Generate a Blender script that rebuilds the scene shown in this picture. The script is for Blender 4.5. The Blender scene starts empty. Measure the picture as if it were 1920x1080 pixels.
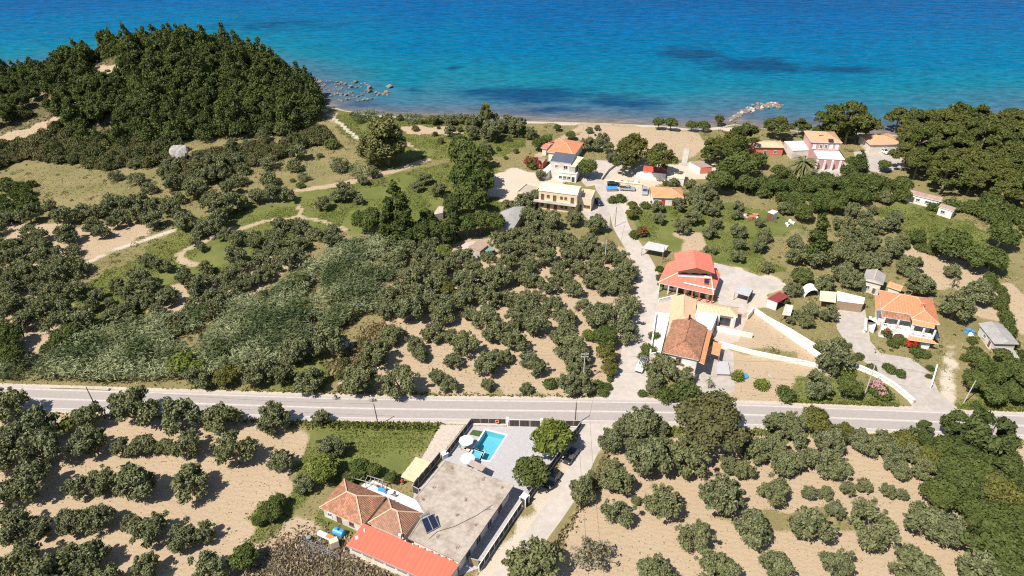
import bpy, bmesh, math, random
import numpy as np
from mathutils import Vector, Matrix
R = math.radians
SC = bpy.context.scene
COL = SC.collection

# ------------------------------------------------------------------ camera, sky, sun, exposure
F_PX, CAM_H, PITCH = 1400.0, 115.0, R(34.5)
cam = bpy.data.cameras.new('camera')
cam_ob = bpy.data.objects.new('camera', cam)
COL.objects.link(cam_ob)
cam_ob.location = (0, 0, CAM_H)
cam_ob.rotation_euler = (math.pi/2 - PITCH, 0, 0)
cam.sensor_width = 36.0
cam.lens = 36.0*F_PX/1920.0
cam.clip_start = 1.0
cam.clip_end = 30000.0
SC.camera = cam_ob

SUN_EL = R(55.0)
SHADOW_AZ = R(40.0)                     # direction shadows fall, from +X towards +Y
to_sun = Vector((-math.cos(SHADOW_AZ)*math.cos(SUN_EL), -math.sin(SHADOW_AZ)*math.cos(SUN_EL), math.sin(SUN_EL)))
world = bpy.data.worlds.new('World')
SC.world = world
world.use_nodes = True
wn = world.node_tree.nodes
sky = wn.new('ShaderNodeTexSky')
sky.sky_type = 'NISHITA'
sky.sun_disc = False
sky.sun_elevation = SUN_EL
sky.sun_rotation = math.atan2(to_sun.x, to_sun.y)
sky.dust_density = 0.6
wn['Background'].inputs['Strength'].default_value = 0.085
world.node_tree.links.new(sky.outputs[0], wn['Background'].inputs[0])
sun_d = bpy.data.lights.new('sun', 'SUN')
sun_d.energy = 4.7
sun_d.angle = R(0.5)
sun_d.color = (1.0, 0.95, 0.87)
sun_ob = bpy.data.objects.new('sun', sun_d)
COL.objects.link(sun_ob)
sun_ob.rotation_euler = to_sun.to_track_quat('Z', 'Y').to_euler()
sun_ob.location = (-80, -40, 160)
SC.view_settings.view_transform = 'Standard'
SC.view_settings.look = 'None'
SC.view_settings.exposure = 0.55
SC.view_settings.gamma = 1.0
SC.cycles.max_bounces = 5
SC.cycles.diffuse_bounces = 3
SC.cycles.glossy_bounces = 2
SC.cycles.transparent_max_bounces = 4
SC.cycles.use_denoising = False
SC.cycles.filter_width = 1.15

# ------------------------------------------------------------------ picking points of the place off the photograph
CP, SP = math.cos(PITCH), math.sin(PITCH)
def ray(px, py):
    u, v = (px-960.0)/F_PX, (540.0-py)/F_PX
    return Vector((u, CP+v*SP, -SP+v*CP))
def W(px, py, z=0.0):
    d = ray(px, py)
    t = (z-CAM_H)/d.z
    return Vector((d.x*t, d.y*t, z))
def mpp(px, py, z=0.0):
    """metres per photo pixel at that point"""
    t = (z-CAM_H)/ray(px, py).z
    return t/F_PX
def topx(x, y, z=0.0):
    f = y*CP-(z-CAM_H)*SP
    u = y*SP+(z-CAM_H)*CP
    return 960+F_PX*x/f, 540-F_PX*u/f

# ------------------------------------------------------------------ mesh builder
class MB:
    def __init__(s):
        s.v, s.f, s.uv, s.m = [], [], [], []
    def poly(s, pts, m=0, uv=None):
        i = len(s.v)
        s.v += [tuple(p) for p in pts]
        s.f.append(list(range(i, i+len(pts))))
        s.uv.append(uv if uv else [(p[0], p[1]) for p in pts])
        s.m.append(m)
    def rface(s, pts, m=0):
        """a sloped face whose UV runs along the eave (u) and down the slope (v), in metres"""
        P = [Vector(p) for p in pts]
        n = Vector((0, 0, 0))
        for a in range(len(P)):
            n += P[a].cross(P[(a+1) % len(P)])
        n.normalize()
        if n.z < 0: n = -n
        u = Vector((0, 0, 1)).cross(n)
        u = u.normalized() if u.length > 1e-4 else Vector((1, 0, 0))
        w = n.cross(u)
        s.poly(pts, m, [(p.dot(u), p.dot(w)) for p in P])
    def prism(s, pts, z0, z1, m=0, mtop=None):
        """pts: plan polygon, counter-clockwise"""
        n = len(pts)
        top = [(p[0], p[1], z1) for p in pts]
        bot = [(p[0], p[1], z0) for p in pts]
        s.poly(top, m if mtop is None else mtop)
        s.poly(bot[::-1], m)
        for i in range(n):
            j = (i+1) % n
            L = math.hypot(pts[j][0]-pts[i][0], pts[j][1]-pts[i][1])
            s.poly([bot[i], bot[j], top[j], top[i]], m, [(0, z0), (L, z0), (L, z1), (0, z1)])
    def box(s, c, sx, sy, sz, rz=0.0, m=0, base=True):
        """c: centre of the bottom face"""
        co, si = math.cos(rz), math.sin(rz)
        pts = [(c[0]+x*co-y*si, c[1]+x*si+y*co) for x, y in ((-sx/2, -sy/2), (sx/2, -sy/2), (sx/2, sy/2), (-sx/2, sy/2))]
        s.prism(pts, c[2], c[2]+sz, m)
    def bar(s, a, b, w, h, m=0):
        """a box along a..b with width w, height h"""
        a, b = Vector(a), Vector(b)
        d = (b-a); L = d.length
        if L < 1e-5: return
        d.normalize()
        side = d.cross(Vector((0, 0, 1)))
        side = side.normalized() if side.length > 1e-4 else Vector((1, 0, 0))
        up = side.cross(d)
        q = [side*(w/2)*sx+up*(h/2)*sy for sx, sy in ((-1, -1), (1, -1), (1, 1), (-1, 1))]
        A = [a+o for o in q]; B = [b+o for o in q]
        s.poly(A[::-1] if False else [A[0], A[1], A[2], A[3]], m)
        s.poly([B[3], B[2], B[1], B[0]], m)
        for i in range(4):
            j = (i+1) % 4
            s.poly([A[j], A[i], B[i], B[j]], m)
    def tube(s, path, r, n=6, m=0, cap=True):
        path = [Vector(p) for p in path]
        rs = r if isinstance(r, (list, tuple)) else [r]*len(path)
        rings = []
        for i, p in enumerate(path):
            d = (path[min(i+1, len(path)-1)]-path[max(i-1, 0)])
            d = d.normalized() if d.length > 1e-6 else Vector((0, 0, 1))
            a = d.cross(Vector((0, 0, 1)))
            if a.length < 1e-3: a = d.cross(Vector((1, 0, 0)))
            a.normalize(); b = d.cross(a)
            rings.append([p+(a*math.cos(2*math.pi*k/n)+b*math.sin(2*math.pi*k/n))*rs[i] for k in range(n)])
        for i in range(len(rings)-1):
            for k in range(n):
                l = (k+1) % n
                s.poly([rings[i][k], rings[i][l], rings[i+1][l], rings[i+1][k]], m)
        if cap:
            s.poly(rings[0][::-1], m); s.poly(rings[-1], m)
    def lathe(s, c, prof, n=12, m=0):
        """prof: (radius, z) from bottom to top about a vertical axis through c"""
        rings = [[(c[0]+r*math.cos(2*math.pi*k/n), c[1]+r*math.sin(2*math.pi*k/n), c[2]+z) for k in range(n)] for r, z in prof]
        for i in range(len(rings)-1):
            for k in range(n):
                l = (k+1) % n
                s.poly([rings[i][k], rings[i][l], rings[i+1][l], rings[i+1][k]], m)
        s.poly(rings[0][::-1], m); s.poly(rings[-1], m)
    def build(s, name, mats, parent=None, smooth=False, weld=True):
        o0 = Vector((0, 0, 0))
        if parent is not None:
            o0 = world_loc(parent)
        me = bpy.data.meshes.new(name)
        me.from_pydata([(v[0]-o0.x, v[1]-o0.y, v[2]-o0.z) for v in s.v], [], s.f)
        ul = me.uv_layers.new(name='UVMap')
        flat = [c for f in s.uv for p in f for c in p]
        ul.data.foreach_set('uv', flat)
        if not isinstance(mats, (list, tuple)): mats = [mats]
        for mm in mats: me.materials.append(mm)
        me.polygons.foreach_set('material_index', s.m)
        if weld:
            bm = bmesh.new(); bm.from_mesh(me)
            bmesh.ops.remove_doubles(bm, verts=bm.verts, dist=0.0005)
            bmesh.ops.recalc_face_normals(bm, faces=bm.faces)
            bm.to_mesh(me); bm.free()
        if smooth:
            me.polygons.foreach_set('use_smooth', [True]*len(me.polygons))
        me.update()
        o = bpy.data.objects.new(name, me)
        COL.objects.link(o)
        if parent is not None:
            o.parent = parent
        return o
def world_loc(o):
    l = Vector(o.location)
    while o.parent is not None:
        o = o.parent
        l = l+Vector(o.location)
    return l
def tag(o, label=None, cat=None, group=None, kind=None):
    if label: o['label'] = label
    if cat: o['category'] = cat
    if group: o['group'] = group
    if kind: o['kind'] = kind
    return o
def thing(name, label, cat, loc, group=None):
    o = bpy.data.objects.new(name, None)
    COL.objects.link(o)
    o.location = loc
    o.empty_display_size = 0.5
    return tag(o, label, cat, group)

# ------------------------------------------------------------------ materials
def newmat(name):
    m = bpy.data.materials.new(name)
    m.use_nodes = True
    nt = m.node_tree
    return m, nt, nt.nodes['Principled BSDF']
def lin(c):
    return tuple(((x/255.0)/12.92 if x/255.0 <= 0.04045 else ((x/255.0+0.055)/1.055)**2.4) for x in c)
def noisy(name, c1, c2, scale=2.0, rough=0.85, bump=0.0, bscale=None, c3=None, s3=0.2, metal=0.0, spec=0.3, coords='Object', detail=5):
    """two base colours broken up by noise, and a third in broad patches"""
    m, nt, b = newmat(name)
    N, L = nt.nodes, nt.links
    tc = N.new('ShaderNodeTexCoord')
    n1 = N.new('ShaderNodeTexNoise'); n1.inputs['Scale'].default_value = scale; n1.inputs['Detail'].default_value = detail
    n1.inputs['Roughness'].default_value = 0.65
    L.new(tc.outputs[coords], n1.inputs['Vector'])
    r = N.new('ShaderNodeValToRGB')
    r.color_ramp.elements[0].position, r.color_ramp.elements[1].position = 0.36, 0.64
    r.color_ramp.elements[0].color = (*c1, 1); r.color_ramp.elements[1].color = (*c2, 1)
    L.new(n1.outputs['Fac'], r.inputs['Fac'])
    out = r.outputs['Color']
    if c3:
        n2 = N.new('ShaderNodeTexNoise'); n2.inputs['Scale'].default_value = s3; n2.inputs['Detail'].default_value = 6
        n2.inputs['Roughness'].default_value = 0.7
        L.new(tc.outputs[coords], n2.inputs['Vector'])
        mr = N.new('ShaderNodeMapRange'); mr.inputs[1].default_value = 0.48; mr.inputs[2].default_value = 0.66
        L.new(n2.outputs['Fac'], mr.inputs[0])
        mx = N.new('ShaderNodeMix'); mx.data_type = 'RGBA'
        L.new(mr.outputs[0], mx.inputs[0]); L.new(out, mx.inputs[6]); mx.inputs[7].default_value = (*c3, 1)
        out = mx.outputs[2]
    L.new(out, b.inputs['Base Color'])
    b.inputs['Roughness'].default_value = rough
    b.inputs['Metallic'].default_value = metal
    b.inputs['Specular IOR Level'].default_value = spec
    if bump:
        n3 = N.new('ShaderNodeTexNoise'); n3.inputs['Scale'].default_value = bscale or scale*3; n3.inputs['Detail'].default_value = 4
        L.new(tc.outputs[coords], n3.inputs['Vector'])
        bp = N.new('ShaderNodeBump'); bp.inputs['Strength'].default_value = bump; bp.inputs['Distance'].default_value = 0.1
        L.new(n3.outputs['Fac'], bp.inputs['Height']); L.new(bp.outputs[0], b.inputs['Normal'])
    return m
def plain(name, c, rough=0.6, metal=0.0, spec=0.4, var=0.12):
    return noisy(name, tuple(x*(1-var) for x in c), tuple(min(1, x*(1+var)) for x in c), 1.3, rough, metal=metal, spec=spec)
def tiles(name, c1, c2, c3, rib=0.32, row=0.42, patch=0.5, amt=0.5):
    """barrel tiles: ribs down the slope, courses across it, weathered in patches; laid out on the roof's own UV in metres"""
    m, nt, b = newmat(name)
    N, L = nt.nodes, nt.links
    uv = N.new('ShaderNodeUVMap')
    sp = N.new('ShaderNodeSeparateXYZ'); L.new(uv.outputs[0], sp.inputs[0])
    def math_(op, a, bb=None):
        n = N.new('ShaderNodeMath'); n.operation = op
        if isinstance(a, float): n.inputs[0].default_value = a
        else: L.new(a, n.inputs[0])
        if bb is not None:
            if isinstance(bb, float): n.inputs[1].default_value = bb
            else: L.new(bb, n.inputs[1])
        return n.outputs[0]
    su = math_('ABSOLUTE', math_('SINE', math_('MULTIPLY', sp.outputs[0], math.pi/rib)))
    fv = math_('FRACT', math_('MULTIPLY', sp.outputs[1], 1.0/row))
    # per-tile tone
    cell = N.new('ShaderNodeCombineXYZ')
    L.new(math_('FLOOR', math_('MULTIPLY', sp.outputs[0], 1.0/rib)), cell.inputs[0])
    L.new(math_('FLOOR', math_('MULTIPLY', sp.outputs[1], 1.0/row)), cell.inputs[1])
    wnz = N.new('ShaderNodeTexWhiteNoise'); L.new(cell.outputs[0], wnz.inputs['Vector'])
    mx = N.new('ShaderNodeMix'); mx.data_type = 'RGBA'
    L.new(wnz.outputs['Value'], mx.inputs[0]); mx.inputs[6].default_value = (*c1, 1); mx.inputs[7].default_value = (*c2, 1)
    nz = N.new('ShaderNodeTexNoise'); nz.inputs['Scale'].default_value = patch; nz.inputs['Detail'].default_value = 7; nz.inputs['Roughness'].default_value = 0.7
    L.new(uv.outputs[0], nz.inputs['Vector'])
    mr = N.new('ShaderNodeMapRange'); mr.inputs[1].default_value = 0.45; mr.inputs[2].default_value = 0.7; mr.inputs[4].default_value = amt
    L.new(nz.outputs['Fac'], mr.inputs[0])
    m2 = N.new('ShaderNodeMix'); m2.data_type = 'RGBA'
    L.new(mr.outputs[0], m2.inputs[0]); L.new(mx.outputs[2], m2.inputs[6]); m2.inputs[7].default_value = (*c3, 1)
    L.new(m2.outputs[2], b.inputs['Base Color'])
    h = math_('ADD', su, math_('MULTIPLY', fv, 0.35))
    bp = N.new('ShaderNodeBump'); bp.inputs['Strength'].default_value = 0.9; bp.inputs['Distance'].default_value = 0.09
    L.new(h, bp.inputs['Height']); L.new(bp.outputs[0], b.inputs['Normal'])
    b.inputs['Roughness'].default_value = 0.85; b.inputs['Specular IOR Level'].default_value = 0.2
    return m
def leafmat(name, c1, c2, c3=None, trans=0.22, rnd=0.25):
    """foliage: tone by leaf clump (attribute) and by tree"""
    m, nt, b = newmat(name)
    N, L = nt.nodes, nt.links
    N.remove(b)
    at = N.new('ShaderNodeAttribute'); at.attribute_name = 'tint'
    mx = N.new('ShaderNodeMix'); mx.data_type = 'RGBA'
    L.new(at.outputs['Fac'], mx.inputs[0]); mx.inputs[6].default_value = (*c1, 1); mx.inputs[7].default_value = (*c2, 1)
    oi = N.new('ShaderNodeObjectInfo')
    m2 = N.new('ShaderNodeMix'); m2.data_type = 'RGBA'
    mr = N.new('ShaderNodeMapRange'); mr.inputs[3].default_value = 0.0; mr.inputs[4].default_value = rnd*2
    L.new(oi.outputs['Random'], mr.inputs[0]); L.new(mr.outputs[0], m2.inputs[0])
    L.new(mx.outputs[2], m2.inputs[6]); m2.inputs[7].default_value = (*(c3 or tuple(x*1.35 for x in c2)), 1)
    d = N.new('ShaderNodeBsdfDiffuse'); t = N.new('ShaderNodeBsdfTranslucent')
    ms = N.new('ShaderNodeMixShader'); ms.inputs[0].default_value = trans
    L.new(m2.outputs[2], d.inputs[0]); L.new(m2.outputs[2], t.inputs[0])
    L.new(d.outputs[0], ms.inputs[1]); L.new(t.outputs[0], ms.inputs[2])
    L.new(ms.outputs[0], N['Material Output'].inputs['Surface'])
    return m

# ------------------------------------------------------------------ terrain
def smooth(a, b, x):
    t = np.clip((x-a)/(b-a), 0, 1)
    return t*t*(3-2*t)
SEA_Z = -0.9
SHORE_PX = [(-700, 178), (-350, 165), (-100, 150), (40, 138), (160, 128), (300, 116), (430, 122), (520, 142), (572, 165), (596, 188), (628, 196),
            (652, 203), (700, 210), (760, 214), (850, 217), (960, 221), (1100, 224), (1230, 229), (1300, 236), (1340, 232), (1375, 226),
            (1410, 232), (1470, 238), (1560, 242), (1680, 247), (1780, 245), (1920, 236), (2150, 226), (2600, 216), (3200, 212)]
SHORE = np.array([W(x, y, SEA_Z)[:2] for x, y in SHORE_PX])
def inside(poly, x, y):
    poly = np.asarray(poly)
    c = np.zeros(np.shape(x), bool)
    j = len(poly)-1
    for i in range(len(poly)):
        xi, yi, xj, yj = poly[i][0], poly[i][1], poly[j][0], poly[j][1]
        cond = ((yi > y) != (yj > y))
        with np.errstate(divide='ignore', invalid='ignore'):
            xc = (xj-xi)*(y-yi)/(yj-yi+1e-12)+xi
        c ^= cond & (x < xc)
        j = i
    return c
def segdist(line, x, y):
    d = np.full(np.shape(x), 1e9)
    for i in range(len(line)-1):
        ax, ay = line[i][0], line[i][1]
        bx, by = line[i+1][0]-ax, line[i+1][1]-ay
        t = np.clip(((x-ax)*bx+(y-ay)*by)/(bx*bx+by*by+1e-9), 0, 1)
        d = np.minimum(d, np.hypot(x-ax-t*bx, y-ay-t*by))
    return d
LAND = np.vstack([SHORE, [[2000, -800], [-2000, -800]]])
HILLS = [(-158, 318, 44, 34, 15.0), (-122, 304, 34, 30, 5.5), (-232, 288, 40, 44, 5.0), (-330, 300, 70, 60, 6.0)]
def height(x, y):
    x = np.asarray(x, float); y = np.asarray(y, float)
    ins = inside(LAND, x, y)
    d = segdist(SHORE, x, y)*np.where(ins, 1, -1)
    h = np.zeros_like(x)
    for hx, hy, sx, sy, hh in HILLS:
        h = h+hh*np.exp(-((x-hx)/sx)**2-((y-hy)/sy)**2)
    h = h*smooth(268, 290, y+0.0*x+0*(x))*smooth(0, 10, d) if False else h*smooth(0, 10, d)*smooth(215, 262, y)
    beach = np.where(d < 9, (np.clip(d, -60, 9)-9)*0.16, 0)
    return h+beach
def hz(x, y):
    return float(height(np.array([x]), np.array([y]))[0])
def WT(px, py, dz=0.0):
    """first point of the terrain (raised by dz) along that sight line"""
    d = ray(px, py); c = Vector((0, 0, CAM_H))
    t0 = (32-CAM_H)/d.z; t1 = (-6-CAM_H)/d.z
    ts = np.linspace(t0, t1, 260)
    zz = CAM_H+d.z*ts-dz-height(d.x*ts, d.y*ts)
    k = np.argmax(zz < 0) if (zz < 0).any() else len(ts)-1
    a, b = (ts[k-1], ts[k]) if k else (ts[0], ts[0])
    za, zb = (zz[k-1], zz[k]) if k else (1, 0)
    t = a+(b-a)*za/(za-zb+1e-9)
    return Vector((d.x*t, d.y*t, CAM_H+d.z*t))
# ------------------------------------------------------------------ ground sheet with what grows or lies on it
rng = np.random.default_rng(5)
def vnoise(x, y, s, seed=0):
    """cheap smooth value noise"""
    r = np.random.default_rng(seed); T = r.random((64, 64))
    u, v = x/s, y/s
    i, j = np.floor(u).astype(int), np.floor(v).astype(int)
    fu, fv = u-i, v-j
    fu, fv = fu*fu*(3-2*fu), fv*fv*(3-2*fv)
    a = T[i % 64, j % 64]; b = T[(i+1) % 64, j % 64]; c = T[i % 64, (j+1) % 64]; d = T[(i+1) % 64, (j+1) % 64]
    return (a*(1-fu)+b*fu)*(1-fv)+(c*(1-fu)+d*fu)*fv
# zones: (kind, polygon in photo pixels); later ones lie over earlier ones
ZONES = [
 ('dry', [(-600, 740), (-600, 250), (0, 250), (600, 215), (1000, 222), (1420, 240), (2400, 250), (2400, 770), (1150, 755), (960, 750), (640, 741), (0, 724)]),
 ('green', [(30, 640), (150, 560), (260, 480), (330, 420), (520, 380), (560, 360), (700, 330), (830, 310), (900, 290), (960, 330), (960, 420), (700, 440), (640, 430), (500, 500), (440, 560), (300, 580), (120, 660)]),
 ('green', [(620, 210), (760, 214), (960, 222), (1010, 240), (960, 290), (830, 300), (740, 320), (640, 250)]),
 ('soil', [(740, 236), (850, 236), (860, 252), (770, 252)]),
 ('sand', [(600, 195), (640, 200), (700, 212), (800, 217), (960, 222), (1230, 231), (1330, 240), (1420, 236), (1420, 244), (1330, 246), (1220, 240), (960, 227), (800, 221), (680, 214), (610, 204)]),
 ('soil', [(1040, 240), (1110, 226), (1220, 236), (1310, 246), (1330, 280), (1290, 300), (1200, 300), (1100, 270)]),
 ('dry', [(960, 330), (1010, 240), (1060, 230), (1110, 240), (1060, 260), (1000, 300)]),
 ('soil', [(0, 520), (0, 420), (60, 415), (150, 425), (230, 400), (310, 420), (250, 450), (140, 500), (60, 560)]),
 ('dry', [(60, 330), (200, 310), (270, 350), (240, 400), (120, 400), (50, 390)]),
 ('soil', [(250, 560), (400, 520), (520, 480), (560, 500), (470, 560), (400, 570), (300, 600)]),
 ('soil', [(0, 580), (60, 560), (130, 600), (110, 660), (0, 640)]),
 ('green', [(120, 560), (200, 510), (310, 460), (330, 500), (240, 560), (150, 590)]),
 ('soil', [(690, 740), (720, 650), (735, 560), (700, 500), (830, 500), (860, 450), (1000, 440), (1140, 455), (1195, 500), (1190, 600), (1165, 640), (1160, 740), (1060, 738), (900, 740)]),
 ('dry', [(640, 736), (600, 690), (640, 640), (700, 620), (725, 600), (730, 640), (705, 700), (690, 738)]),
 ('dry', [(620, 738), (620, 730), (1140, 738), (1150, 752), (960, 748), (640, 741)]),
 ('green', [(530, 690), (600, 660), (640, 680), (620, 735), (560, 735), (500, 730)]),
 ('dry', [(1000, 420), (1140, 400), (1140, 480), (1060, 450)]),
 ('sand', [(925, 330), (960, 315), (1000, 322), (1060, 330), (1060, 350), (990, 365), (935, 380), (920, 360)]),
 ('sand', [(1125, 330), (1180, 315), (1330, 300), (1340, 330), (1290, 345), (1180, 345), (1200, 420), (1165, 400), (1140, 360)]),
 ('green', [(1180, 400), (1290, 380), (1440, 390), (1500, 430), (1490, 520), (1340, 490), (1250, 465), (1190, 440)]),
 ('soil', [(1270, 440), (1310, 435), (1325, 470), (1275, 475)]),
 ('dry', [(1430, 440), (1490, 430), (1500, 520), (1440, 500)]),
 ('sand', [(1330, 492), (1440, 520), (1500, 545), (1440, 560), (1400, 600), (1345, 590), (1335, 540)]),
 ('dry', [(1400, 580), (1470, 560), (1560, 590), (1640, 660), (1690, 740), (1560, 760), (1440, 680), (1400, 620)]),
 ('soil', [(1215, 560), (1420, 580), (1510, 660), (1450, 690), (1390, 720), (1390, 757), (1480, 757), (1560, 700), (1520, 660), (1340, 560)]),
 ('soil', [(1330, 660), (1480, 680), (1530, 700), (1480, 758), (1380, 757), (1330, 740)]),
 ('green', [(1480, 700), (1540, 690), (1600, 720), (1680, 750), (1680, 758), (1500, 756)]),
 ('green', [(1640, 390), (1700, 370), (1800, 410), (1860, 440), (1830, 470), (1700, 450)]),
 ('soil', [(1690, 460), (1760, 470), (1850, 500), (1840, 550), (1760, 550), (1700, 490)]),
 ('soil', [(1800, 560), (1880, 530), (1960, 560), (1960, 640), (1850, 600)]),
 ('dry', [(1750, 600), (1810, 600), (1815, 770), (1740, 760)]),
 ('green', [(1810, 690), (1960, 680), (1960, 770), (1815, 765)]),
 ('soil', [(1345, 600), (1415, 588), (1535, 668), (1410, 657), (1345, 640)]),
 # below the road
 ('soil', [(-700, 1300), (-700, 770), (0, 760), (300, 770), (575, 790), (565, 860), (540, 940), (640, 1000), (640, 1100), (500, 1300)]),
 ('green', [(572, 793), (700, 797), (826, 796), (800, 850), (760, 880), (700, 910), (640, 920), (560, 880)]),
 ('green', [(455, 1000), (480, 960), (545, 925), (560, 880), (590, 890), (570, 940), (520, 995)]),
 ('scrub', [(480, 1080), (520, 1040), (580, 1010), (650, 1020), (760, 1080), (800, 1160), (420, 1160)]),
 ('green', [(590, 1000), (620, 960), (680, 980), (650, 1020), (600, 1030)]),
 ('soil', [(1080, 1300), (1000, 1080), (1060, 960), (1120, 850), (1150, 800), (1480, 808), (1760, 820), (2400, 880), (2400, 1300)]),
 ('sand', [(1085, 800), (1150, 806), (1110, 880), (1060, 960), (1000, 1040), (960, 1120), (860, 1120), (990, 950), (1060, 850)]),
 ('dry', [(1118, 846), (1135, 850), (1095, 960), (1030, 1060), (975, 1060), (1040, 970), (1080, 900)]),
 ('dry', [(1270, 980), (1380, 960), (1560, 960), (1700, 975), (1560, 985), (1400, 985)]),
 ('green', [(1480, 808), (1760, 818), (1960, 880), (1960, 1100), (1860, 1080), (1820, 960), (1800, 900), (1600, 830)]),
 ('green', [(1250, 806), (1480, 808), (1480, 815), (1250, 814)]),
]
def grid_axis(a, b, n0, dens):
    return np.linspace(a, b, n0)
xs = np.concatenate([np.linspace(-1500, -330, 30, endpoint=False), np.arange(-330, 330, 1.5), np.linspace(330, 1500, 30)])
ys = np.concatenate([np.linspace(-700, 55, 30, endpoint=False), np.arange(55, 360, 1.3), np.linspace(360, 470, 30)])
GX, GY = np.meshgrid(xs, ys)
shp = GX.shape
gx, gy = GX.ravel(), GY.ravel()
gz = height(gx, gy)
jx = gx+(vnoise(gx, gy, 4.0, 1)-0.5)*5; jy = gy+(vnoise(gx, gy, 4.0, 2)-0.5)*5
KIND = {'green': 0, 'dry': 1, 'soil': 2, 'sand': 3, 'scrub': 4}
zone = np.full(gx.shape, 1)
for kind, poly in ZONES:
    wp = [(W(x, y)[0], W(x, y)[1]) for x, y in poly]
    zone[inside(wp, jx, jy)] = KIND[kind]
zone[gz > 1.5] = 4
# pale bare patches of the headland: the track, the quarry face, the rocky bank
for poly in ([(-40, 264), (60, 236), (108, 216), (122, 232), (100, 246), (40, 258), (-40, 284)], [(172, 124), (236, 120), (240, 138), (182, 142)],
             [(612, 214), (622, 210), (640, 236), (634, 244)], [(576, 240), (600, 250), (606, 258), (575, 252)]):
    wp = [tuple(WT(x, y)[:2]) for x, y in poly]
    zone[inside(wp, jx, jy)] = 2
# narrow mown or trodden paths
PATHS = [([(430, 436), (500, 413), (560, 407), (600, 413), (650, 432)], .8, 2), ([(563, 385), (563, 408)], .9, 2), ([(330, 480), (345, 470), (440, 425)], 0.9, 2),
         ([(333, 478), (340, 490), (365, 497)], 1.2, 2), ([(140, 504), (220, 466), (330, 430)], .9, 3), ([(555, 357), (640, 346), (740, 320), (800, 300)], 1.5, 2),
         ([(607, 210), (640, 235), (675, 262)], 1.0, 3), ([(755, 265), (785, 282)], 1.0, 2), ([(1000, 300), (1040, 268), (1090, 240), (1130, 228)], 1.4, 2),
         ([(637, 735), (650, 700), (662, 660)], 1.3, 3), ([(1768, 760), (1772, 700), (1776, 650)], 0.7, 3), ([(1784, 760), (1790, 700), (1790, 650)], 0.7, 3),
         ([(640, 1040), (720, 1060), (800, 1085)], 1.0, 3)]
for pl, wd, k in PATHS:
    wl = [tuple(W(x, y)[:2]) for x, y in pl]
    zone[segdist(wl, gx+(vnoise(gx, gy, 3, 7)-.5)*1.2, gy) < wd] = k
dshore = segdist(SHORE, gx, gy)
sandy = (dshore < 4.5) & (gx > -105)
zone[sandy] = 3
wts = np.stack([(zone == k).astype(float) for k in range(5)], 1).reshape(shp+(5,))
def blur(a):
    b = a.copy()
    b[1:-1, 1:-1] = (a[1:-1, 1:-1]*2+a[:-2, 1:-1]+a[2:, 1:-1]+a[1:-1, :-2]+a[1:-1, 2:])/6
    return b
wts = blur(wts).reshape(-1, 5)
me = bpy.data.meshes.new('ground')
ny, nx = shp
idx = np.arange(nx*ny).reshape(shp)
quads = np.stack([idx[:-1, :-1], idx[:-1, 1:], idx[1:, 1:], idx[1:, :-1]], -1).reshape(-1, 4)
me.vertices.add(nx*ny); me.vertices.foreach_set('co', np.stack([gx, gy, gz], 1).ravel())
me.loops.add(quads.size); me.loops.foreach_set('vertex_index', quads.ravel())
me.polygons.add(len(quads)); me.polygons.foreach_set('loop_start', np.arange(0, quads.size, 4)); me.polygons.foreach_set('loop_total', np.full(len(quads), 4))
me.update(calc_edges=True)
for nm, k in (('cover_a', (0, 1, 2)), ('cover_b', (3, 4, 4))):
    a = me.attributes.new(nm, 'FLOAT_COLOR', 'POINT')
    a.data.foreach_set('color', np.concatenate([wts[:, k], np.ones((len(gx), 1))], 1).ravel())
me.polygons.foreach_set('use_smooth', np.ones(len(quads), bool))
ground = bpy.data.objects.new('ground', me); COL.objects.link(ground); tag(ground, kind='structure')

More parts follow.
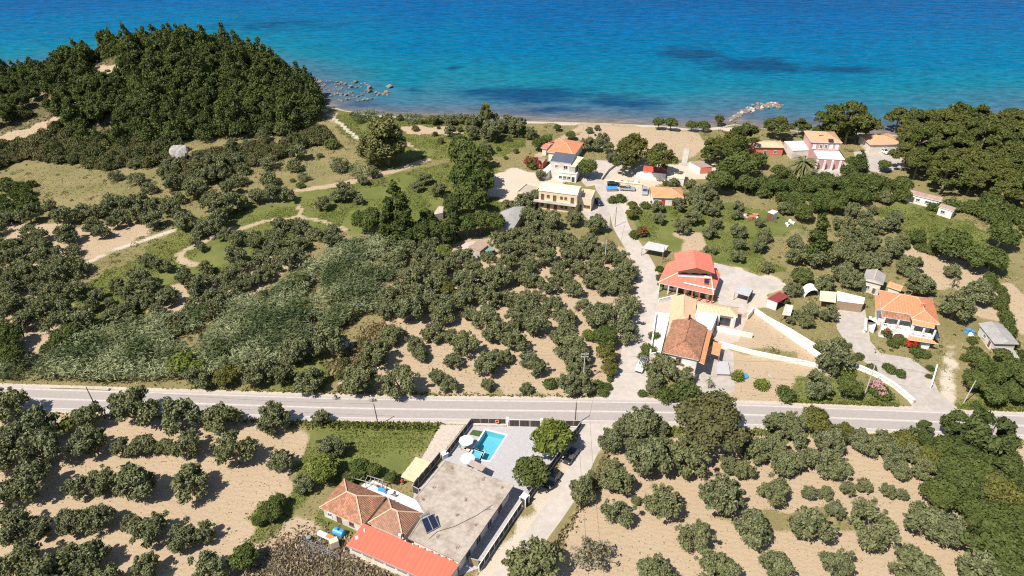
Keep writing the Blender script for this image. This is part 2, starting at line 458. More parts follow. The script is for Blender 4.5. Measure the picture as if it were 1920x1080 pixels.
def ground_material():
    m, nt, b = newmat('ground_cover')
    N, L = nt.nodes, nt.links
    tc = N.new('ShaderNodeTexCoord')
    def noise(s, d=6, r=0.65):
        n = N.new('ShaderNodeTexNoise'); n.inputs['Scale'].default_value = s; n.inputs['Detail'].default_value = d; n.inputs['Roughness'].default_value = r
        L.new(tc.outputs['Object'], n.inputs['Vector']); return n.outputs['Fac']
    def ramp(f, stops):
        r = N.new('ShaderNodeValToRGB'); e = r.color_ramp.elements
        while len(e) < len(stops): e.new(0.5)
        for i, (p, c) in enumerate(stops):
            e[i].position = p; e[i].color = (*c, 1)
        L.new(f, r.inputs['Fac']); return r.outputs['Color']
    def mix(f, a, c):
        x = N.new('ShaderNodeMix'); x.data_type = 'RGBA'
        if isinstance(f, float): x.inputs[0].default_value = f
        else: L.new(f, x.inputs[0])
        L.new(a, x.inputs[6]); L.new(c, x.inputs[7]); return x.outputs[2]
    nb, nm, nf = noise(0.09), noise(0.6), noise(3.0, 8, 0.75)
    green = mix(nm, ramp(nb, [(0.35, (.095, .120, .028)), (0.65, (.215, .205, .066))]), ramp(nf, [(0.35, (.055, .085, .018)), (0.68, (.20, .20, .066))]))
    dry = mix(nm, ramp(nb, [(0.35, (.145, .135, .046)), (0.6, (.28, .215, .105))]), ramp(nf, [(0.35, (.085, .105, .028)), (0.65, (.34, .265, .14))]))
    fine = noise(11.0, 5, .8)
    soil = mix(0.55, ramp(nb, [(0.35, (.385, .285, .18)), (0.7, (.50, .39, .265))]), ramp(nf, [(0.33, (.29, .205, .125)), (0.6, (.50, .385, .26))]))
    soil = mix(0.48, soil, ramp(fine, [(0.36, (.20, .14, .085)), (0.52, (.46, .35, .23)), (0.72, (.68, .56, .42))]))
    sand = mix(0.5, ramp(nb, [(0.3, (.46, .37, .27)), (0.7, (.56, .48, .385))]), ramp(nf, [(0.33, (.36, .29, .21)), (0.6, (.60, .52, .42))]))
    scrub = mix(nm, ramp(nf, [(0.35, (.075, .075, .030)), (0.65, (.27, .205, .125))]), ramp(nb, [(0.4, (.085, .080, .034)), (0.7, (.32, .24, .15))]))
    ca = N.new('ShaderNodeAttribute'); ca.attribute_name = 'cover_a'
    cb = N.new('ShaderNodeAttribute'); cb.attribute_name = 'cover_b'
    sa = N.new('ShaderNodeSeparateColor'); L.new(ca.outputs['Color'], sa.inputs[0])
    sb = N.new('ShaderNodeSeparateColor'); L.new(cb.outputs['Color'], sb.inputs[0])
    # weeds and bare spots break the edges of each cover
    def edge(f, lo=0.25, hi=0.75):
        a = N.new('ShaderNodeMath'); a.operation = 'ADD'; L.new(f, a.inputs[0])
        s = N.new('ShaderNodeMath'); s.operation = 'MULTIPLY_ADD'; L.new(nf, s.inputs[0]); s.inputs[1].default_value = 0.9; s.inputs[2].default_value = -0.45
        L.new(s.outputs[0], a.inputs[1])
        r = N.new('ShaderNodeMapRange'); r.inputs[1].default_value = lo+0.1; r.inputs[2].default_value = hi-0.1; L.new(a.outputs[0], r.inputs[0]); return r.outputs[0]
    c = mix(edge(sa.outputs[0]), dry, green)
    c = mix(edge(sb.outputs[1]), c, scrub)
    fw = N.new('ShaderNodeTexWave'); fw.inputs['Scale'].default_value = 0.28; fw.inputs['Distortion'].default_value = 9.0; fw.inputs['Detail'].default_value = 4; fw.inputs['Detail Scale'].default_value = 2.0
    fm = N.new('ShaderNodeMapping'); fm.inputs['Rotation'].default_value = (0, 0, R(98)); L.new(tc.outputs['Object'], fm.inputs[0]); L.new(fm.outputs[0], fw.inputs['Vector'])
    fr = N.new('ShaderNodeMapRange'); fr.inputs[1].default_value = 0.62; fr.inputs[2].default_value = 0.95; fr.inputs[4].default_value = 0.24; L.new(fw.outputs['Fac'], fr.inputs[0])
    furrow_tone = N.new('ShaderNodeRGB'); furrow_tone.outputs[0].default_value = (.27, .19, .115, 1)  # darker brown mixed into the soil along wavy furrow bands
    soil = mix(fr.outputs[0], soil, furrow_tone.outputs[0])
    c = mix(edge(sa.outputs[2]), c, soil)
    c = mix(edge(sb.outputs[0]), c, sand)
    L.new(c, b.inputs['Base Color'])
    b.inputs['Roughness'].default_value = 0.95; b.inputs['Specular IOR Level'].default_value = 0.1
    # ploughed clods
    wv = N.new('ShaderNodeTexWave'); wv.inputs['Scale'].default_value = 0.55; wv.inputs['Distortion'].default_value = 5; wv.inputs['Detail'].default_value = 3
    mp = N.new('ShaderNodeMapping'); mp.inputs['Rotation'].default_value = (0, 0, R(70)); L.new(tc.outputs['Object'], mp.inputs[0]); L.new(mp.outputs[0], wv.inputs['Vector'])
    hh = N.new('ShaderNodeMath'); hh.operation = 'MULTIPLY_ADD'; L.new(nf, hh.inputs[0]); hh.inputs[1].default_value = 2.2; 
    w2 = N.new('ShaderNodeMath'); w2.operation = 'MULTIPLY'; L.new(wv.outputs['Fac'], w2.inputs[0]); w2.inputs[1].default_value = 0.25
    L.new(w2.outputs[0], hh.inputs[2])
    bp = N.new('ShaderNodeBump'); bp.inputs['Strength'].default_value = 0.4; bp.inputs['Distance'].default_value = 0.2
    L.new(hh.outputs[0], bp.inputs['Height']); L.new(bp.outputs[0], b.inputs['Normal'])
    return m
me.materials.append(ground_material())

# ------------------------------------------------------------------ the sea: colour by depth over the seabed, weed beds, wind ripples
def sea_material():
    m, nt, b = newmat('sea_water')
    N, L = nt.nodes, nt.links
    at = N.new('ShaderNodeAttribute'); at.attribute_name = 'depth'
    tc = N.new('ShaderNodeTexCoord')
    r = N.new('ShaderNodeValToRGB'); e = r.color_ramp.elements
    stops = [(0.0, (.17, .15, .13)), (0.09, (.080, .108, .145)), (0.19, (.038, .120, .175)), (0.33, (.006, .132, .195)), (0.50, (.001, .110, .215)), (0.72, (.0008, .080, .215)), (1.0, (.0005, .054, .170))]
    while len(e) < len(stops): e.new(0.5)
    for i, (p, c) in enumerate(stops): e[i].position = p; e[i].color = (*c, 1)
    nz = N.new('ShaderNodeTexNoise'); nz.inputs['Scale'].default_value = 0.012; nz.inputs['Detail'].default_value = 5
    mp = N.new('ShaderNodeMapping'); mp.inputs['Scale'].default_value = (0.6, 2.0, 1); L.new(tc.outputs['Object'], mp.inputs[0]); L.new(mp.outputs[0], nz.inputs['Vector'])
    ad = N.new('ShaderNodeMath'); ad.operation = 'MULTIPLY_ADD'; L.new(nz.outputs['Fac'], ad.inputs[0]); ad.inputs[1].default_value = 0.22
    sb = N.new('ShaderNodeMath'); sb.operation = 'SUBTRACT'; L.new(at.outputs['Fac'], sb.inputs[0]); sb.inputs[1].default_value = 0.11
    L.new(sb.outputs[0], ad.inputs[2]); 
    mxx = N.new('ShaderNodeMath'); mxx.operation = 'MINIMUM'; L.new(ad.outputs[0], mxx.inputs[0]); mm = N.new('ShaderNodeMath'); mm.operation = 'MULTIPLY'; L.new(at.outputs['Fac'], mm.inputs[0]); mm.inputs[1].default_value = 1.6; L.new(mm.outputs[0], mxx.inputs[1])
    L.new(mxx.outputs[0], r.inputs['Fac'])
    aw = N.new('ShaderNodeAttribute'); aw.attribute_name = 'weed'
    n2 = N.new('ShaderNodeTexNoise'); n2.inputs['Scale'].default_value = 0.09; n2.inputs['Detail'].default_value = 7; n2.inputs['Roughness'].default_value = 0.7
    m2 = N.new('ShaderNodeMapping'); m2.inputs['Scale'].default_value = (0.5, 1.6, 1); L.new(tc.outputs['Object'], m2.inputs[0]); L.new(m2.outputs[0], n2.inputs['Vector'])
    w2 = N.new('ShaderNodeMath'); w2.operation = 'MULTIPLY_ADD'; L.new(n2.outputs['Fac'], w2.inputs[0]); w2.inputs[1].default_value = 1.6; w2.inputs[2].default_value = -0.8
    w3 = N.new('ShaderNodeMath'); w3.operation = 'ADD'; L.new(w2.outputs[0], w3.inputs[0]); L.new(aw.outputs['Fac'], w3.inputs[1])
    w4 = N.new('ShaderNodeMapRange'); w4.inputs[1].default_value = 0.25; w4.inputs[2].default_value = 0.75; w4.inputs[4].default_value = 0.86; L.new(w3.outputs[0], w4.inputs[0])
    mx = N.new('ShaderNodeMix'); mx.data_type = 'RGBA'; L.new(w4.outputs[0], mx.inputs[0]); L.new(r.outputs['Color'], mx.inputs[6]); mx.inputs[7].default_value = (.004, .045, .115, 1)
    rp = N.new('ShaderNodeMapping'); rp.inputs['Scale'].default_value = (.5, 1.5, 1); rp.inputs['Rotation'].default_value = (0, 0, R(6)); L.new(tc.outputs['Object'], rp.inputs[0])
    rn = N.new('ShaderNodeTexNoise'); rn.inputs['Scale'].default_value = .42; rn.inputs['Detail'].default_value = 6; rn.inputs['Roughness'].default_value = .7; L.new(rp.outputs[0], rn.inputs['Vector'])
    rr = N.new('ShaderNodeMapRange'); rr.inputs[1].default_value = .36; rr.inputs[2].default_value = .66; rr.inputs[3].default_value = .70; rr.inputs[4].default_value = 1.32; L.new(rn.outputs['Fac'], rr.inputs[0])
    hv = N.new('ShaderNodeHueSaturation'); L.new(mx.outputs[2], hv.inputs['Color']); L.new(rr.outputs[0], hv.inputs['Value'])  # light and shade of the waves painted into the colour as streaks
    L.new(hv.outputs[0], b.inputs['Base Color'])
    b.inputs['Roughness'].default_value = 0.12; b.inputs['Specular IOR Level'].default_value = 0.3; b.inputs['IOR'].default_value = 1.03
    hs = []
    for sc_, sx, sy, rz in ((0.42, 0.35, 1.5, 8), (0.15, 0.4, 1.6, 14), (1.3, 0.5, 1.4, -6)):
        q = N.new('ShaderNodeMapping'); q.inputs['Scale'].default_value = (sx, sy, 1); q.inputs['Rotation'].default_value = (0, 0, R(rz)); L.new(tc.outputs['Object'], q.inputs[0])
        w = N.new('ShaderNodeTexNoise'); w.inputs['Scale'].default_value = sc_; w.inputs['Detail'].default_value = 3; L.new(q.outputs[0], w.inputs['Vector'])
        g = N.new('ShaderNodeMath'); g.operation = 'MULTIPLY'; L.new(w.outputs['Fac'], g.inputs[0]); g.inputs[1].default_value = 0.35/sc_; hs.append(g.outputs[0])
    a1 = N.new('ShaderNodeMath'); a1.operation = 'ADD'; L.new(hs[0], a1.inputs[0]); L.new(hs[1], a1.inputs[1])
    a2 = N.new('ShaderNodeMath'); a2.operation = 'ADD'; L.new(a1.outputs[0], a2.inputs[0]); L.new(hs[2], a2.inputs[1])
    bp = N.new('ShaderNodeBump'); bp.inputs['Strength'].default_value = 0.5; bp.inputs['Distance'].default_value = 0.6
    L.new(a2.outputs[0], bp.inputs['Height']); L.new(bp.outputs[0], b.inputs['Normal'])
    return m
sx_ = np.concatenate([np.linspace(-9000, -500, 18, endpoint=False), np.arange(-500, 500, 8.0), np.linspace(500, 9000, 18)])
sy_ = np.concatenate([np.linspace(180, 250, 12, endpoint=False), np.arange(250, 640, 3.5), np.linspace(640, 14000, 30)])
SX, SY = np.meshgrid(sx_, sy_)
fx, fy = SX.ravel(), SY.ravel()
insl = inside(LAND, fx, fy)
dd = np.where(insl, 0, segdist(SHORE, fx, fy))
# deeper sooner off the headland
depth = np.clip(dd/260.0, 0, 1)**0.62
depth = depth*np.where(fx < -40, 1.15, 1.0)
weed = np.zeros_like(fx)
def weedbed(px0, px1, py0, py1, k, tilt=0.0):
    global weed
    a = W((px0+px1)/2, (py0+py1)/2, SEA_Z)
    p, q = W(px0, (py0+py1)/2, SEA_Z), W(px1, (py0+py1)/2, SEA_Z)
    s, t = W((px0+px1)/2, py1, SEA_Z), W((px0+px1)/2, py0, SEA_Z)
    rx, ry = (q.x-p.x)/2, (t.y-s.y)/2
    u = (fx-a.x)/rx; v = (fy-a.y-tilt*(fx-a.x))/ry
    weed = np.maximum(weed, k*np.clip(1.25-np.sqrt(u*u+v*v), 0, 1))
weedbed(1220, 1370, 84, 116, 1.0, 0.02); weedbed(1290, 1540, 104, 142, 1.0, -0.06); weedbed(1500, 1690, 122, 140, .9, -0.02)
weedbed(740, 785, 160, 178, 1.0); weedbed(828, 872, 122, 132, .9); weedbed(590, 660, 150, 160, .8)
weedbed(820, 1180, 158, 196, .95, -0.02); weedbed(1060, 1280, 172, 212, .8, -0.03); weedbed(900, 1200, 196, 216, .62); weedbed(330, 700, 30, 64, .55)
weedbed(600, 740, 184, 206, .5)
wm = bpy.data.meshes.new('sea')
ny2, nx2 = SX.shape
idx = np.arange(nx2*ny2).reshape(SX.shape)
q2 = np.stack([idx[:-1, :-1], idx[:-1, 1:], idx[1:, 1:], idx[1:, :-1]], -1).reshape(-1, 4)
wm.vertices.add(nx2*ny2); wm.vertices.foreach_set('co', np.stack([fx, fy, np.full_like(fx, SEA_Z)], 1).ravel())
wm.loops.add(q2.size); wm.loops.foreach_set('vertex_index', q2.ravel())
wm.polygons.add(len(q2)); wm.polygons.foreach_set('loop_start', np.arange(0, q2.size, 4)); wm.polygons.foreach_set('loop_total', np.full(len(q2), 4))
wm.update(calc_edges=True)
for nm, val in (('depth', depth), ('weed', weed)):
    a = wm.attributes.new(nm, 'FLOAT', 'POINT'); a.data.foreach_set('value', val)
wm.materials.append(sea_material())
sea = bpy.data.objects.new('sea', wm); COL.objects.link(sea); tag(sea, kind='structure')

# ------------------------------------------------------------------ roads and paving
M = {}
M['asphalt'] = noisy('asphalt', (.385, .338, .305), (.415, .366, .332), 0.9, 0.9, 0.1, 6, c3=(.44, .39, .355), s3=0.08)
M['shoulder'] = noisy('gravel_shoulder', (.40, .335, .27), (.52, .45, .38), 1.6, 0.95, 0.4, 5, c3=(.50, .42, .34), s3=0.2)
M['line'] = noisy('road_paint', (.44, .39, .355), (.60, .55, .50), 1.2, 0.8)
M['lane'] = noisy('lane_concrete', (.43, .375, .325), (.50, .44, .385), 0.7, 0.92, 0.15, 5, c3=(.38, .33, .28), s3=0.15)
M['paving'] = noisy('driveway_concrete', (.36, .315, .275), (.45, .40, .35), 0.8, 0.9, 0.1, 5, c3=(.36, .31, .265), s3=0.25)
M['cobble'] = noisy('stamped_paving', (.345, .325, .32), (.46, .435, .43), 2.6, 0.85, 0.3, 6, c3=(.40, .37, .36), s3=0.4)
M['white'] = noisy('white_render', (.72, .69, .64), (.82, .79, .74), 0.8, 0.85, c3=(.62, .57, .50), s3=0.35)
M['white_clean'] = plain('white_paint', (.80, .78, .75), 0.6, var=0.05)
M['patio'] = noisy('pinkish_paving', (.42, .33, .27), (.52, .42, .35), 1.2, 0.9, 0.1, 6, c3=(.47, .36, .29), s3=0.4)

AV_LINE, AV_POLY = [], []
def strip(name, line, w, z, mat, kind='structure', off=0.0, smooth_n=6):
    """a ribbon along a line of ground points; w: one width or one per point"""
    P = [Vector((p[0], p[1], 0)) for p in line]
    ws = list(w) if isinstance(w, (list, tuple)) else [w]*len(P)
    # Catmull-Rom
    Q, V = [], []
    for i in range(len(P)-1):
        p0, p1, p2, p3 = P[max(i-1, 0)], P[i], P[i+1], P[min(i+2, len(P)-1)]
        for k in range(smooth_n):
            t = k/smooth_n
            Q.append(0.5*((2*p1)+(p2-p0)*t+(2*p0-5*p1+4*p2-p3)*t*t+(3*p1-p0-3*p2+p3)*t**3)); V.append(ws[i]*(1-t)+ws[i+1]*t)
    Q.append(P[-1]); V.append(ws[-1])
    AV_LINE.append(([(q.x, q.y) for q in Q], max(V)*0.42+0.4))
    mb = MB()
    Ls, Rs = [], []
    for i, q in enumerate(Q):
        d = (Q[min(i+1, len(Q)-1)]-Q[max(i-1, 0)]).normalized()
        n = Vector((-d.y, d.x, 0))
        Ls.append(q+n*(off+V[i]/2)); Rs.append(q+n*(off-V[i]/2))
    for i in range(len(Q)-1):
        mb.poly([(Rs[i].x, Rs[i].y, z), (Rs[i+1].x, Rs[i+1].y, z), (Ls[i+1].x, Ls[i+1].y, z), (Ls[i].x, Ls[i].y, z)])
    o = mb.build(name, mat)
    return tag(o, kind=kind)
def sheet(name, pxs, z, mat):
    mb = MB()
    pts = [W(x, y) for x, y in pxs]
    A = sum(pts[i].x*pts[(i+1) % len(pts)].y-pts[(i+1) % len(pts)].x*pts[i].y for i in range(len(pts)))
    if A < 0: pts = pts[::-1]
    AV_POLY.append([(p.x, p.y) for p in pts])
    mb.poly([(p.x, p.y, z) for p in pts])
    o = mb.build(name, mat)
    return tag(o, kind='structure')
ROAD = [W(x, y) for x, y in [(-900, 716), (-400, 732), (0, 745), (320, 755), (640, 765), (960, 769.5), (1280, 774), (1600, 785), (1920, 798), (2300, 814), (2900, 842)]]
strip('road_shoulder', ROAD, 9.0, 0.012, M['shoulder'], off=0.1)
strip('road', ROAD, 7.2, 0.024, M['asphalt'])
M['worn'] = noisy('worn_asphalt', (.315, .277, .252), (.365, .322, .292), 1.3, 0.85, 0.1, 8, c3=(.34, .30, .275), s3=0.25)
for o_ in (-1.55, 1.5): strip('road', ROAD, 2.3, 0.028, M['worn'], off=o_)
strip('road_marking', ROAD, 0.22, 0.032, M['line'], off=2.95)
strip('road_marking', ROAD, 0.26, 0.032, M['line'], off=0.0)
strip('road_marking', ROAD, 0.22, 0.032, M['line'], off=-2.95)
LANE_PX = [(1165, 772), (1178, 735), (1187, 690), (1193, 650), (1203, 600), (1213, 555), (1216, 520), (1205, 490), (1183, 455), (1165, 425), (1156, 395), (1140, 370), (1128, 350), (1132, 332), (1152, 312), (1175, 300)]
strip('lane', [W(x, y) for x, y in LANE_PX], [13, 8.5, 7.0, 6.6, 6.2, 6.0, 6.0, 5.6, 5.4, 5.2, 4.8, 4.6, 4.4, 4.6, 5.5, 6.0], 0.018, M['lane'])
strip('dirt_lane', [W(x, y) for x, y in [(1120, 792), (1098, 850), (1062, 925), (1005, 1005), (945, 1085), (870, 1180), (760, 1330)]], [7.0, 4.6, 4.2, 4.2, 4.2, 4.2, 4.2], 0.008, M['lane'])
sheet('parking_area', [(1338, 492), (1370, 500), (1440, 522), (1478, 533), (1440, 548), (1412, 560), (1395, 590), (1348, 570)], 0.016, M['lane'])
sheet('driveway', [(1572, 572), (1622, 580), (1632, 640), (1650, 662), (1710, 672), (1745, 700), (1760, 735), (1795, 765), (1790, 772), (1715, 768), (1690, 735), (1650, 700), (1610, 670), (1585, 640), (1568, 615)], 0.020, M['paving'])
sheet('forecourt', [(1300, 690), (1340, 640), (1375, 660), (1378, 735), (1340, 742), (1295, 730)], 0.016, M['paving'])
sheet('forecourt', [(1215, 562), (1270, 560), (1262, 620), (1240, 640), (1222, 690), (1205, 680), (1212, 610)], 0.014, M['patio'])
sheet('forecourt', [(1330, 610), (1370, 592), (1400, 596), (1385, 640), (1345, 650)], 0.010, M['patio'])
sheet('yard', [(1085, 392), (1130, 372), (1145, 400), (1142, 430), (1110, 420)], 0.012, M['paving'])
sheet('yard', [(1100, 300), (1165, 302), (1150, 322), (1128, 345), (1100, 350), (1080, 330)], 0.010, M['lane'])
sheet('parking_area', [(1600, 285), (1660, 280), (1690, 295), (1700, 312), (1650, 325), (1610, 315)], 0.012, M['paving'])
sheet('yard', [(1545, 310), (1575, 300), (1600, 312), (1560, 340), (1520, 335)], 0.014, M['paving'])
sheet('parking_area', [(1145, 340), (1215, 348), (1222, 380), (1195, 400), (1175, 365), (1145, 360)], 0.011, M['shoulder'])
sheet('yard', [(826, 796), (872, 796), (830, 850), (798, 880), (780, 878)], 0.010, M['shoulder'])
# ------------------------------------------------------------------ building helpers
M['tile_new'] = tiles('terracotta_tiles', (.62, .215, .105), (.70, .27, .14), (.58, .22, .12), 0.34, 0.42, 0.3, 0.35)
M['tile_old'] = tiles('weathered_tiles', (.30, .135, .08), (.50, .24, .14), (.20, .12, .08), 0.34, 0.42, 0.6, 0.9)
M['tile_dark'] = tiles('lichened_tiles', (.29, .15, .10), (.42, .21, .13), (.20, .145, .105), 0.34, 0.42, 0.5, 0.85)
M['tile_pale'] = tiles('sandy_tiles', (.62, .42, .26), (.70, .50, .33), (.66, .40, .24), 0.34, 0.42, 0.3, 0.5)
M['tile_orange'] = tiles('orange_tiles', (.62, .26, .12), (.70, .33, .16), (.52, .24, .12), 0.34, 0.42, 0.4, 0.5)
M['tile_mid'] = tiles('faded_terracotta', (.58, .30, .17), (.68, .38, .22), (.56, .32, .19), 0.34, 0.42, 0.4, 0.5)
M['ridge'] = noisy('ridge_mortar', (.56, .34, .21), (.66, .45, .31), 1.5, 0.9)
M['red_sheet'] = tiles('red_sheet_metal', (.62, .135, .085), (.64, .145, .09), (.56, .14, .095), 0.9, 30.0, 0.25, 0.4)
M['coral_sheet'] = tiles('coral_roof_shingles', (.66, .17, .115), (.70, .195, .135), (.62, .19, .14), 1.2, 0.5, 0.25, 0.5)
M['maroon'] = tiles('maroon_sheet', (.23, .040, .040), (.26, .05, .05), (.20, .045, .045), 0.5, 30.0, 0.3, 0.3)
M['grey_sheet'] = tiles('grey_fibre_cement', (.34, .32, .30), (.40, .375, .355), (.29, .25, .22), 0.35, 2.2, 0.4, 0.7)
M['brown_sheet'] = tiles('rusty_sheet', (.30, .20, .15), (.38, .26, .19), (.40, .33, .28), 0.4, 2.0, 0.6, 0.7)
M['greyblue_roof'] = tiles('slate_panels', (.085, .095, .125), (.10, .11, .145), (.12, .125, .15), 1.0, 1.7, 0.3, 0.4)
M['concrete'] = noisy('old_concrete', (.35, .29, .235), (.45, .38, .315), 1.3, 0.95, 0.2, 5, c3=(.27, .215, .165), s3=0.35)
M['cream'] = noisy('cream_render', (.66, .54, .36), (.72, .60, .42), 0.8, 0.85, c3=(.62, .50, .34), s3=0.4)
M['cream_roof'] = noisy('cream_roof_coating', (.70, .58, .40), (.76, .64, .46), 0.8, 0.85, c3=(.66, .54, .38), s3=0.4)
M['pink'] = noisy('rose_render', (.47, .27, .26), (.53, .32, .30), 0.8, 0.85)
M['redwall'] = noisy('brick_red_render', (.56, .16, .11), (.62, .20, .14), 0.8, 0.85)
M['offwhite'] = noisy('stained_render', (.60, .55, .48), (.70, .65, .58), 0.7, 0.9, c3=(.52, .43, .33), s3=0.4)
M['rubble'] = noisy('rubble_stone_wall', (.36, .32, .27), (.55, .50, .44), 2.0, 0.95, 0.3, 4)
M['glass'] = plain('window_glass', (.045, .052, .062), 0.12, spec=0.6, var=0.2)
M['shutter'] = plain('brown_shutter', (.17, .085, .05), 0.7)
M['frame'] = plain('window_frame', (.62, .60, .57), 0.6, var=0.05)
M['brownframe'] = plain('brown_frame', (.22, .13, .08), 0.6)
M['bluesh'] = plain('dark_blue_shutter', (.05, .09, .19), 0.6)
M['steel'] = plain('grey_steel', (.36, .36, .37), 0.45, 0.6)
M['dark'] = plain('dark_brown_panel', (.038, .028, .026), 0.7, var=0.25)
M['slat'] = tiles('dark_fence_slats', (.075, .055, .05), (.09, .068, .062), (.06, .05, .048), 0.9, 0.30, 0.6, 0.4)
M['post'] = plain('fence_post', (.36, .33, .31), 0.7)
M['wood'] = noisy('weathered_wood', (.27, .19, .12), (.36, .26, .17), 3.0, 0.85)
M['reed'] = noisy('reed_matting', (.50, .41, .26), (.60, .50, .33), 5.0, 0.9, c3=(.45, .36, .22), s3=0.7)
M['panel'] = plain('solar_glass', (.018, .022, .045), 0.15, spec=0.6)
M['canvas'] = plain('beige_canvas', (.62, .52, .37), 0.85, var=0.08)
M['whitecanvas'] = plain('white_canvas', (.80, .79, .77), 0.8, var=0.05)
M['red_paint'] = plain('red_paint', (.55, .05, .03), 0.5)
M['orange_paint'] = plain('orange_paint', (.62, .17, .03), 0.5)
M['blue_paint'] = plain('blue_plastic', (.06, .28, .62), 0.4)
M['pool_tile'] = noisy('pool_tile', (.24, .47, .52), (.30, .53, .58), 3.0, 0.4)
M['turf'] = noisy('artificial_turf', (.045, .085, .025), (.065, .11, .035), 6.0, 0.95)

def area2(p):
    return sum(p[i][0]*p[(i+1) % len(p)][1]-p[(i+1) % len(p)][0]*p[i][1] for i in range(len(p)))
def ccw(p):
    p = list(p)
    return p if area2(p) > 0 else p[::-1]
def inset(p, d):
    """shrink a counter-clockwise plan polygon; d: one distance or one per edge"""
    n = len(p); ds = d if isinstance(d, (list, tuple)) else [d]*n
    L = []
    for i in range(n):
        a, b = Vector(p[i][:2]), Vector(p[(i+1) % n][:2])
        t = (b-a).normalized(); nn = Vector((-t.y, t.x))
        L.append((a+nn*ds[i], t))
    out = []
    for i in range(n):
        (a, t), (b, s) = L[i-1], L[i]
        den = t.x*s.y-t.y*s.x
        if abs(den) < 1e-6: out.append(Vector((b.x, b.y))); continue
        k = ((b.x-a.x)*s.y-(b.y-a.y)*s.x)/den
        out.append(a+t*k)
    return out
def Z(p, z):
    return Vector((p[0], p[1], z))
def corners(pxs, z, square=True):
    """NL, NR, FR, FL eave corners from the photo, squared up into a rectangle"""
    q = [W(x, y, z) for x, y in pxs]
    if not square: return q
    c = sum(q, Vector((0, 0, 0)))/4
    u = ((q[1]-q[0])+(q[2]-q[3])).normalized()
    v = Vector((-u.y, u.x, 0))
    lu = ((q[1]-q[0]).dot(u)+(q[2]-q[3]).dot(u))/4
    lv = ((q[3]-q[0]).dot(v)+(q[2]-q[1]).dot(v))/4
    return [c-u*lu-v*lv, c+u*lu-v*lv, c+u*lu+v*lv, c-u*lu+v*lv]
def root_at(name, label, cat, pts, group=None):
    c = sum((Vector((p[0], p[1], 0)) for p in pts), Vector((0, 0, 0)))/len(pts)
    if cat != 'wall' and len(pts) >= 4: AV_POLY.append([(p[0], p[1]) for p in pts[:4]]); AV_POLY.append([(p[0], p[1]) for p in pts[-4:]])
    return thing(name, label, cat, c, group)
def roof_soffit(mb, pts, th, m):
    n = len(pts)
    low = [Vector((p[0], p[1], p[2]-th)) for p in pts]
    mb.poly(low[::-1], m)
    for i in range(n):
        j = (i+1) % n
        mb.poly([low[i], low[j], pts[j], pts[i]], m)
def roof_pitched(root, q, rise, mats, axis='w', e0=None, e1=None, th=0.16, caps=True, name='roof'):
    """q: NL, NR, FR, FL at eave height.  axis 'w': ridge along NL-NR; 'd': along NL-FL.  e0/e1: hip insets, 0 for a gable"""
    if axis == 'd': q = [q[3], q[0], q[1], q[2]]          # turn so that the ridge runs along the first edge
    A, B, C, D = [Vector(p) for p in q]
    l, r = (A+D)/2, (B+C)/2
    L = (r-l).length; half = (D-A).length/2
    e0 = min(half if e0 is None else e0, L*0.49); e1 = min(half if e1 is None else e1, L*0.49)
    d = (r-l).normalized()
    p = l+d*e0+Vector((0, 0, rise)); s = r-d*e1+Vector((0, 0, rise))
    mb = MB()
    mb.rface([A, B, s, p], 0); mb.rface([C, D, p, s], 0)
    (mb.rface if e0 > 0.05 else mb.poly)([D, A, p], 0 if e0 > 0.05 else 1)
    (mb.rface if e1 > 0.05 else mb.poly)([B, C, s], 0 if e1 > 0.05 else 1)
    roof_soffit(mb, [A, B, C, D], th, 1)
    if caps:
        up = Vector((0, 0, 0.05))
        mb.bar(p+up, s+up, 0.26, 0.14, 2)
        if e0 > 0.05: mb.bar(A+up, p+up, 0.24, 0.12, 2); mb.bar(D+up, p+up, 0.24, 0.12, 2)
        if e1 > 0.05: mb.bar(B+up, s+up, 0.24, 0.12, 2); mb.bar(C+up, s+up, 0.24, 0.12, 2)
    return mb.build(name, list(mats), root, weld=False)
def roof_slab(root, pts, mats, th=0.14, name='roof'):
    """a flat or sloped single plane, pts in order, z per point"""
    P = [Vector(p) for p in pts]
    if area2(P) < 0: P = P[::-1]
    mb = MB(); mb.rface(P, 0); roof_soffit(mb, P, th, 1)
    return mb.build(name, list(mats), root, weld=False)
def walls(root, plan, z0, z1, mat, name='wall'):
    mb = MB(); mb.prism(ccw(plan), z0, z1)
    return mb.build(name, mat, root, weld=False)
def opening(root, a, b, t, z, w, h, fm, pm, name='window', bars=1):
    """a framed window or door set on the wall that runs a->b (outside on the right hand): reveal frame and a pane behind it"""
    a, b = Vector((a[0], a[1], 0)), Vector((b[0], b[1], 0))
    d = (b-a).normalized(); n = Vector((d.y, -d.x, 0))
    c = a+(b-a)*t+Vector((0, 0, z))
    f = MB(); fw = 0.12; o = n*0.05
    for s in (-1, 1): f.bar(c+d*s*(w/2)+o, c+d*s*(w/2)+o+Vector((0, 0, h)), fw, 0.14)
    f.bar(c-d*(w/2+fw/2)+o+Vector((0, 0, h)), c+d*(w/2+fw/2)+o+Vector((0, 0, h)), 0.14, fw)
    f.bar(c-d*(w/2+fw)+n*0.08, c+d*(w/2+fw)+n*0.08, 0.2, 0.1)
    for k in range(bars):
        x = -w/2+w*(k+1)/(bars+1)
        f.bar(c+d*x+n*0.03, c+d*x+n*0.03+Vector((0, 0, h)), 0.06, 0.06)
    fo = f.build(name, fm, root, weld=False)
    g = MB(); p0 = c-d*(w/2)+n*0.012; p1 = c+d*(w/2)+n*0.012
    g.poly([p0, p1, p1+Vector((0, 0, h)), p0+Vector((0, 0, h))])
    g.build('pane', pm, fo)
    return fo
def posts(root, pts, z0, z1, w, mat, name='post'):
    for p in pts:
        mb = MB(); mb.box((p[0], p[1], z0), w, w, z1-z0); mb.build(name, mat, root)
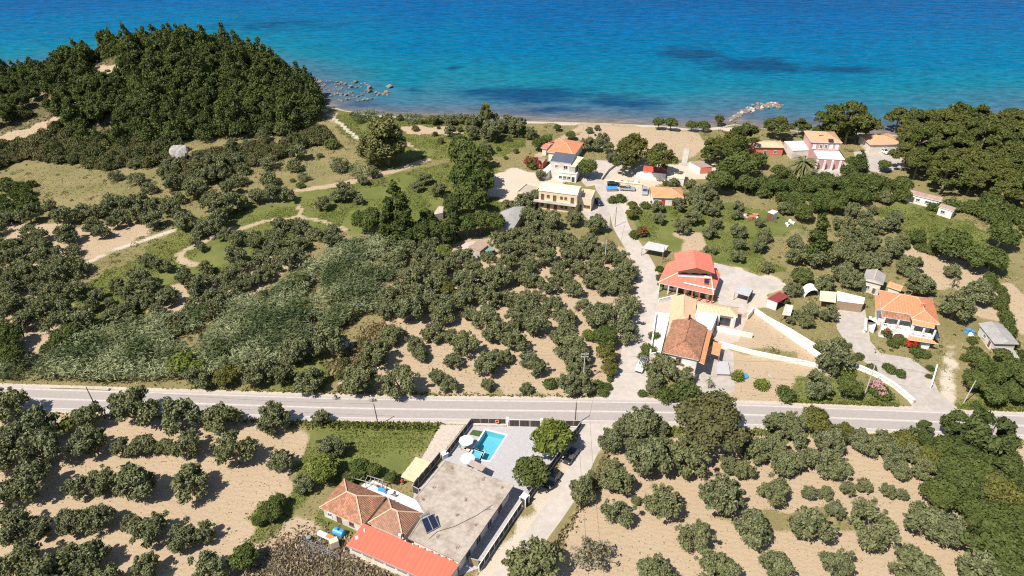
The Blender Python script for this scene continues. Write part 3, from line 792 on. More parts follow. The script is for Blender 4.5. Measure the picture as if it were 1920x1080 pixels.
def lerp(a, b, t): return a+(b-a)*t

# ------------------------------------------------------------------ the pool villa and its old farmhouse, below the road
q1 = corners([(595.6, 951), (675.3, 985), (727.8, 933.4), (648, 898.8)], 2.8)
q2 = corners([(688.4, 980), (756, 1011), (791.6, 961.6), (728.8, 934)], 3.0)
rt = root_at('farmhouse', 'old farmhouse with two joined brown tiled hip roofs beside the red metal roof', 'house', q1+q2)
w1, w2 = inset(q1, 0.45), inset(q2, 0.4)
walls(rt, w1, -0.3, 2.75, M['offwhite']); walls(rt, w2, -0.3, 2.95, M['offwhite'])
roof_pitched(rt, q1, 2.3, (M['tile_old'], M['offwhite'], M['ridge'])); roof_pitched(rt, q2, 2.2, (M['tile_dark'], M['offwhite'], M['ridge']))
opening(rt, w1[0], w1[1], 0.40, 0.0, 0.9, 1.9, M['brownframe'], M['shutter'], 'door', 0)
opening(rt, w1[0], w1[1], 0.72, 0.8, 0.9, 1.1, M['brownframe'], M['glass']); opening(rt, w1[0], w1[1], 0.16, 0.8, 0.8, 1.0, M['frame'], M['glass'])
opening(rt, w1[3], w1[0], 0.5, 0.8, 0.9, 1.1, M['brownframe'], M['shutter']); opening(rt, w1[2], w1[3], 0.5, 0.0, 1.0, 2.0, M['brownframe'], M['shutter'], 'door', 0)
ch = MB(); pk = q2[1]+(q2[0]-q2[1]).normalized()*0.6; ch.box((pk.x, pk.y, 2.9), 0.45, 0.45, 0.9); ch.box((pk.x, pk.y, 3.8), 0.55, 0.55, 0.1); ch.build('chimney', M['offwhite'], rt)

tl, tr = W(681, 981, 3.15), W(862, 1057.5, 3.15)
bl, br = W(649, 1022, 2.45), W(829, 1101, 2.45)
plan = [Z(bl, 0), Z(br, 0), Z(tr, 0), Z(tl, 0)]
rt = root_at('lean_to', 'long lean-to shed with a bright coral red sheet metal roof, below the concrete roof', 'shed', plan)
wl = inset(ccw(plan), 0.3)
walls(rt, wl, -0.3, 2.3, M['offwhite'])
rf = roof_slab(rt, [bl, br, tr, tl], (M['red_sheet'], M['offwhite']), 0.12)
for t, zz in ((0.13, 2.56), (0.62, 2.9)):
    mb = MB(); p = lerp(bl, tl, 0.4 if t < .5 else 0.75)+(br-bl)*(0.04 if t < .5 else 0.06); mb.box((p.x, p.y, zz+.1), 0.5 if t < .5 else 0.25, 0.7, 0.14, 0.3); mb.build('roof_patch', M['white_clean'], rf)
for k in range(7):
    opening(rt, wl[0], wl[1], 0.08+k*0.125, 1.45, 1.5, 0.5, M['brownframe'], M['glass'], 'window', 0)
for k in range(8): 
    mb = MB(); p = lerp(tl, tr, 0.45+k*0.075); mb.box((p.x, p.y, 3.1), 0.22, 0.22, 0.22); mb.build('roof_bracket', M['white_clean'], rf)
mb = MB(); mb.tube([lerp(bl, br, t)+Vector((-.06, -.10, -0.1)) for t in (0, 0.5, 1)], 0.09, 6); mb.build('gutter', M['steel'], rt)

cz = 3.7
cpoly = [W(x, y, cz) for x, y in [(835, 863.3), (778, 933), (796, 962), (765, 1009), (862.7, 1055), (964, 909.3)]]
plan = ccw([Z(p, 0) for p in cpoly])
rt = root_at('flat_roof_house', 'bungalow under a large stained flat concrete roof with rebar stubs, beside the swimming pool', 'house', cpoly)
walls(rt, inset(plan, 0.7), -0.2, cz-0.22, M['white'])
mb = MB(); mb.prism([(p.x, p.y) for p in plan], cz-0.22, cz); slab = mb.build('roof', M['concrete'], rt)
ed = inset(plan, 0.22)
mb = MB()
for i in range(len(plan)):
    a, b = plan[i], plan[(i+1) % len(plan)]; c, d = ed[i], ed[(i+1) % len(plan)]
    mb.prism(ccw([(a.x, a.y), (b.x, b.y), (d.x, d.y), (c.x, c.y)]), cz-0.1, cz+0.09)
mb.build('roof_kerb', M['concrete'], slab)
random.seed(3)
for x, y in [(846.7, 878.5), (905, 900), (941.5, 915), (813.5, 915), (793, 936.5), (873.5, 938.5), (856.5, 966.5), (915, 955), (891.5, 985), (820, 1008), (857, 1028)]:
    p = W(x, y, cz); mb = MB()
    mb.box((p.x, p.y, cz), 0.42, 0.42, 0.07, random.random())
    for k in range(7):
        dx, dy = random.uniform(-.25, .25), random.uniform(-.25, .25)
        mb.tube([(p.x+dx, p.y+dy, cz), (p.x+dx*1.4, p.y+dy*1.4, cz+random.uniform(.35, .6)), (p.x+dx*1.4+random.uniform(-.4, .4), p.y+dy*1.4+random.uniform(-.4, .4), cz+random.uniform(.45, .8))], 0.022, 4)
    mb.build('rebar_stub', M['brown_sheet'], slab)
mb = MB()
cb = [W(x, y, cz+.04) for x, y in [(805, 1010), (820, 996.7), (853, 986.7), (893, 966.7), (923.5, 946.5)]]
mb.tube(cb, 0.05, 5); mb.build('roof_cable', M['dark'], slab)
wpl = inset(plan, 0.7)
big = max(range(len(wpl)), key=lambda i: (wpl[i].x+wpl[(i+1) % len(wpl)].x)/2 if (wpl[(i+1) % len(wpl)]-wpl[i]).length > 6 else -1e9)
for t in (0.16, 0.36, 0.58, 0.8):
    opening(rt, wpl[big], wpl[(big+1) % len(wpl)], t, 0.05, 1.6, 2.1, M['frame'], M['glass'], 'door', 1)
# solar water heater standing on that roof
pts = [W(789.7, 974.7, cz+1.2), W(813, 963.4, cz+1.2), W(824.4, 986.9, cz+.25), W(800, 1000, cz+.25)]
sh = root_at('solar_heater', 'twin panel solar water heater with silver tank on the flat concrete roof', 'solar heater', pts); sh.location.z = cz
for k in range(2):
    a, b = lerp(pts[0], pts[1], k*.5+.01), lerp(pts[0], pts[1], k*.5+.49); d, c = lerp(pts[3], pts[2], k*.5+.01), lerp(pts[3], pts[2], k*.5+.49)
    mb = MB(); mb.rface([a, b, c, d], 0); roof_soffit(mb, [a, b, c, d][::-1] if area2([a, b, c, d]) < 0 else [a, b, c, d], 0.1, 1)
    for u, v in ((a, b), (b, c), (c, d), (d, a)): mb.bar(u+Vector((0, 0, .02)), v+Vector((0, 0, .02)), 0.09, 0.06, 1)
    mb.build('collector', [M['panel'], M['steel']], sh, weld=False)
u = (pts[1]-pts[0]).normalized(); bk = Vector((-u.y, u.x, 0))
mb = MB(); a = pts[0]+bk*0.5+Vector((0, 0, .25)); b = pts[0]+bk*0.5+u*1.9+Vector((0, 0, .25)); mb.tube([a, lerp(a, b, .04), lerp(a, b, .96), b], [0.2, 0.3, 0.3, 0.2], 12); mb.build('tank', M['steel'], sh)
for p in (*pts, a, b):
    mb = MB(); mb.bar(Vector((p.x, p.y, cz)), p, 0.06, 0.06); mb.build('leg', M['steel'], sh)

# pool deck with the pool let into it
AV_POLY.append([tuple(W(x, y)[:2]) for x, y in [(884, 797), (1088, 803), (988, 945), (897, 1066), (855, 1082), (765, 1015), (776, 925), (836, 858)]])
DECK = ccw([W(x, y) for x, y in [(884, 797), (1088, 803), (988, 945), (897, 1066), (855, 1082), (765, 1015), (776, 925), (836, 858)]])
POOL = ccw([W(x, y) for x, y in [(910.6, 806.9), (948.5, 816.3), (918, 864), (903, 862), (907.8, 847), (889, 840.6)]])
SPA = ccw([W(x, y) for x, y in [(888, 843.5), (905.5, 848.5), (899.5, 861), (880, 857)]])
dz = 0.05
bm = bmesh.new()
for lp in (DECK, POOL, SPA):
    vs = [bm.verts.new((p.x, p.y, dz)) for p in lp]
    for i in range(len(vs)): bm.edges.new((vs[i], vs[(i+1) % len(vs)]))
bmesh.ops.triangle_fill(bm, use_beauty=True, use_dissolve=False, edges=bm.edges[:], normal=(0, 0, 1))
for f in list(bm.faces):
    c = f.calc_center_median()
    if inside(POOL, np.array([c.x]), np.array([c.y]))[0] or inside(SPA, np.array([c.x]), np.array([c.y]))[0]: bm.faces.remove(f)
for f in bm.faces:
    if f.normal.z < 0: f.normal_flip()
dm = bpy.data.meshes.new('pool_deck'); bm.to_mesh(dm); bm.free(); dm.materials.append(M['cobble'])
do = bpy.data.objects.new('pool_deck', dm); COL.objects.link(do); tag(do, kind='structure')
co = np.empty(len(me.vertices)*3); me.vertices.foreach_get('co', co); co = co.reshape(-1, 3)
low = inside(inset(DECK, 1.2), co[:, 0], co[:, 1]); co[low, 2] = -2.6
me.vertices.foreach_set('co', co.ravel()); me.update()
def watermat():
    m, nt, b = newmat('pool_water'); N, L = nt.nodes, nt.links; N.remove(b)
    t = N.new('ShaderNodeBsdfTransparent'); t.inputs[0].default_value = (.62, .90, .95, 1)
    g = N.new('ShaderNodeBsdfGlossy'); g.inputs['Roughness'].default_value = 0.05
    fr = N.new('ShaderNodeFresnel'); fr.inputs[0].default_value = 1.33
    nz = N.new('ShaderNodeTexNoise'); nz.inputs['Scale'].default_value = 1.5
    bp = N.new('ShaderNodeBump'); bp.inputs['Strength'].default_value = 0.2; bp.inputs['Distance'].default_value = 0.05
    tc = N.new('ShaderNodeTexCoord'); L.new(tc.outputs['Object'], nz.inputs['Vector'])
    L.new(nz.outputs['Fac'], bp.inputs['Height']); L.new(bp.outputs[0], g.inputs['Normal'])
    x = N.new('ShaderNodeMixShader'); L.new(fr.outputs[0], x.inputs[0]); L.new(t.outputs[0], x.inputs[1]); L.new(g.outputs[0], x.inputs[2])
    L.new(x.outputs[0], N['Material Output'].inputs['Surface']); return m
M['water'] = watermat()
pr = root_at('swimming_pool', 'turquoise swimming pool with a small square splash basin, in the paved yard', 'swimming pool', POOL)
for nm, lp, dp in (('basin', POOL, 1.5), ('splash_basin', SPA, 0.5)):
    mb = MB(); mb.poly([(p.x, p.y, -dp) for p in lp])
    for i in range(len(lp)):
        a, b = lp[i], lp[(i+1) % len(lp)]; mb.poly([(a.x, a.y, dz), (b.x, b.y, dz), (b.x, b.y, -dp), (a.x, a.y, -dp)])
    bo = mb.build(nm, M['pool_tile'], pr, weld=False)
    mb = MB(); mb.poly([(p.x, p.y, -0.12) for p in lp]); mb.build('water', M['water'], bo)
    ou = inset(lp, -0.35); mb = MB()
    for i in range(len(lp)):
        a, b, c, d = lp[i], lp[(i+1) % len(lp)], ou[(i+1) % len(lp)], ou[i]
        mb.prism(ccw([(a.x, a.y), (b.x, b.y), (c.x, c.y), (d.x, d.y)]), dz+0.004, dz+0.05)
    mb.build('coping', M['white'], pr, weld=False)
tf = root_at('turf_mat', 'small dark square of artificial turf at the corner of the pool', 'turf mat', [W(893, 812)])
mb = MB(); mb.prism(ccw([(W(x, y).x, W(x, y).y) for x, y in [(887, 806), (908, 810), (902, 820), (880, 815)]]), dz, dz+.03); mb.build('mat', M['turf'], tf)

def fence(name, label, pa, pb, h, n, thick=0.07, pm='slat', rail='post', gap=0.12, base=0.0, cat='fence'):
    a, b = pa, pb
    rt = thing(name, label, cat, ((a.x+b.x)/2, (a.y+b.y)/2, 0))
    d = (b-a); 
    for i in range(n):
        p, q = lerp(a, b, i/n), lerp(a, b, (i+1)/n)
        dd = (q-p).normalized()*gap/2; mb = MB()
        A, B = p+dd, q-dd
        nn = Vector((-(q-p).normalized().y, (q-p).normalized().x, 0))*thick/2
        mb.prism(ccw([(A-nn)[:2], (B-nn)[:2], (B+nn)[:2], (A+nn)[:2]]), base+.06, h-0.06)
        mb.build('panel', M[pm], rt)
    for i in range(n+1):
        p = lerp(a, b, i/n); mb = MB(); mb.box((p.x, p.y, base), 0.12, 0.12, h-base, math.atan2(d.y, d.x)); mb.build('post', M[rail], rt)
    mb = MB(); mb.bar(Vector((a.x, a.y, h)), Vector((b.x, b.y, h)), 0.14, 0.08); mb.build('top_rail', M[rail], rt)
    if base > 0:
        nn = Vector((-d.y, d.x, 0)).normalized()*0.11; mb = MB()
        mb.prism(ccw([(a-nn)[:2], (b-nn)[:2], (b+nn)[:2], (a+nn)[:2]]), 0, base); mb.build('base_wall', M['white'], rt)
    return rt
def g(x, y, z): 
    p = W(x, y, z); p.z = 0; return p
fence('slat_fence', 'dark slat fence on the west side of the pool, running down from the road', g(883.4, 784.6, 1.9), g(836, 846, 1.9), 1.9, 6, base=0.25)
fence('slat_fence', 'dark slat fence between the reed shade and the flat concrete roof', g(824.4, 847, 1.9), g(772.8, 910, 1.9), 1.9, 5, base=0.1)
fence('slat_fence', 'short dark end panel at the corner near the white terrace', g(772.8, 910.5, 1.85), g(785, 917, 1.85), 1.85, 1)
fence('slat_fence', 'dark roadside fence with an orange lifebuoy, north of the pool', g(884.2, 784.4, 1.9), g(948, 785.4, 1.9), 1.9, 4, base=0.45)
fence('sliding_gate', 'wide dark sliding gate with white bars facing the road', g(954.5, 787, 1.9), g(1013.5, 788, 1.9), 1.9, 3, rail='frame', cat='gate')
fence('slat_fence', 'dark roadside fence behind the bright green tree', g(1017, 788, 1.9), g(1089.5, 788.8, 1.9), 1.9, 5, base=0.3)
fence('slat_fence', 'dark fence with the two parked black cars alongside it', g(1090, 789.5, 1.9), g(990, 926, 1.9), 1.9, 10, base=0.25)
fence('slat_fence', 'dark lane-side fence with a white top rail along the shaded passage', g(978, 940, 1.9), g(898, 1060, 1.9), 1.9, 9, rail='white', base=0.25)
fence('slat_fence', 'grey slatted gate panel closing the end of the shaded passage', g(880, 1046, 1.9), g(896.5, 1050.5, 1.9), 1.9, 1, pm='wood')
for x, y, lb in ((951, 797.5, 'white gate pillar nearest the lifebuoy'), (1015, 800, 'white gate pillar beside the bright green tree')):
    p = W(x, y); t = thing('gate_pillar', lb, 'pillar', p); mb = MB(); mb.box((p.x, p.y, 0), 0.42, 0.42, 2.1); mb.build('shaft', M['white'], t); mb = MB(); mb.box((p.x, p.y, 2.1), 0.54, 0.54, 0.12); mb.build('cap', M['white_clean'], t)
t = thing('gate_lodge', 'small square gatehouse box with dark slatted sides and white edges', 'gatehouse', W(981, 944))
cpt = corners([(975, 931), (986, 938), (991, 927), (981, 923)], 2.3); mb = MB(); mb.prism(ccw([p[:2] for p in inset(cpt, .12)]), 0, 2.2); mb.build('wall', M['slat'], t)
posts(t, cpt, 0, 2.3, 0.22, M['white'])
mb = MB(); mb.prism(ccw([p[:2] for p in cpt]), 2.2, 2.32); mb.build('roof', M['white'], t)
# stone bed along the inside of the road fence
mb = MB(); mb.prism(ccw([W(x, y)[:2] for x, y in [(887, 796.5), (949, 797.5), (949, 800.5), (884, 799.5)]]), 0.05, 0.4); o = mb.build('planter_wall', M['rubble']); tag(o, 'low rubble stone planter under the fence with the lifebuoy', 'planter')
# lifebuoy
p = W(932.3, 790, 1.3); t = root_at('lifebuoy', 'orange ring lifebuoy hung on the dark roadside fence', 'lifebuoy', [p]); t.location.z = 1.3
mb = MB(); ring = [p+Vector((math.cos(a)*.38, -.1, math.sin(a)*.38)) for a in np.linspace(0, 2*math.pi, 17)]; mb.tube(ring, 0.11, 8); mb.build('ring', M['orange_paint'], t, True)
mb = MB()
for a in (0.8, 2.4, 3.9, 5.5): mb.tube([p+Vector((math.cos(a+k)*.38, -.1, math.sin(a+k)*.38)) for k in (-.1, .1)], 0.118, 8)
mb.build('band', M['white_clean'], t)
# pool umbrellas and loungers
def umbrella(px, py, r, label):
    c = W(px, py, 2.55); t = thing('parasol', label, 'parasol', (c.x, c.y, dz), 'parasols by the pool')
    mb = MB(); n = 8
    ri = [Vector((c.x+r*math.cos(2*math.pi*k/n+.2), c.y+r*math.sin(2*math.pi*k/n+.2), 2.3)) for k in range(n)]
    ap = Vector((c.x, c.y, 2.85))
    for k in range(n):
        a, b = ri[k], ri[(k+1) % n]; mb.poly([a, b, ap]); mb.poly([b, a, a-Vector((0, 0, .14)), b-Vector((0, 0, .14))])
    mb.build('canopy', M['whitecanvas'], t)
    mb = MB(); mb.tube([(c.x, c.y, dz), (c.x, c.y, 2.95)], 0.035, 6); mb.build('pole', M['steel'], t)
    mb = MB()
    for k in range(n): mb.bar(ap-Vector((0, 0, .06)), ri[k]-Vector((0, 0, .03)), .03, .03)
    mb.build('ribs', M['steel'], t)
    mb = MB(); mb.lathe((c.x, c.y, dz), [(.32, 0), (.32, .08), (.06, .12)], 12); mb.build('base', M['steel'], t)
umbrella(874, 824, 1.55, 'white parasol beside the pool, shading the loungers, farther from the house'); umbrella(877, 857.8, 1.5, 'white parasol beside the splash basin, nearer the concrete roof')
def lounger(px, py, rz, label, mat):
    c = W(px, py, dz); t = thing('sun_lounger', label, 'lounger', c, 'loungers by the pool'); co, si = math.cos(rz), math.sin(rz)
    def P(x, y, z): return Vector((c.x+x*co-y*si, c.y+x*si+y*co, dz+z))
    mb = MB()
    for s in (-.3, .3): mb.bar(P(-.95, s, .28), P(.95, s, .28), .05, .06)
    for x in (-.8, .8):
        for s in (-.3, .3): mb.bar(P(x, s, 0), P(x, s, .28), .05, .05)
    mb.build('frame', M['wood'], t)
    mb = MB(); mb.bar(P(-.35, 0, .35), P(.95, 0, .35), .6, .08); mb.build('seat', mat, t)
    mb = MB(); mb.bar(P(-.35, 0, .35), P(-.9, 0, .72), .6, .08); mb.build('backrest', mat, t)
lounger(867.5, 840.5, -0.5, 'teal cushioned lounger half under the parasol by the pool', plain('teal_cushion', (.12, .30, .33), .8)); lounger(873, 844, -0.45, 'wooden lounger with sandy cushion beside the splash basin', M['canvas'])
# rock ornament on the turf
# pump box by the fence and shade awning
c = W(834, 858); t = thing('pump_box', 'pale blue and white pump cabinet beside the fence at the corner of the concrete roof', 'cabinet', c)
mb = MB(); mb.box((c.x, c.y, 0), 1.2, 0.9, 1.3, .6); mb.build('body', plain('pale_blue', (.42, .50, .58), .6), t); mb = MB(); mb.box((c.x, c.y, 1.3), 1.36, 1.06, .1, .6); mb.build('lid', M['white_clean'], t)
aw = [W(884, 861, 2.9), W(911.5, 874.5, 2.9), W(903.5, 884, 3.4), W(877, 870.5, 3.4)]
t = root_at('awning', 'flat beige awning over the terrace between the parasol and the concrete roof', 'awning', aw); roof_slab(t, aw, (M['patio'], M['wood']), .08, 'cover'); posts(t, aw[:2], dz, 2.85, .1, M['wood'])
# reed shade on posts
rs = [W(780, 857.5, 2.4), W(808, 868, 2.4), W(775.5, 905, 2.4), W(751, 894.5, 2.4)]
t = root_at('reed_shade', 'reed roofed shade in four strips beside the dark fence, west of the concrete roof', 'shade', rs)
for k in range(4):
    a, b = lerp(rs[0], rs[3], k/4+.01), lerp(rs[1], rs[2], k/4+.01); c, d = lerp(rs[1], rs[2], (k+1)/4-.015), lerp(rs[0], rs[3], (k+1)/4-.015)
    up = Vector((0, 0, .22)); roof_slab(t, [a+up, b+up, c, d], (M['reed'], M['reed']), .06, 'reed_mat')
posts(t, [lerp(rs[i], sum(rs, Vector())/4, .04) for i in range(4)], 0, 2.3, .12, M['wood'])
# white terrace behind the farmhouse
mb = MB(); tp = ccw([W(x, y)[:2] for x, y in [(678, 912), (695, 900), (790, 944), (796, 962), (780, 965), (730, 938)]]); mb.prism(tp, -0.2, 0.3); o = mb.build('terrace', M['white']); tag(o, kind='structure')
# ------------------------------------------------------------------ houses along the lane
def simple_house(name, label, pxs, z, rise, roofm, wallm, axis='w', e0=None, e1=None, over=0.45, wins=(), cat='house', caps=True, square=True, group=None, z0=-0.3):
    q = corners(pxs, z, square); rt = root_at(name, label, cat, q, group)
    w = inset(ccw([Z(p, 0) for p in q]), over)
    walls(rt, w, z0, z-0.05, wallm)
    roof_pitched(rt, q, rise, (roofm, wallm, M['ridge']), axis, e0, e1, caps=caps)
    for e, t, zz, ww, hh, kind in wins:
        if kind == 'd': opening(rt, w[e], w[(e+1) % 4], t, zz, ww, hh, M['frame'], M['shutter'], 'door', 0)
        elif kind == 's': opening(rt, w[e], w[(e+1) % 4], t, zz, ww, hh, M['frame'], M['shutter'])
        elif kind == 'r': opening(rt, w[e], w[(e+1) % 4], t, zz, ww, hh, M['red_paint'], M['red_paint'], 'door', 0)
        else: opening(rt, w[e], w[(e+1) % 4], t, zz, ww, hh, M['frame'], M['glass'])
    return rt, q, w
# red house with the big gable
q = corners([(1270.8, 509), (1338, 513), (1335.8, 478), (1261.7, 475)], 6.2)
rt = root_at('gabled_house', 'two storey house with a coral red gable above a red skirt roof', 'house', q)
w = inset(q, [1.9, .6, .6, .6])
sk = corners([(1242.5, 535), (1346.7, 552), (1342.5, 516), (1241.7, 489)], 3.1)
w0 = inset(sk, [2.4, 1.2, 1.0, 1.4])
walls(rt, w0, -0.3, 3.3, M['white']); walls(rt, w, 3.3, 6.1, M['white'])
roof_pitched(rt, q, 1.5, (M['coral_sheet'], M['shutter'], M['coral_sheet']), 'd', 0, 0, caps=True)
iz = 4.5
mb = MB(); I = [Z(p, iz) for p in w]
for a in (3, 0, 1):
    b = (a+1) % 4; mb.rface([sk[a], sk[b], I[b], I[a]], 0)
roof_soffit(mb, [sk[0], sk[1], sk[2], sk[3]], .14, 1)
up = Vector((0, 0, .05))
for a in (0, 1): mb.bar(sk[a]+up, I[a]+up, .3, .14, 2)
mb.build('skirt_roof', [M['coral_sheet'], M['white'], M['cream']], rt, weld=False)
mb = MB(); a, b = lerp(sk[0], sk[1], .34), lerp(sk[0], sk[1], .9); inn = (I[0]-sk[0])*.36; mb.bar(a+inn+up*4, b+inn+up*4, .3, .22); mb.build('white_beam', M['white'], rt)
for t in (0.03, .2, .36, .5, .63, .76, .9, .99):
    p = lerp(sk[0], sk[1], t); p2 = p+(sk[3]-sk[0]).normalized()*.25; posts(rt, [p2], 0, 3.0, .28, M['white' if t < .4 else 'redwall'])
for t in (.15, .38, .62, .85): opening(rt, w0[0], w0[1], t, .1 if t > .3 else .9, 1.3, 2.1 if t > .3 else 1.3, M['brownframe'], M['glass'], 'window')
for t in (.2, .5, .8): opening(rt, w[0], w[1], t, 4.55, 1.3, 1.3, M['brownframe'], M['glass'])
opening(rt, w[3], w[0], .75, 4.7, .9, 1.3, M['white_clean'], M['glass']); opening(rt, w[1], w[2], .5, 4.6, 1.2, 1.2, M['white_clean'], M['bluesh'])
# small balcony wall and its heater
bp = [lerp(w[0], w[1], .0), lerp(w[0], w[1], 1.0)]; out = Vector(((w[1]-w[0]).normalized().y, -(w[1]-w[0]).normalized().x))
mb = MB(); a, b = bp[0]+out*1.1, bp[1]+out*1.1; mb.bar((a.x, a.y, 4.55), (b.x, b.y, 4.55), .25, .8); mb.build('balcony_wall', M['white'], rt)
c = [W(1321, 522, 5.0), W(1329, 523, 5.0), W(1328.5, 532, 4.2), W(1320.5, 531, 4.2)]
t = root_at('solar_heater', 'single panel solar heater on the red skirt roof of the gabled house', 'solar heater', c); t.location.z = 3.9
roof_slab(t, c, (M['panel'], M['steel']), .1, 'collector'); mb = MB(); a, b = c[0]+Vector((0, .35, .3)), c[1]+Vector((0, .35, .3)); mb.tube([a, b], .3, 10); mb.build('tank', M['white_clean'], t)
for k in c:
    mb = MB(); mb.bar(k, Vector((k.x, k.y, 3.4)), .06, .06); mb.build('leg', M['steel'], t)

# L-shaped bungalow with sandy tiles
qa = corners([(1246.7, 608), (1297, 613), (1312, 563), (1265.8, 556)], 3.3); qb = corners([(1308, 583), (1380.7, 595), (1386.7, 577), (1306, 564)], 3.35)
rt = root_at('bungalow', 'L-shaped bungalow with pale sandy tiles and a flat white terrace roof', 'house', qa+qb)
wa, wb = inset(qa, .4), inset(qb, .4)
walls(rt, wa, -.2, 3.25, M['white']); walls(rt, wb, -.2, 3.3, M['white'])
roof_pitched(rt, qa, 1.1, (M['tile_pale'], M['white'], M['ridge']), 'd', 0, None); roof_pitched(rt, qb, 1.0, (M['tile_pale'], M['white'], M['ridge']), 'w', 0, None)
fl = [W(x, y, 3.15) for x, y in [(1306, 583.5), (1346, 590), (1334, 620), (1298, 612)]]
mb = MB(); pl = ccw([p[:2] for p in fl]); mb.prism(pl, -.2, 3.0); ii = inset(pl, .25)
for k in range(4):
    a, b, c, d = pl[k], pl[(k+1) % 4], ii[(k+1) % 4], ii[k]; mb.prism(ccw([a, b, c, d]), 3.0, 3.35)
mb.build('terrace_roof', M['white'], rt, weld=False)
opening(rt, wb[0], wb[1], .72, .05, 2.9, 2.4, M['brownframe'], M['glass'], 'door', 1)
for t in (.55, .96): p = lerp(Vector(wb[0]), Vector(wb[1]), t); posts(rt, [p+Vector((0, -.5))], 0, 3.1, .5, M['white'])
# old tiled two-storey house
q = corners([(1243, 659), (1308.3, 677), (1328.7, 612), (1260, 601)], 6.0)
rt = root_at('tiled_house', 'two storey white house with a worn brown tiled roof, beside the parked white pickup', 'house', q)
w = inset(q, .5); walls(rt, w, -.3, 5.95, M['white'])
roof_pitched(rt, q, 1.7, (M['tile_old'], M['white'], M['tile_old']), 'd', 0, 3.6)
mb = MB(); a, b = q[1]+Vector((0, 0, -.5)), q[2]+Vector((0, 0, -.5)); ou = (q[1]-q[0]).normalized()*1.25+Vector((0, 0, -.35)); P = [a, a+ou, b+ou, b]; mb.rface(P, 0); roof_soffit(mb, P, .12, 1); mb.build('side_canopy', [M['tile_orange'], M['white']], rt, weld=False)
opening(rt, w[0], w[1], .45, 3.8, 1.1, 1.3, M['brownframe'], M['glass']); opening(rt, w[0], w[1], .8, .1, 1.1, 2.0, M['frame'], M['shutter'], 'door', 0)
for t in (.25, .5, .8): opening(rt, w[3], w[0], t, 3.3, 1.2, 2.0, M['frame'], M['bluesh'], 'window'); opening(rt, w[1], w[2], t, 3.7, 1.1, 1.3, M['frame'], M['glass'])
mb = MB(); pc = lerp((q[2]+q[3])/2, q[0], .06); mb.box((pc.x, pc.y, 6.4), .35, .35, 2.6); mb.build('chimney', M['dark'], rt)
mb = MB(); dd = (q[1]-q[0]).normalized(); a = Vector((w[0].x, w[0].y, 3.0))-Vector((-dd.y, dd.x, 0))*0.9; b = Vector((w[1].x, w[1].y, 3.0))-Vector((-dd.y, dd.x, 0))*0.9; mb.bar(a, b, 1.8, .2); mb.build('balcony', M['patio'], rt)
posts(rt, [lerp(a, b, .99)+Vector((dd.y, -dd.x, 0))*.7, lerp(a, b, .55)+Vector((dd.y, -dd.x, 0))*.7], 0, 2.95, .4, M['white'])
# raised white terrace by the lane
mb = MB(); tp = ccw([W(x, y)[:2] for x, y in [(1229, 597), (1254, 600), (1238, 668), (1219, 672), (1224, 645)]]); mb.prism(tp, 0, .7)
o = mb.build('terrace', M['white']); tag(o, kind='structure')
def wall_thing(label, pxs, h, th=.22, mat='white', name='garden_wall', z=0.0):
    P = [W(x, y) for x, y in pxs]; rt = root_at(name, label, 'wall', P)
    for i in range(len(P)-1):
        d = (P[i+1]-P[i]).normalized(); n = Vector((-d.y, d.x, 0))*th/2; mb = MB()
        mb.prism(ccw([(P[i]-n)[:2], (P[i+1]-n)[:2], (P[i+1]+n)[:2], (P[i]+n)[:2]]), -.1, h); mb.build('wall_run', M[mat], rt)
        cp = MB(); n2 = n*1.5; cp.prism(ccw([(P[i]-n2)[:2], (P[i+1]-n2)[:2], (P[i+1]+n2)[:2], (P[i]+n2)[:2]]), h, h+.07); cp.build('coping', M['white_clean' if mat == 'white' else mat], rt)
wall_thing('low white parapet round the terrace on the lane side of the worn brown roof', [(1254, 598), (1229, 595), (1222, 645), (1218, 672), (1236, 669)], 1.5)
wall_thing('white wall between the gabled house and the sandy bungalow', [(1234, 568), (1266, 560)], 1.2)
wall_thing('long white wall from the grey hut down to the olive by the sandy plot', [(1400, 600), (1412, 585), (1536, 673)], 1.5)
wall_thing('white wall behind the sandy plot, on the garden side of the walk', [(1433, 598), (1480, 623), (1546, 664)], 1.1)
wall_thing('white wall along the lower edge of the sandy plot', [(1347, 648), (1410, 665), (1533, 690)], 1.25)
wall_thing('short white wall at the foot of the bungalow door', [(1342, 620), (1410, 634)], 1.3)
wall_thing('white drive wall ending at the main road', [(1603, 690), (1640, 705), (1675, 726), (1712, 757)], 1.1, .5)
wall_thing('small white wall at the driveway mouth beside the rutted track', [(1744, 728), (1750, 708), (1755, 690)], 1.0)
wall_thing('concrete retaining wall beside the lane above the parked cars', [(1128, 338), (1140, 322), (1163, 304)], .9, .3, 'lane')
wall_thing('long low concrete kerb wall on the road verge in front of the reeds', [(95, 728), (150, 729), (205, 732)], .45, .5, 'shoulder')
wall_thing('ochre rammed bank wall above the parked cars', [(1133, 342), (1204, 350)], .9, .6, 'cream')
# orange tiled canopy and grey pad beside it
c = [W(1330, 662, 2.5), W(1349, 668, 2.5), W(1353, 645, 2.9), W(1337, 640, 2.9)]
t = root_at('canopy', 'small orange tiled canopy on posts beside the worn brown roof', 'canopy', c); roof_slab(t, c, (M['tile_orange'], M['wood']), .12); posts(t, [lerp(p, sum(c, Vector())/4, .06) for p in c], 0, 2.4, .16, M['wood'])
c = [W(1344, 701, .7), W(1369.5, 702, .7), W(1365, 677.5, .7), W(1343, 677.5, .7)]
t = root_at('cistern', 'low square cistern with a plain grey concrete lid in the forecourt', 'cistern', c); walls(t, inset(ccw([Z(p, 0) for p in c]), .15), -.1, .6, M['concrete']); roof_slab(t, c, (plain('grey_lid', (.42, .41, .41), .8, var=.06), M['concrete']), .1, 'lid')

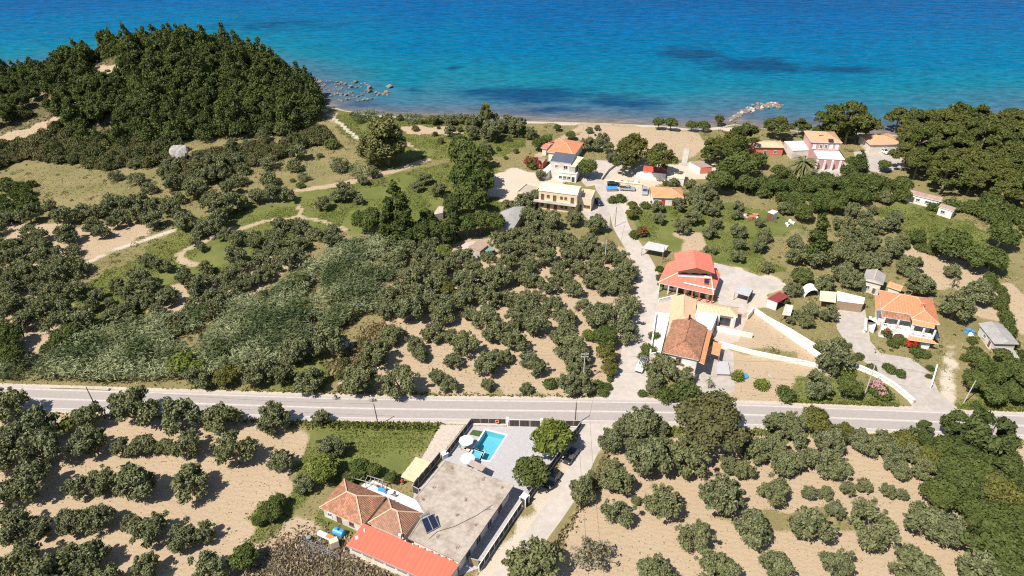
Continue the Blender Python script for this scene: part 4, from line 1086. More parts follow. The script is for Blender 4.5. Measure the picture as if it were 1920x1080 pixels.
# ------------------------------------------------------------------ the orange villa
def vz(x, y, z): return W(1620+x/6.75, 520+y/6.75, z)
ez, rz = 6.4, 8.5
E = dict(FL=vz(190, 165, ez), FR=vz(870, 270, ez), NR=vz(960, 600, ez), N2=vz(600, 522, ez), N1=vz(585, 468, ez), NL=vz(220, 405, ez))
R1, R2, R3 = vz(470, 215, rz), vz(680, 258, rz), vz(768, 425, rz-.25)
RV = vz(742, 365, rz-.15)
rt = root_at('villa', 'large white villa with an orange hipped roof, balconies and an outside stair, beside the driveway', 'house', [E['FL'], E['FR'], E['NR'], E['NL']])
mb = MB()
mb.rface([E['FL'], E['NL'], R1]); mb.rface([E['NL'], E['N1'], R2, R1]); mb.rface([E['N1'], E['N2'], RV, R2]); mb.rface([E['N2'], R3, RV]); mb.rface([E['N2'], E['NR'], R3]); mb.rface([E['NR'], E['FR'], RV, R3]); mb.rface([E['FR'], R2, RV]); mb.rface([E['FR'], E['FL'], R1, R2])
roof_soffit(mb, [E[k] for k in ('NL', 'N1', 'N2', 'NR', 'FR', 'FL')], .16, 1)
up = Vector((0, 0, .06))
for a, b in ((E['NL'], R1), (E['FL'], R1), (R1, R2), (R2, RV), (RV, R3), (R3, E['NR']), (R3, E['N2']), (R2, E['FR'])): mb.bar(a+up, b+up, .26, .12, 2)
mb.build('roof', [M['tile_new'], M['white'], M['ridge']], rt, weld=False)
chy = MB(); chy.box((RV.x, RV.y, 7.6), .7, .5, 1.6); chy.build('chimney', M['tile_orange'], rt)
eav = ccw([Z(E[k], 0) for k in ('NL', 'N1', 'N2', 'NR', 'FR', 'FL')])
body = inset(ccw([Z(E[k], 0) for k in ('NL', 'NR', 'FR', 'FL')]), [2.7, .8, .6, .6]); walls(rt, body, -.3, 6.35, M['white'])
def drop(ps, zs): return [vz(x, y, z) for (x, y), z in zip(ps, zs)]
for ps in ([(235, 412), (585, 468), (588, 556), (230, 500)], [(605, 530), (908, 586), (890, 648), (620, 598)]):
    s = drop(ps, (6.25, 6.25, 5.75, 5.75)); roof_slab(rt, s, (M['tile_old' if ps[0][0] < 300 else 'tile_orange'], M['white']), .12, 'skirt_roof')
roof_slab(rt, drop([(135, 225), (188, 225), (212, 412), (150, 412)], (5.5, 6.1, 6.1, 5.5)), (M['tile_new'], M['white']), .12, 'skirt_roof')
roof_slab(rt, drop([(565, 735), (850, 782), (945, 845), (565, 790)], (3.0, 3.0, 2.5, 2.5)), (M['tile_orange'], M['white']), .14, 'porch_roof')
# balconies with balusters
def balcony(pa, pb, depth, z, label):
    a, b = Z(pa, z), Z(pb, z); d = (b-a).normalized(); n = Vector((-d.y, d.x, 0))
    mb = MB(); mb.prism(ccw([a[:2], b[:2], (b+n*depth)[:2], (a+n*depth)[:2]]), -.2, z); mb.build('ground_floor', M['white'], rt)
    mb = MB(); L = (b-a).length; k = int(L/.35)
    for i in range(k+1):
        p = lerp(a, b, i/k)+n*.12; mb.lathe((p.x, p.y, z), [(.05, 0), (.09, .25), (.04, .5), (.07, .8)], 6)
    mb.bar(a+n*.12+Vector((0, 0, .86)), b+n*.12+Vector((0, 0, .86)), .22, .12); mb.bar(a+n*.12+Vector((0, 0, .05)), b+n*.12+Vector((0, 0, .05)), .2, .1)
    mb.build('balustrade', M['white_clean'], rt)
    for t in (0.01, .5, .99): p = lerp(a, b, t)+n*.15; posts(rt, [p], z, 5.7, .34, M['white'], 'column')
    return a, b, n
a, b, n = balcony(vz(225, 618, 3.2), vz(590, 690, 3.2), 2.6, 3.2, '')
c1 = MB(); m0 = lerp(a, b, .68); d = (b-a).normalized()
for rr, mm in ((1.35, 'white_clean'),):
    arc = [Vector((m0.x, m0.y, 0))+d*rr*math.cos(t)-n*.03+Vector((0, 0, 1.0+rr*.9*math.sin(t))) for t in np.linspace(0, math.pi, 13)]
    c1.tube([arc[0]-Vector((0, 0, 1.0))]+arc+[arc[-1]-Vector((0, 0, 1.0))], .13, 6)
ao = c1.build('archway', M['white_clean'], rt)
mb = MB(); mb.poly([Vector((m0.x, m0.y, .02))+d*1.3-n*.02]+[Vector((m0.x, m0.y, 0))+d*1.3*math.cos(t)-n*.02+Vector((0, 0, 1.0+1.15*math.sin(t))) for t in np.linspace(0, math.pi, 13)]+[Vector((m0.x, m0.y, .02))-d*1.3-n*.02]); mb.build('door', M['shutter'], ao)
opening(rt, a, b, .12, .9, 1.2, 1.3, M['frame'], M['glass'])
a2, b2, n2 = balcony(vz(585, 735, 3.1), vz(865, 785, 3.1), 2.4, 3.1, '')
for t in (.14, .36): opening(rt, body[0], body[1], t, 3.3, 2.2, 2.0, M['frame'], M['shutter'], 'window', 2)
for t in (.62, .86): opening(rt, body[0], body[1], t, 3.3, 2.0, 1.9, M['frame'], M['shutter'], 'window', 2)
for t in (.3, .7): opening(rt, body[1], body[2], t, 3.8, 1.1, 1.3, M['frame'], M['shutter'])
opening(rt, body[3], body[0], .75, 3.6, 1.0, 1.5, M['frame'], M['shutter'])
# outside stair
sa, sb = vz(35, 690, 0), vz(45, 540, 3.2); sa.z = 0
st = MB(); dv = Vector((sb.x-sa.x, sb.y-sa.y, 0)); sd = Vector((dv.y, -dv.x, 0)).normalized()
for k in range(14):
    p, q_ = sa+dv*(k/14), sa+dv*((k+1)/14); st.prism(ccw([(p-sd*.7)[:2], (p+sd*.7)[:2], (q_+sd*.7)[:2], (q_-sd*.7)[:2]]), 0, 3.2*(k+1)/14)
so = st.build('staircase', M['offwhite'], rt, weld=False)
mb = MB()
for s in (-.8, .8): mb.bar(sa+sd*s+Vector((0, 0, .8)), sa+dv+sd*s+Vector((0, 0, 4.0)), .16, .7)
mb.build('stair_rail', M['white_clean'], so)
lp = sa+dv; mb = MB(); mb.prism(ccw([(lp-sd*.9)[:2], Z(vz(150, 500, 3.2), 0)[:2], Z(vz(160, 580, 3.2), 0)[:2], (lp+sd*.9)[:2]]), 0, 3.2); mb.build('landing', M['white'], rt)
c = drop([(862, 655), (885, 655), (950, 745), (925, 770)], (3.9, 3.9, 2.9, 2.9)); t = root_at('solar_heater', 'blue solar panel leaning at the corner of the orange villa balcony', 'solar heater', c); t.location.z = 2.6
roof_slab(t, c, (plain('blue_solar_glass', (.03, .07, .16), .15, spec=.6), M['steel']), .1, 'collector'); mb = MB(); mb.tube([c[0]+up*4, c[1]+up*4], .22, 8); mb.build('tank', M['white_clean'], t)
for p in c:
    mb = MB(); mb.bar(p, Z(p, 2.4), .06, .06); mb.build('leg', M['steel'], t)

# ------------------------------------------------------------------ outbuildings east of the lane
simple_house('outbuilding', 'old grey roofed outbuilding with stained walls behind the orange villa', [(1614, 523), (1652, 533), (1666, 516), (1628, 506)], 3.9, .9, M['grey_sheet'], M['offwhite'], 'd', 0, 0, wins=((0, .3, 1.2, .9, 1.0, 'w'), (0, .7, .1, .9, 1.9, 'd')))
simple_house('tiled_annex', 'narrow annex with striped orange tiles behind the orange villa', [(1669, 538), (1691, 547), (1694, 535), (1664, 526)], 2.8, .5, M['tile_orange'], M['offwhite'], 'w', 0, 0)
def canopy(name, label, pxs, zs, mats, pm, back=None, th=.1, cat='shed', pw=.14):
    c = [W(x, y, z) for (x, y), z in zip(pxs, zs)]; t = root_at(name, label, cat, c); roof_slab(t, c, mats, th)
    cc = sum(c, Vector())/4
    posts(t, [lerp(p, cc, .05) for p in c], 0, min(zs)-.08, pw, pm)
    if back is not None:
        for i, m in back:
            a, b = lerp(c[i], cc, .04), lerp(c[(i+1) % 4], cc, .04); d = (b-a).normalized(); n = Vector((-d.y, d.x, 0))*.06; mb = MB()
            mb.prism(ccw([(a-n)[:2], (b-n)[:2], (b+n)[:2], (a+n)[:2]]), 0, min(zs)-.15); mb.build('wall', m, t)
    return t
canopy('carport', 'beige roofed carport beside the white roofed garage', [(1537, 564), (1567, 567.5), (1569, 547.4), (1537.8, 545)], (2.6, 2.6, 2.8, 2.8), (M['canvas'], M['wood']), M['wood'], ((2, M['offwhite']),))
canopy('garage', 'long garage with a white roof and open brown front at the top of the driveway', [(1570, 564), (1619, 570.5), (1622, 558), (1570, 545.5)], (2.7, 2.7, 3.0, 3.0), (M['white'], M['wood']), M['wood'], ((2, M['offwhite']), (0, M['wood']), (1, M['offwhite']), (3, M['offwhite'])))
canopy('garden_hut', 'white garden hut with a dark maroon roof beside the white walls', [(1438, 560), (1458, 567.5), (1480, 555.6), (1462, 547)], (2.6, 2.6, 2.9, 2.9), (M['maroon'], M['wood']), M['wood'], ((3, M['white']), (2, M['white']), (0, M['white'])))
t = canopy('striped_awning', 'striped beige and white awning in the garden beside the maroon roofed hut', [(1466, 590), (1482, 592), (1488, 573), (1473, 570)], (2.0, 2.0, 2.3, 2.3), (tiles('awning_stripes', (.66, .6, .5), (.5, .42, .34), (.6, .55, .47), .8, 50., .3, .2), M['canvas']), M['wood'], cat='awning')
p = W(1519, 552); t = thing('dome_tent', 'white arched garden shelter beside the beige carport', 'shelter', p); mb = MB()
for k in range(10):
    a0, a1 = math.pi*k/10, math.pi*(k+1)/10; 
    for y0, y1 in ((-1.6, 1.6),): mb.poly([(p.x-2*math.cos(a0), p.y+y0, 2.5*math.sin(a0)), (p.x-2*math.cos(a1), p.y+y0, 2.5*math.sin(a1)), (p.x-2*math.cos(a1), p.y+y1, 2.5*math.sin(a1)), (p.x-2*math.cos(a0), p.y+y1, 2.5*math.sin(a0))])
mb.build('cover', M['whitecanvas'], t); mb = MB(); mb.poly([(p.x-1.99*math.cos(a), p.y+1.55, 2.48*math.sin(a)) for a in np.linspace(0, math.pi, 11)]); mb.build('end_wall', M['whitecanvas'], t)
canopy('hut', 'grey roofed open hut beside the pale parking area', [(1377.5, 548.5), (1404, 556), (1413, 540.5), (1383, 534)], (2.4, 2.4, 2.6, 2.6), (plain('grey_membrane', (.40, .40, .40), .8, var=.08), M['wood']), M['wood'], ((2, M['white']), (1, M['dark'])))
canopy('carport', 'grey roofed open shelter on posts beside the bend of the lane', [(1203, 465.5), (1244, 473), (1254, 460.5), (1216, 452.5)], (2.5, 2.5, 2.8, 2.8), (plain('grey_roofing', (.44, .43, .42), .85, var=.08), M['wood']), M['wood'])
rt, q, w = simple_house('barn', 'brownish grey barn with a ridge roof beside the vegetable plot', [(1860, 646), (1905, 643), (1886, 609), (1840, 604.5)], 3.0, .7, M['grey_sheet'], M['offwhite'], 'd', 0, 0, wins=((3, .4, 1., 1., 1., 'w'), (3, .75, .1, 1.1, 2., 'd')), caps=False)
canopy('lean_to', 'low grey lean-to in front of the brownish barn', [(1884, 668), (1912, 672), (1899, 653), (1860, 648)], (1.9, 1.9, 2.5, 2.5), (M['grey_sheet'], M['wood']), M['wood'])
simple_house('cottage', 'long low white cottage with a stone coloured roof at the edge of the pine wood', [(1701, 362), (1763, 378), (1771, 370), (1708, 355.5)], 3.0, .7, M['brown_sheet'], M['white'], 'w', 0, 0, .25, wins=((0, .16, .1, 1.2, 2.1, 'd'), (0, .33, 1.1, 1.1, .9, 'w'), (0, .62, 1.1, 1.1, .9, 'w'), (0, .88, 1.1, 1.1, .9, 'w')), caps=False)
simple_house('cottage', 'short white cottage with a stone coloured roof, nearer the mown grass', [(1759.5, 387), (1788, 396.5), (1795, 389.5), (1767, 381)], 2.9, .5, M['brown_sheet'], M['white'], 'w', 0, 0, .2, wins=((0, .35, 1.1, 1.2, .9, 'w'),), caps=False)
canopy('tool_shed', 'small brown tool shed with a white roof among the olive trees', [(1439, 397.5), (1450, 402), (1459, 396.5), (1448.5, 393)], (2.7, 2.7, 2.9, 2.9), (M['white'], M['wood']), M['wood'], ((0, M['shutter']), (1, M['white']), (2, M['white']), (3, M['shutter'])))

# ------------------------------------------------------------------ cream building and its neighbours up the lane
q = corners([(1009.5, 356.5), (1080.5, 366), (1092.6, 349.5), (1018, 340.5)], 6.6)
rt = root_at('apartment_block', 'long two storey cream building with brown shuttered windows and a roof terrace', 'apartment house', q)
w = inset(q, .15); walls(rt, w, -.3, 6.5, M['cream']); roof_pitched(rt, q, .7, (M['cream_roof'], M['cream'], M['cream_roof']), 'w', 0, 0, caps=False)
for t, ww, hh, z0, kd in ((.1, .9, 1.9, 3.5, 's'), (.25, .8, .9, 4.4, 's'), (.42, .9, 1.9, 3.5, 's'), (.6, .7, .8, 4.5, 's'), (.71, .7, .8, 4.5, 's'), (.88, .9, 1.9, 3.5, 's'), (.1, .8, .9, 1.2, 'g'), (.26, .9, 2., .1, 's'), (.45, .9, 2., .1, 's'), (.62, .7, .8, 1.3, 's'), (.73, .7, .8, 1.3, 's'), (.92, .9, 2., .1, 's')):
    opening(rt, w[0], w[1], t, z0, ww, hh, M['brownframe'], M['shutter'] if kd == 's' else M['glass'], 'door' if hh > 1.5 else 'window', 0)
d = (w[1]-w[0]).normalized(); n = Vector((d.y, -d.x)); a, b = Vector((w[0].x, w[0].y, 3.2))+Z(n, 0)*.75-Z(d, 0)*1.5, Vector((w[1].x, w[1].y, 3.2))+Z(n, 0)*.75
mb = MB(); mb.bar(a, b, 1.5, .2); mb.build('balcony_slab', M['offwhite'], rt); mb = MB(); mb.bar(a+Z(n, 0)*.7+Vector((0, 0, .45)), b+Z(n, 0)*.7+Vector((0, 0, .45)), .12, .75); mb.build('balcony_parapet', M['offwhite'], rt)
def terrace_block(pxs, z, par, name, wallm, top):
    p = ccw([Z(v, 0)[:2] for v in corners(pxs, z)]); mb = MB(); mb.prism(p, -.3, z, 0, 1); i = inset(p, .22)
    for k in range(4): mb.prism(ccw([p[k], p[(k+1) % 4], i[(k+1) % 4], i[k]]), z, z+par)
    mb.build(name, [wallm, top], rt, weld=False); return p
p = terrace_block([(1081.7, 374.5), (1106, 377), (1119, 362), (1095, 358)], 3.6, .9, 'terrace_wing', M['cream'], M['patio'])
opening(rt, p[0], p[1], .2, .1, .9, 2., M['frame'], M['shutter'], 'door', 0); opening(rt, p[0], p[1], .55, 1.2, .8, .8, M['brownframe'], M['glass']); opening(rt, p[0], p[1], .8, 1.2, .8, .8, M['brownframe'], M['glass'])
p = terrace_block([(974, 363), (1000, 369), (1008, 350), (982, 343)], 3.2, .4, 'terrace_wing', M['cream'], M['concrete'])
opening(rt, p[0], p[1], .7, 1.2, .8, .8, M['brownframe'], M['glass']); opening(rt, p[0], p[1], .35, .1, .9, 2., M['brownframe'], M['shutter'], 'door', 0)
mb = MB(); sa = Vector((w[0].x, w[0].y, 0))+Z(n, 0)*4.5-Z(d, 0)*1.8; sb = a.copy(); sb.z = 0
for k in range(10): 
    u, v = lerp(sa, sb, k/10), lerp(sa, sb, (k+1)/10); mb.prism(ccw([(u-Z(d, 0)*.6)[:2], (u+Z(d, 0)*.6)[:2], (v+Z(d, 0)*.6)[:2], (v-Z(d, 0)*.6)[:2]]), 0, 3.2*(k+1)/10)
mb.build('staircase', M['offwhite'], rt, weld=False)
q = corners([(1031, 301), (1067, 307), (1083, 292.5), (1042, 288)], 6.3)
rt = root_at('slate_house', 'tall white house with a dark blue grey roof beside the round bright green tree', 'house', q)
w = inset(q, .1); walls(rt, w, -.3, 6.2, M['offwhite']); mb = MB(); hi = [q[0], q[1], q[2]+Vector((0, 0, .6)), q[3]+Vector((0, 0, .6))]; roof_slab(rt, hi, (M['greyblue_roof'], M['offwhite']), .15)
def rblock(pxs, z, wallm, topm, name): 
    c = corners(pxs, z); p = ccw([Z(v, 0)[:2] for v in c]); walls(rt, p, -.3, z-.1, wallm, name); roof_slab(rt, [Z(v, z) for v in inset(p, -.15)], (topm, M['white']), .15, 'roof'); return p
rblock([(1067.5, 311), (1080, 313), (1092, 295), (1083, 293)], 5.6, M['rubble'], M['canvas'], 'wing')
p = rblock([(1045.6, 321.5), (1079, 327), (1088, 314), (1054, 312)], 3.3, M['white'], M['offwhite'], 'porch')
for t in (.12, .35, .58): opening(rt, p[0], p[1], t, 1.0, 1.0, 1.1, M['frame'], M['glass'])
opening(rt, p[0], p[1], .82, .1, 1., 2.0, M['frame'], M['glass'], 'door', 0)
opening(rt, w[0], w[1], .3, 4.2, .9, .9, M['frame'], M['glass']); opening(rt, w[0], w[1], .75, 4.0, 1.4, 1.3, M['frame'], M['glass'])
rblock([(1022, 322), (1031, 324), (1036, 308), (1027, 306)], 3.0, M['white'], M['white'], 'side_wing')
simple_house('orange_bungalow', 'bungalow with a broad orange tiled roof behind the dark blue grey roof', [(1020, 285), (1073, 291), (1098, 268), (1052, 259)], 3.6, 1.5, M['tile_new'], M['white'], 'w', None, None, wins=((0, .2, 1., 1., 1.1, 'w'), (3, .5, 1., 1., 1.1, 'w')))
simple_house('tiled_annex', 'small reddish tiled annex at the left end of the broad orange roof', [(1012, 277), (1024, 279), (1040, 269), (1029, 266)], 2.9, .5, M['coral_sheet'], M['offwhite'], 'w', 0, 0)
simple_house('animal_shed', 'reddish shed with a grey lean-to roof left of the dark blue grey roof', [(1001, 303), (1020, 306), (1024, 296), (1008, 293)], 2.4, .3, M['brown_sheet'], M['redwall'], 'w', 0, 0, .15, caps=False)
simple_house('barn', 'long grey barn with a sagging ridge roof in front of the cream building', [(923, 414), (957, 438), (989, 387), (941, 396)], 3.2, .8, M['grey_sheet'], M['rubble'], 'd', 0, 0, .3, caps=False, square=False)
canopy('shack', 'rusty roofed shack among the olives below the grey barn', [(878, 462), (900, 471.5), (916, 459), (902, 450)], (2.6, 2.6, 2.9, 2.9), (M['brown_sheet'], M['wood']), M['wood'], ((0, M['rubble']), (1, M['wood']), (2, M['wood']), (3, M['rubble'])))
canopy('shack', 'pale patched shack roof half hidden by olives beside the rusty shack', [(854, 468), (874, 468), (894, 452), (874, 454)], (2.2, 2.2, 2.6, 2.6), (M['patio'], M['wood']), M['wood'], ((0, M['rubble']), (3, M['rubble'])))
canopy('lean_to', 'green roofed lean-to beside the rusty shack', [(906.7, 468.5), (917, 474.5), (928, 467), (920, 461.7)], (1.9, 1.9, 2.1, 2.1), (plain('green_sheet', (.16, .28, .25), .6), M['wood']), M['wood'], ((1, M['dark']),))
canopy('ruin', 'ruined hut with a pinkish broken roof between the dark conifers', [(811, 403), (830, 399), (833, 388), (823, 386)], (2.3, 2.3, 2.6, 2.6), (M['patio'], M['rubble']), M['wood'], ((0, M['rubble']), (1, M['rubble'])))
rt, q, w = simple_house('tiled_cottage', 'small white cottage with an orange hipped roof and red doors, beside the parked cars', [(1218, 369.5), (1279, 372), (1281, 351), (1224, 350)], 3.0, 1.4, M['tile_orange'], M['white'], 'w', None, None, wins=((0, .12, 1., .9, 1.1, 'w'), (0, .35, .1, 1., 2., 'r'), (0, .72, .1, 1., 2., 'r'), (0, .88, 1., .9, 1.1, 'w')))
c = corners([(1206, 322), (1250, 326), (1251, 317), (1206, 312)], 2.8)
rt = root_at('long_shed', 'long white shed with a bright red strip of roof behind the small orange cottage', 'shed', c); walls(rt, inset(c, .2), -.2, 2.7, M['white']); roof_slab(rt, [c[0], c[1], c[2]+Vector((0, 0, .4)), c[3]+Vector((0, 0, .4))], (plain('red_roof_paint', (.52, .09, .06), .6), M['white']), .12)
c = corners([(1252, 332), (1284, 336), (1286, 322), (1254, 318)], 2.6); walls(rt, inset(c, .1), -.2, 2.5, M['white'], 'annex'); roof_slab(rt, c, (M['canvas'], M['white']), .12, 'annex_roof')
mb = MB(); mb.prism(ccw([W(x, y)[:2] for x, y in [(1192, 332), (1282, 342), (1284, 334), (1195, 325)]]), -.1, .8); mb.build('white_terrace', M['white'], rt)
canopy('beach_hut', 'hut with half white half rusty roof and a red end, beside the boardwalk', [(1292, 302.5), (1314, 314.5), (1336, 312.5), (1313, 301)], (2.4, 2.4, 2.6, 2.6), (M['brown_sheet'], M['wood']), M['wood'], ((0, M['white']), (1, M['redwall']), (2, M['white'])))
c = [W(1281 if k < 2 else 1284, 0) for k in range(2)]
mb = MB(); pa, pb = W(1282, 310), W(1288.5, 279); mb.bar(pa+Vector((0, 0, .12)), pb+Vector((0, 0, .12)), 2.0, .14); o = mb.build('boardwalk', M['lane']); tag(o, 'pale boardwalk leading across the dry field towards the beach', 'boardwalk')
# taverna by the shore
q = corners([(1511.7, 266), (1575, 268), (1569, 247), (1516, 246)], 7.2)
rt = root_at('taverna', 'big rose pink house with hipped roof and white veranda, near the shore', 'house', q); w = inset(q, .4); walls(rt, w, -.3, 7.1, M['pink']); roof_pitched(rt, q, 1.9, (M['tile_mid'], M['white'], M['ridge']), 'w', None, None)
for t in (.12, .35, .52, .7, .9): opening(rt, w[0], w[1], t, 4.6, 1.0, 1.7, M['white_clean'], M['glass'] if t in (.35, .52) else M['white_clean'])
for x, y in ((1539, 254), (1558, 262)): 
    p = W(x, y, 8.3); mb = MB(); mb.box((p.x, p.y, 8.0), 1.6, 1.0, .5); mb.build('roof_window', M['glass'], rt)
rblock([(1531, 297), (1579, 299), (1573.5, 278), (1526.5, 277)], 3.8, M['pink'], M['white'], 'veranda_back')
for t in (.04, .35, .66, .97): p = lerp(W(1531, 301, 3.5), W(1578, 303, 3.5), t); posts(rt, [p], 0, 3.7, .6, M['white'], 'column')
rblock([(1480, 282), (1514, 281), (1511, 264), (1478, 265)], 3.6, M['offwhite'], M['white'], 'side_wing')
simple_house('guest_house', 'low brick red house with a sandy tiled roof beside the rose pink house', [(1411, 276), (1472, 277), (1464, 264), (1409, 263)], 3.4, .8, M['tile_pale'], M['redwall'], 'w', 0, None, wins=((0, .4, .1, 1., 2., 'w'), (0, .75, 1., 1., 1., 'w')))
simple_house('guest_house', 'low house with a broad sandy orange roof under the tall shore pines', [(1622, 272), (1682, 270), (1679, 250), (1619, 251)], 3.4, 1.3, M['tile_mid'], M['offwhite'], 'w', None, None, wins=((0, .5, .1, 1., 2., 'w'),))
# pieces on the headland
p = WT(105, 240); t = thing('container', 'rust orange container on the edge of the pale headland track', 'container', p); mb = MB(); mb.box((p.x, p.y, p.z), 5, 2.2, 2.3, -.15); mb.build('body', noisy('rusty_orange', (.42, .12, .04), (.55, .2, .07), 1.5, .8), t); mb = MB(); mb.box((p.x, p.y, p.z+2.3), 5.1, 2.3, .1, -.15); mb.build('lid', M['brown_sheet'], t)
p = WT(132, 207); t = thing('caravan', 'pale blue white caravan half hidden by pines beside the headland track', 'caravan', p); mb = MB(); mb.box((p.x, p.y, p.z+.5), 5.5, 2.3, 2.2, .25); mb.build('body', plain('pale_caravan', (.6, .68, .78), .5), t); mb = MB(); mb.box((p.x, p.y, p.z+1.4), 5.56, 2.36, .6, .25); mb.build('window_band', M['glass'], t)
mb = MB(); mb.box((p.x, p.y, p.z-.3), 1.2, 2.0, .8, .25); mb.build('wheel_base', M['dark'], t)
# ------------------------------------------------------------------ plants
prng = np.random.default_rng(11)
def unit(v): return v/(np.linalg.norm(v, axis=-1, keepdims=True)+1e-9)
def leaf_mesh(name, C, Nn, S, T, mat, aspect=1.5, dirs=None):
    """one leaf clump per row: centre, facing, size, tone"""
    n = len(C)
    rnd = unit(prng.normal(size=(n, 3))) if dirs is None else dirs
    Tn = unit(np.cross(Nn, rnd)) if dirs is None else unit(rnd)
    B = unit(np.cross(Nn, Tn))
    a = Tn*(S*0.5*aspect)[:, None]; b = B*(S*0.5)[:, None]
    bend = Nn*(S*0.14)[:, None]
    V = np.stack([C-a-bend, C-b, C+a-bend, C+b], 1).reshape(-1, 3)
    m = bpy.data.meshes.new(name)
    m.vertices.add(4*n); m.vertices.foreach_set('co', V.astype(np.float32).ravel())
    m.loops.add(4*n); m.loops.foreach_set('vertex_index', np.arange(4*n))
    m.polygons.add(n); m.polygons.foreach_set('loop_start', np.arange(0, 4*n, 4)); m.polygons.foreach_set('loop_total', np.full(n, 4))
    m.update(calc_edges=True)
    t = m.attributes.new('tint', 'FLOAT', 'FACE'); t.data.foreach_set('value', T.astype(np.float32))
    m.materials.append(mat)
    return m
def lobe_leaves(lobes, total, size, spread=0.55, low=-0.45, shell=(0.72, 1.1)):
    L = np.array(lobes, float); w = L[:, 3]*L[:, 4]+L[:, 3]*L[:, 5]; w = w/w.sum()
    k = prng.choice(len(L), total, p=w)
    d = unit(prng.normal(size=(total*2, 3))); d = d[d[:, 2] > low][:total]; k = k[:len(d)]
    r = prng.uniform(shell[0], shell[1], len(d))
    # ragged outline: direction-dependent reach within each lobe
    ph = prng.uniform(0, 6.28, (len(L), 3))
    rag = 1+0.16*np.sin(4.3*d[:, 0]+ph[k, 0])*np.sin(4.1*d[:, 1]+ph[k, 1])+0.12*np.sin(7*d[:, 2]+ph[k, 2]+5*d[:, 0])
    C = L[k, :3]+d*L[k, 3:6]*(r*rag)[:, None]
    N = unit(d+spread*prng.normal(size=d.shape)+np.array([0, 0, .15]))
    S = size*prng.uniform(0.6, 1.35, len(d))
    lt = prng.uniform(-.22, .22, len(L))
    T = np.clip(prng.beta(2, 2.4, len(d))+lt[k], 0, 1)
    return C, N, S, T
def trunk_mb(limbs):
    mb = MB()
    for path, rs in limbs: mb.tube(path, rs, 6, cap=False)
    return mb
M['bark'] = noisy('olive_bark', (.13, .10, .075), (.24, .195, .15), 4.0, 0.95)
M['pinebark'] = noisy('pine_bark', (.16, .115, .085), (.30, .235, .19), 3.0, 0.95)
LM = {
 'olive': leafmat('olive_leaves', (.080, .094, .040), (.260, .270, .140), (.190, .195, .085), .12, .34),
 'pine': leafmat('pine_needles', (.042, .060, .020), (.135, .155, .055), (.110, .135, .040), .14, .40),
 'umbrella': leafmat('umbrella_pine_needles', (.046, .064, .017), (.155, .175, .052), (.150, .145, .045), .14, .36),
 'conifer': leafmat('conifer_leaves', (.036, .054, .017), (.125, .152, .050), (.105, .125, .036), .14, .40),
 'broad': leafmat('broad_leaves', (.042, .066, .018), (.145, .180, .055), (.125, .142, .045), .16, .40),
 'lime': leafmat('bright_leaves', (.085, .115, .022), (.28, .305, .080), (.19, .225, .045), .28, .25),
 'euc': leafmat('eucalyptus_leaves', (.100, .105, .036), (.280, .265, .105), (.20, .20, .075), .20, .25),
 'bush': leafmat('scrub_leaves', (.048, .064, .022), (.155, .175, .066), (.165, .145, .068), .14, .45),
 'oak': leafmat('holm_oak_leaves', (.055, .055, .022), (.165, .150, .066), (.12, .12, .05), .10, .2),
 'ochre': leafmat('ochre_leaves', (.080, .082, .020), (.215, .205, .062), (.15, .145, .04), .15, .3),
 'reed': leafmat('reed_leaves', (.070, .100, .040), (.34, .36, .19), None, .2, .0),
 'grass': leafmat('grass_blades', (.095, .125, .026), (.27, .27, .085), None, .25, .0),
 'hay': leafmat('dry_grass_blades', (.20, .155, .070), (.42, .34, .19), None, .2, .0),
 'deadhay': leafmat('dead_stalks', (.24, .185, .12), (.46, .37, .26), None, .25, .0),
 'palm': leafmat('palm_fronds', (.075, .082, .036), (.23, .215, .105), None, .15, .1),
 'pink': leafmat('oleander_flowers', (.42, .19, .20), (.62, .40, .40), None, .2, .1),
 'red': leafmat('red_flowers', (.50, .02, .015), (.70, .06, .03), None, .2, .1),
 'rust': leafmat('bougainvillea_bracts', (.16, .045, .022), (.30, .115, .06), None, .2, .1),
 'bare': leafmat('sparse_grey_leaves', (.17, .15, .085), (.30, .27, .17), None, .15, .1),
}
PROTO = {}
def add_proto(sp, variants):
    PROTO[sp] = variants
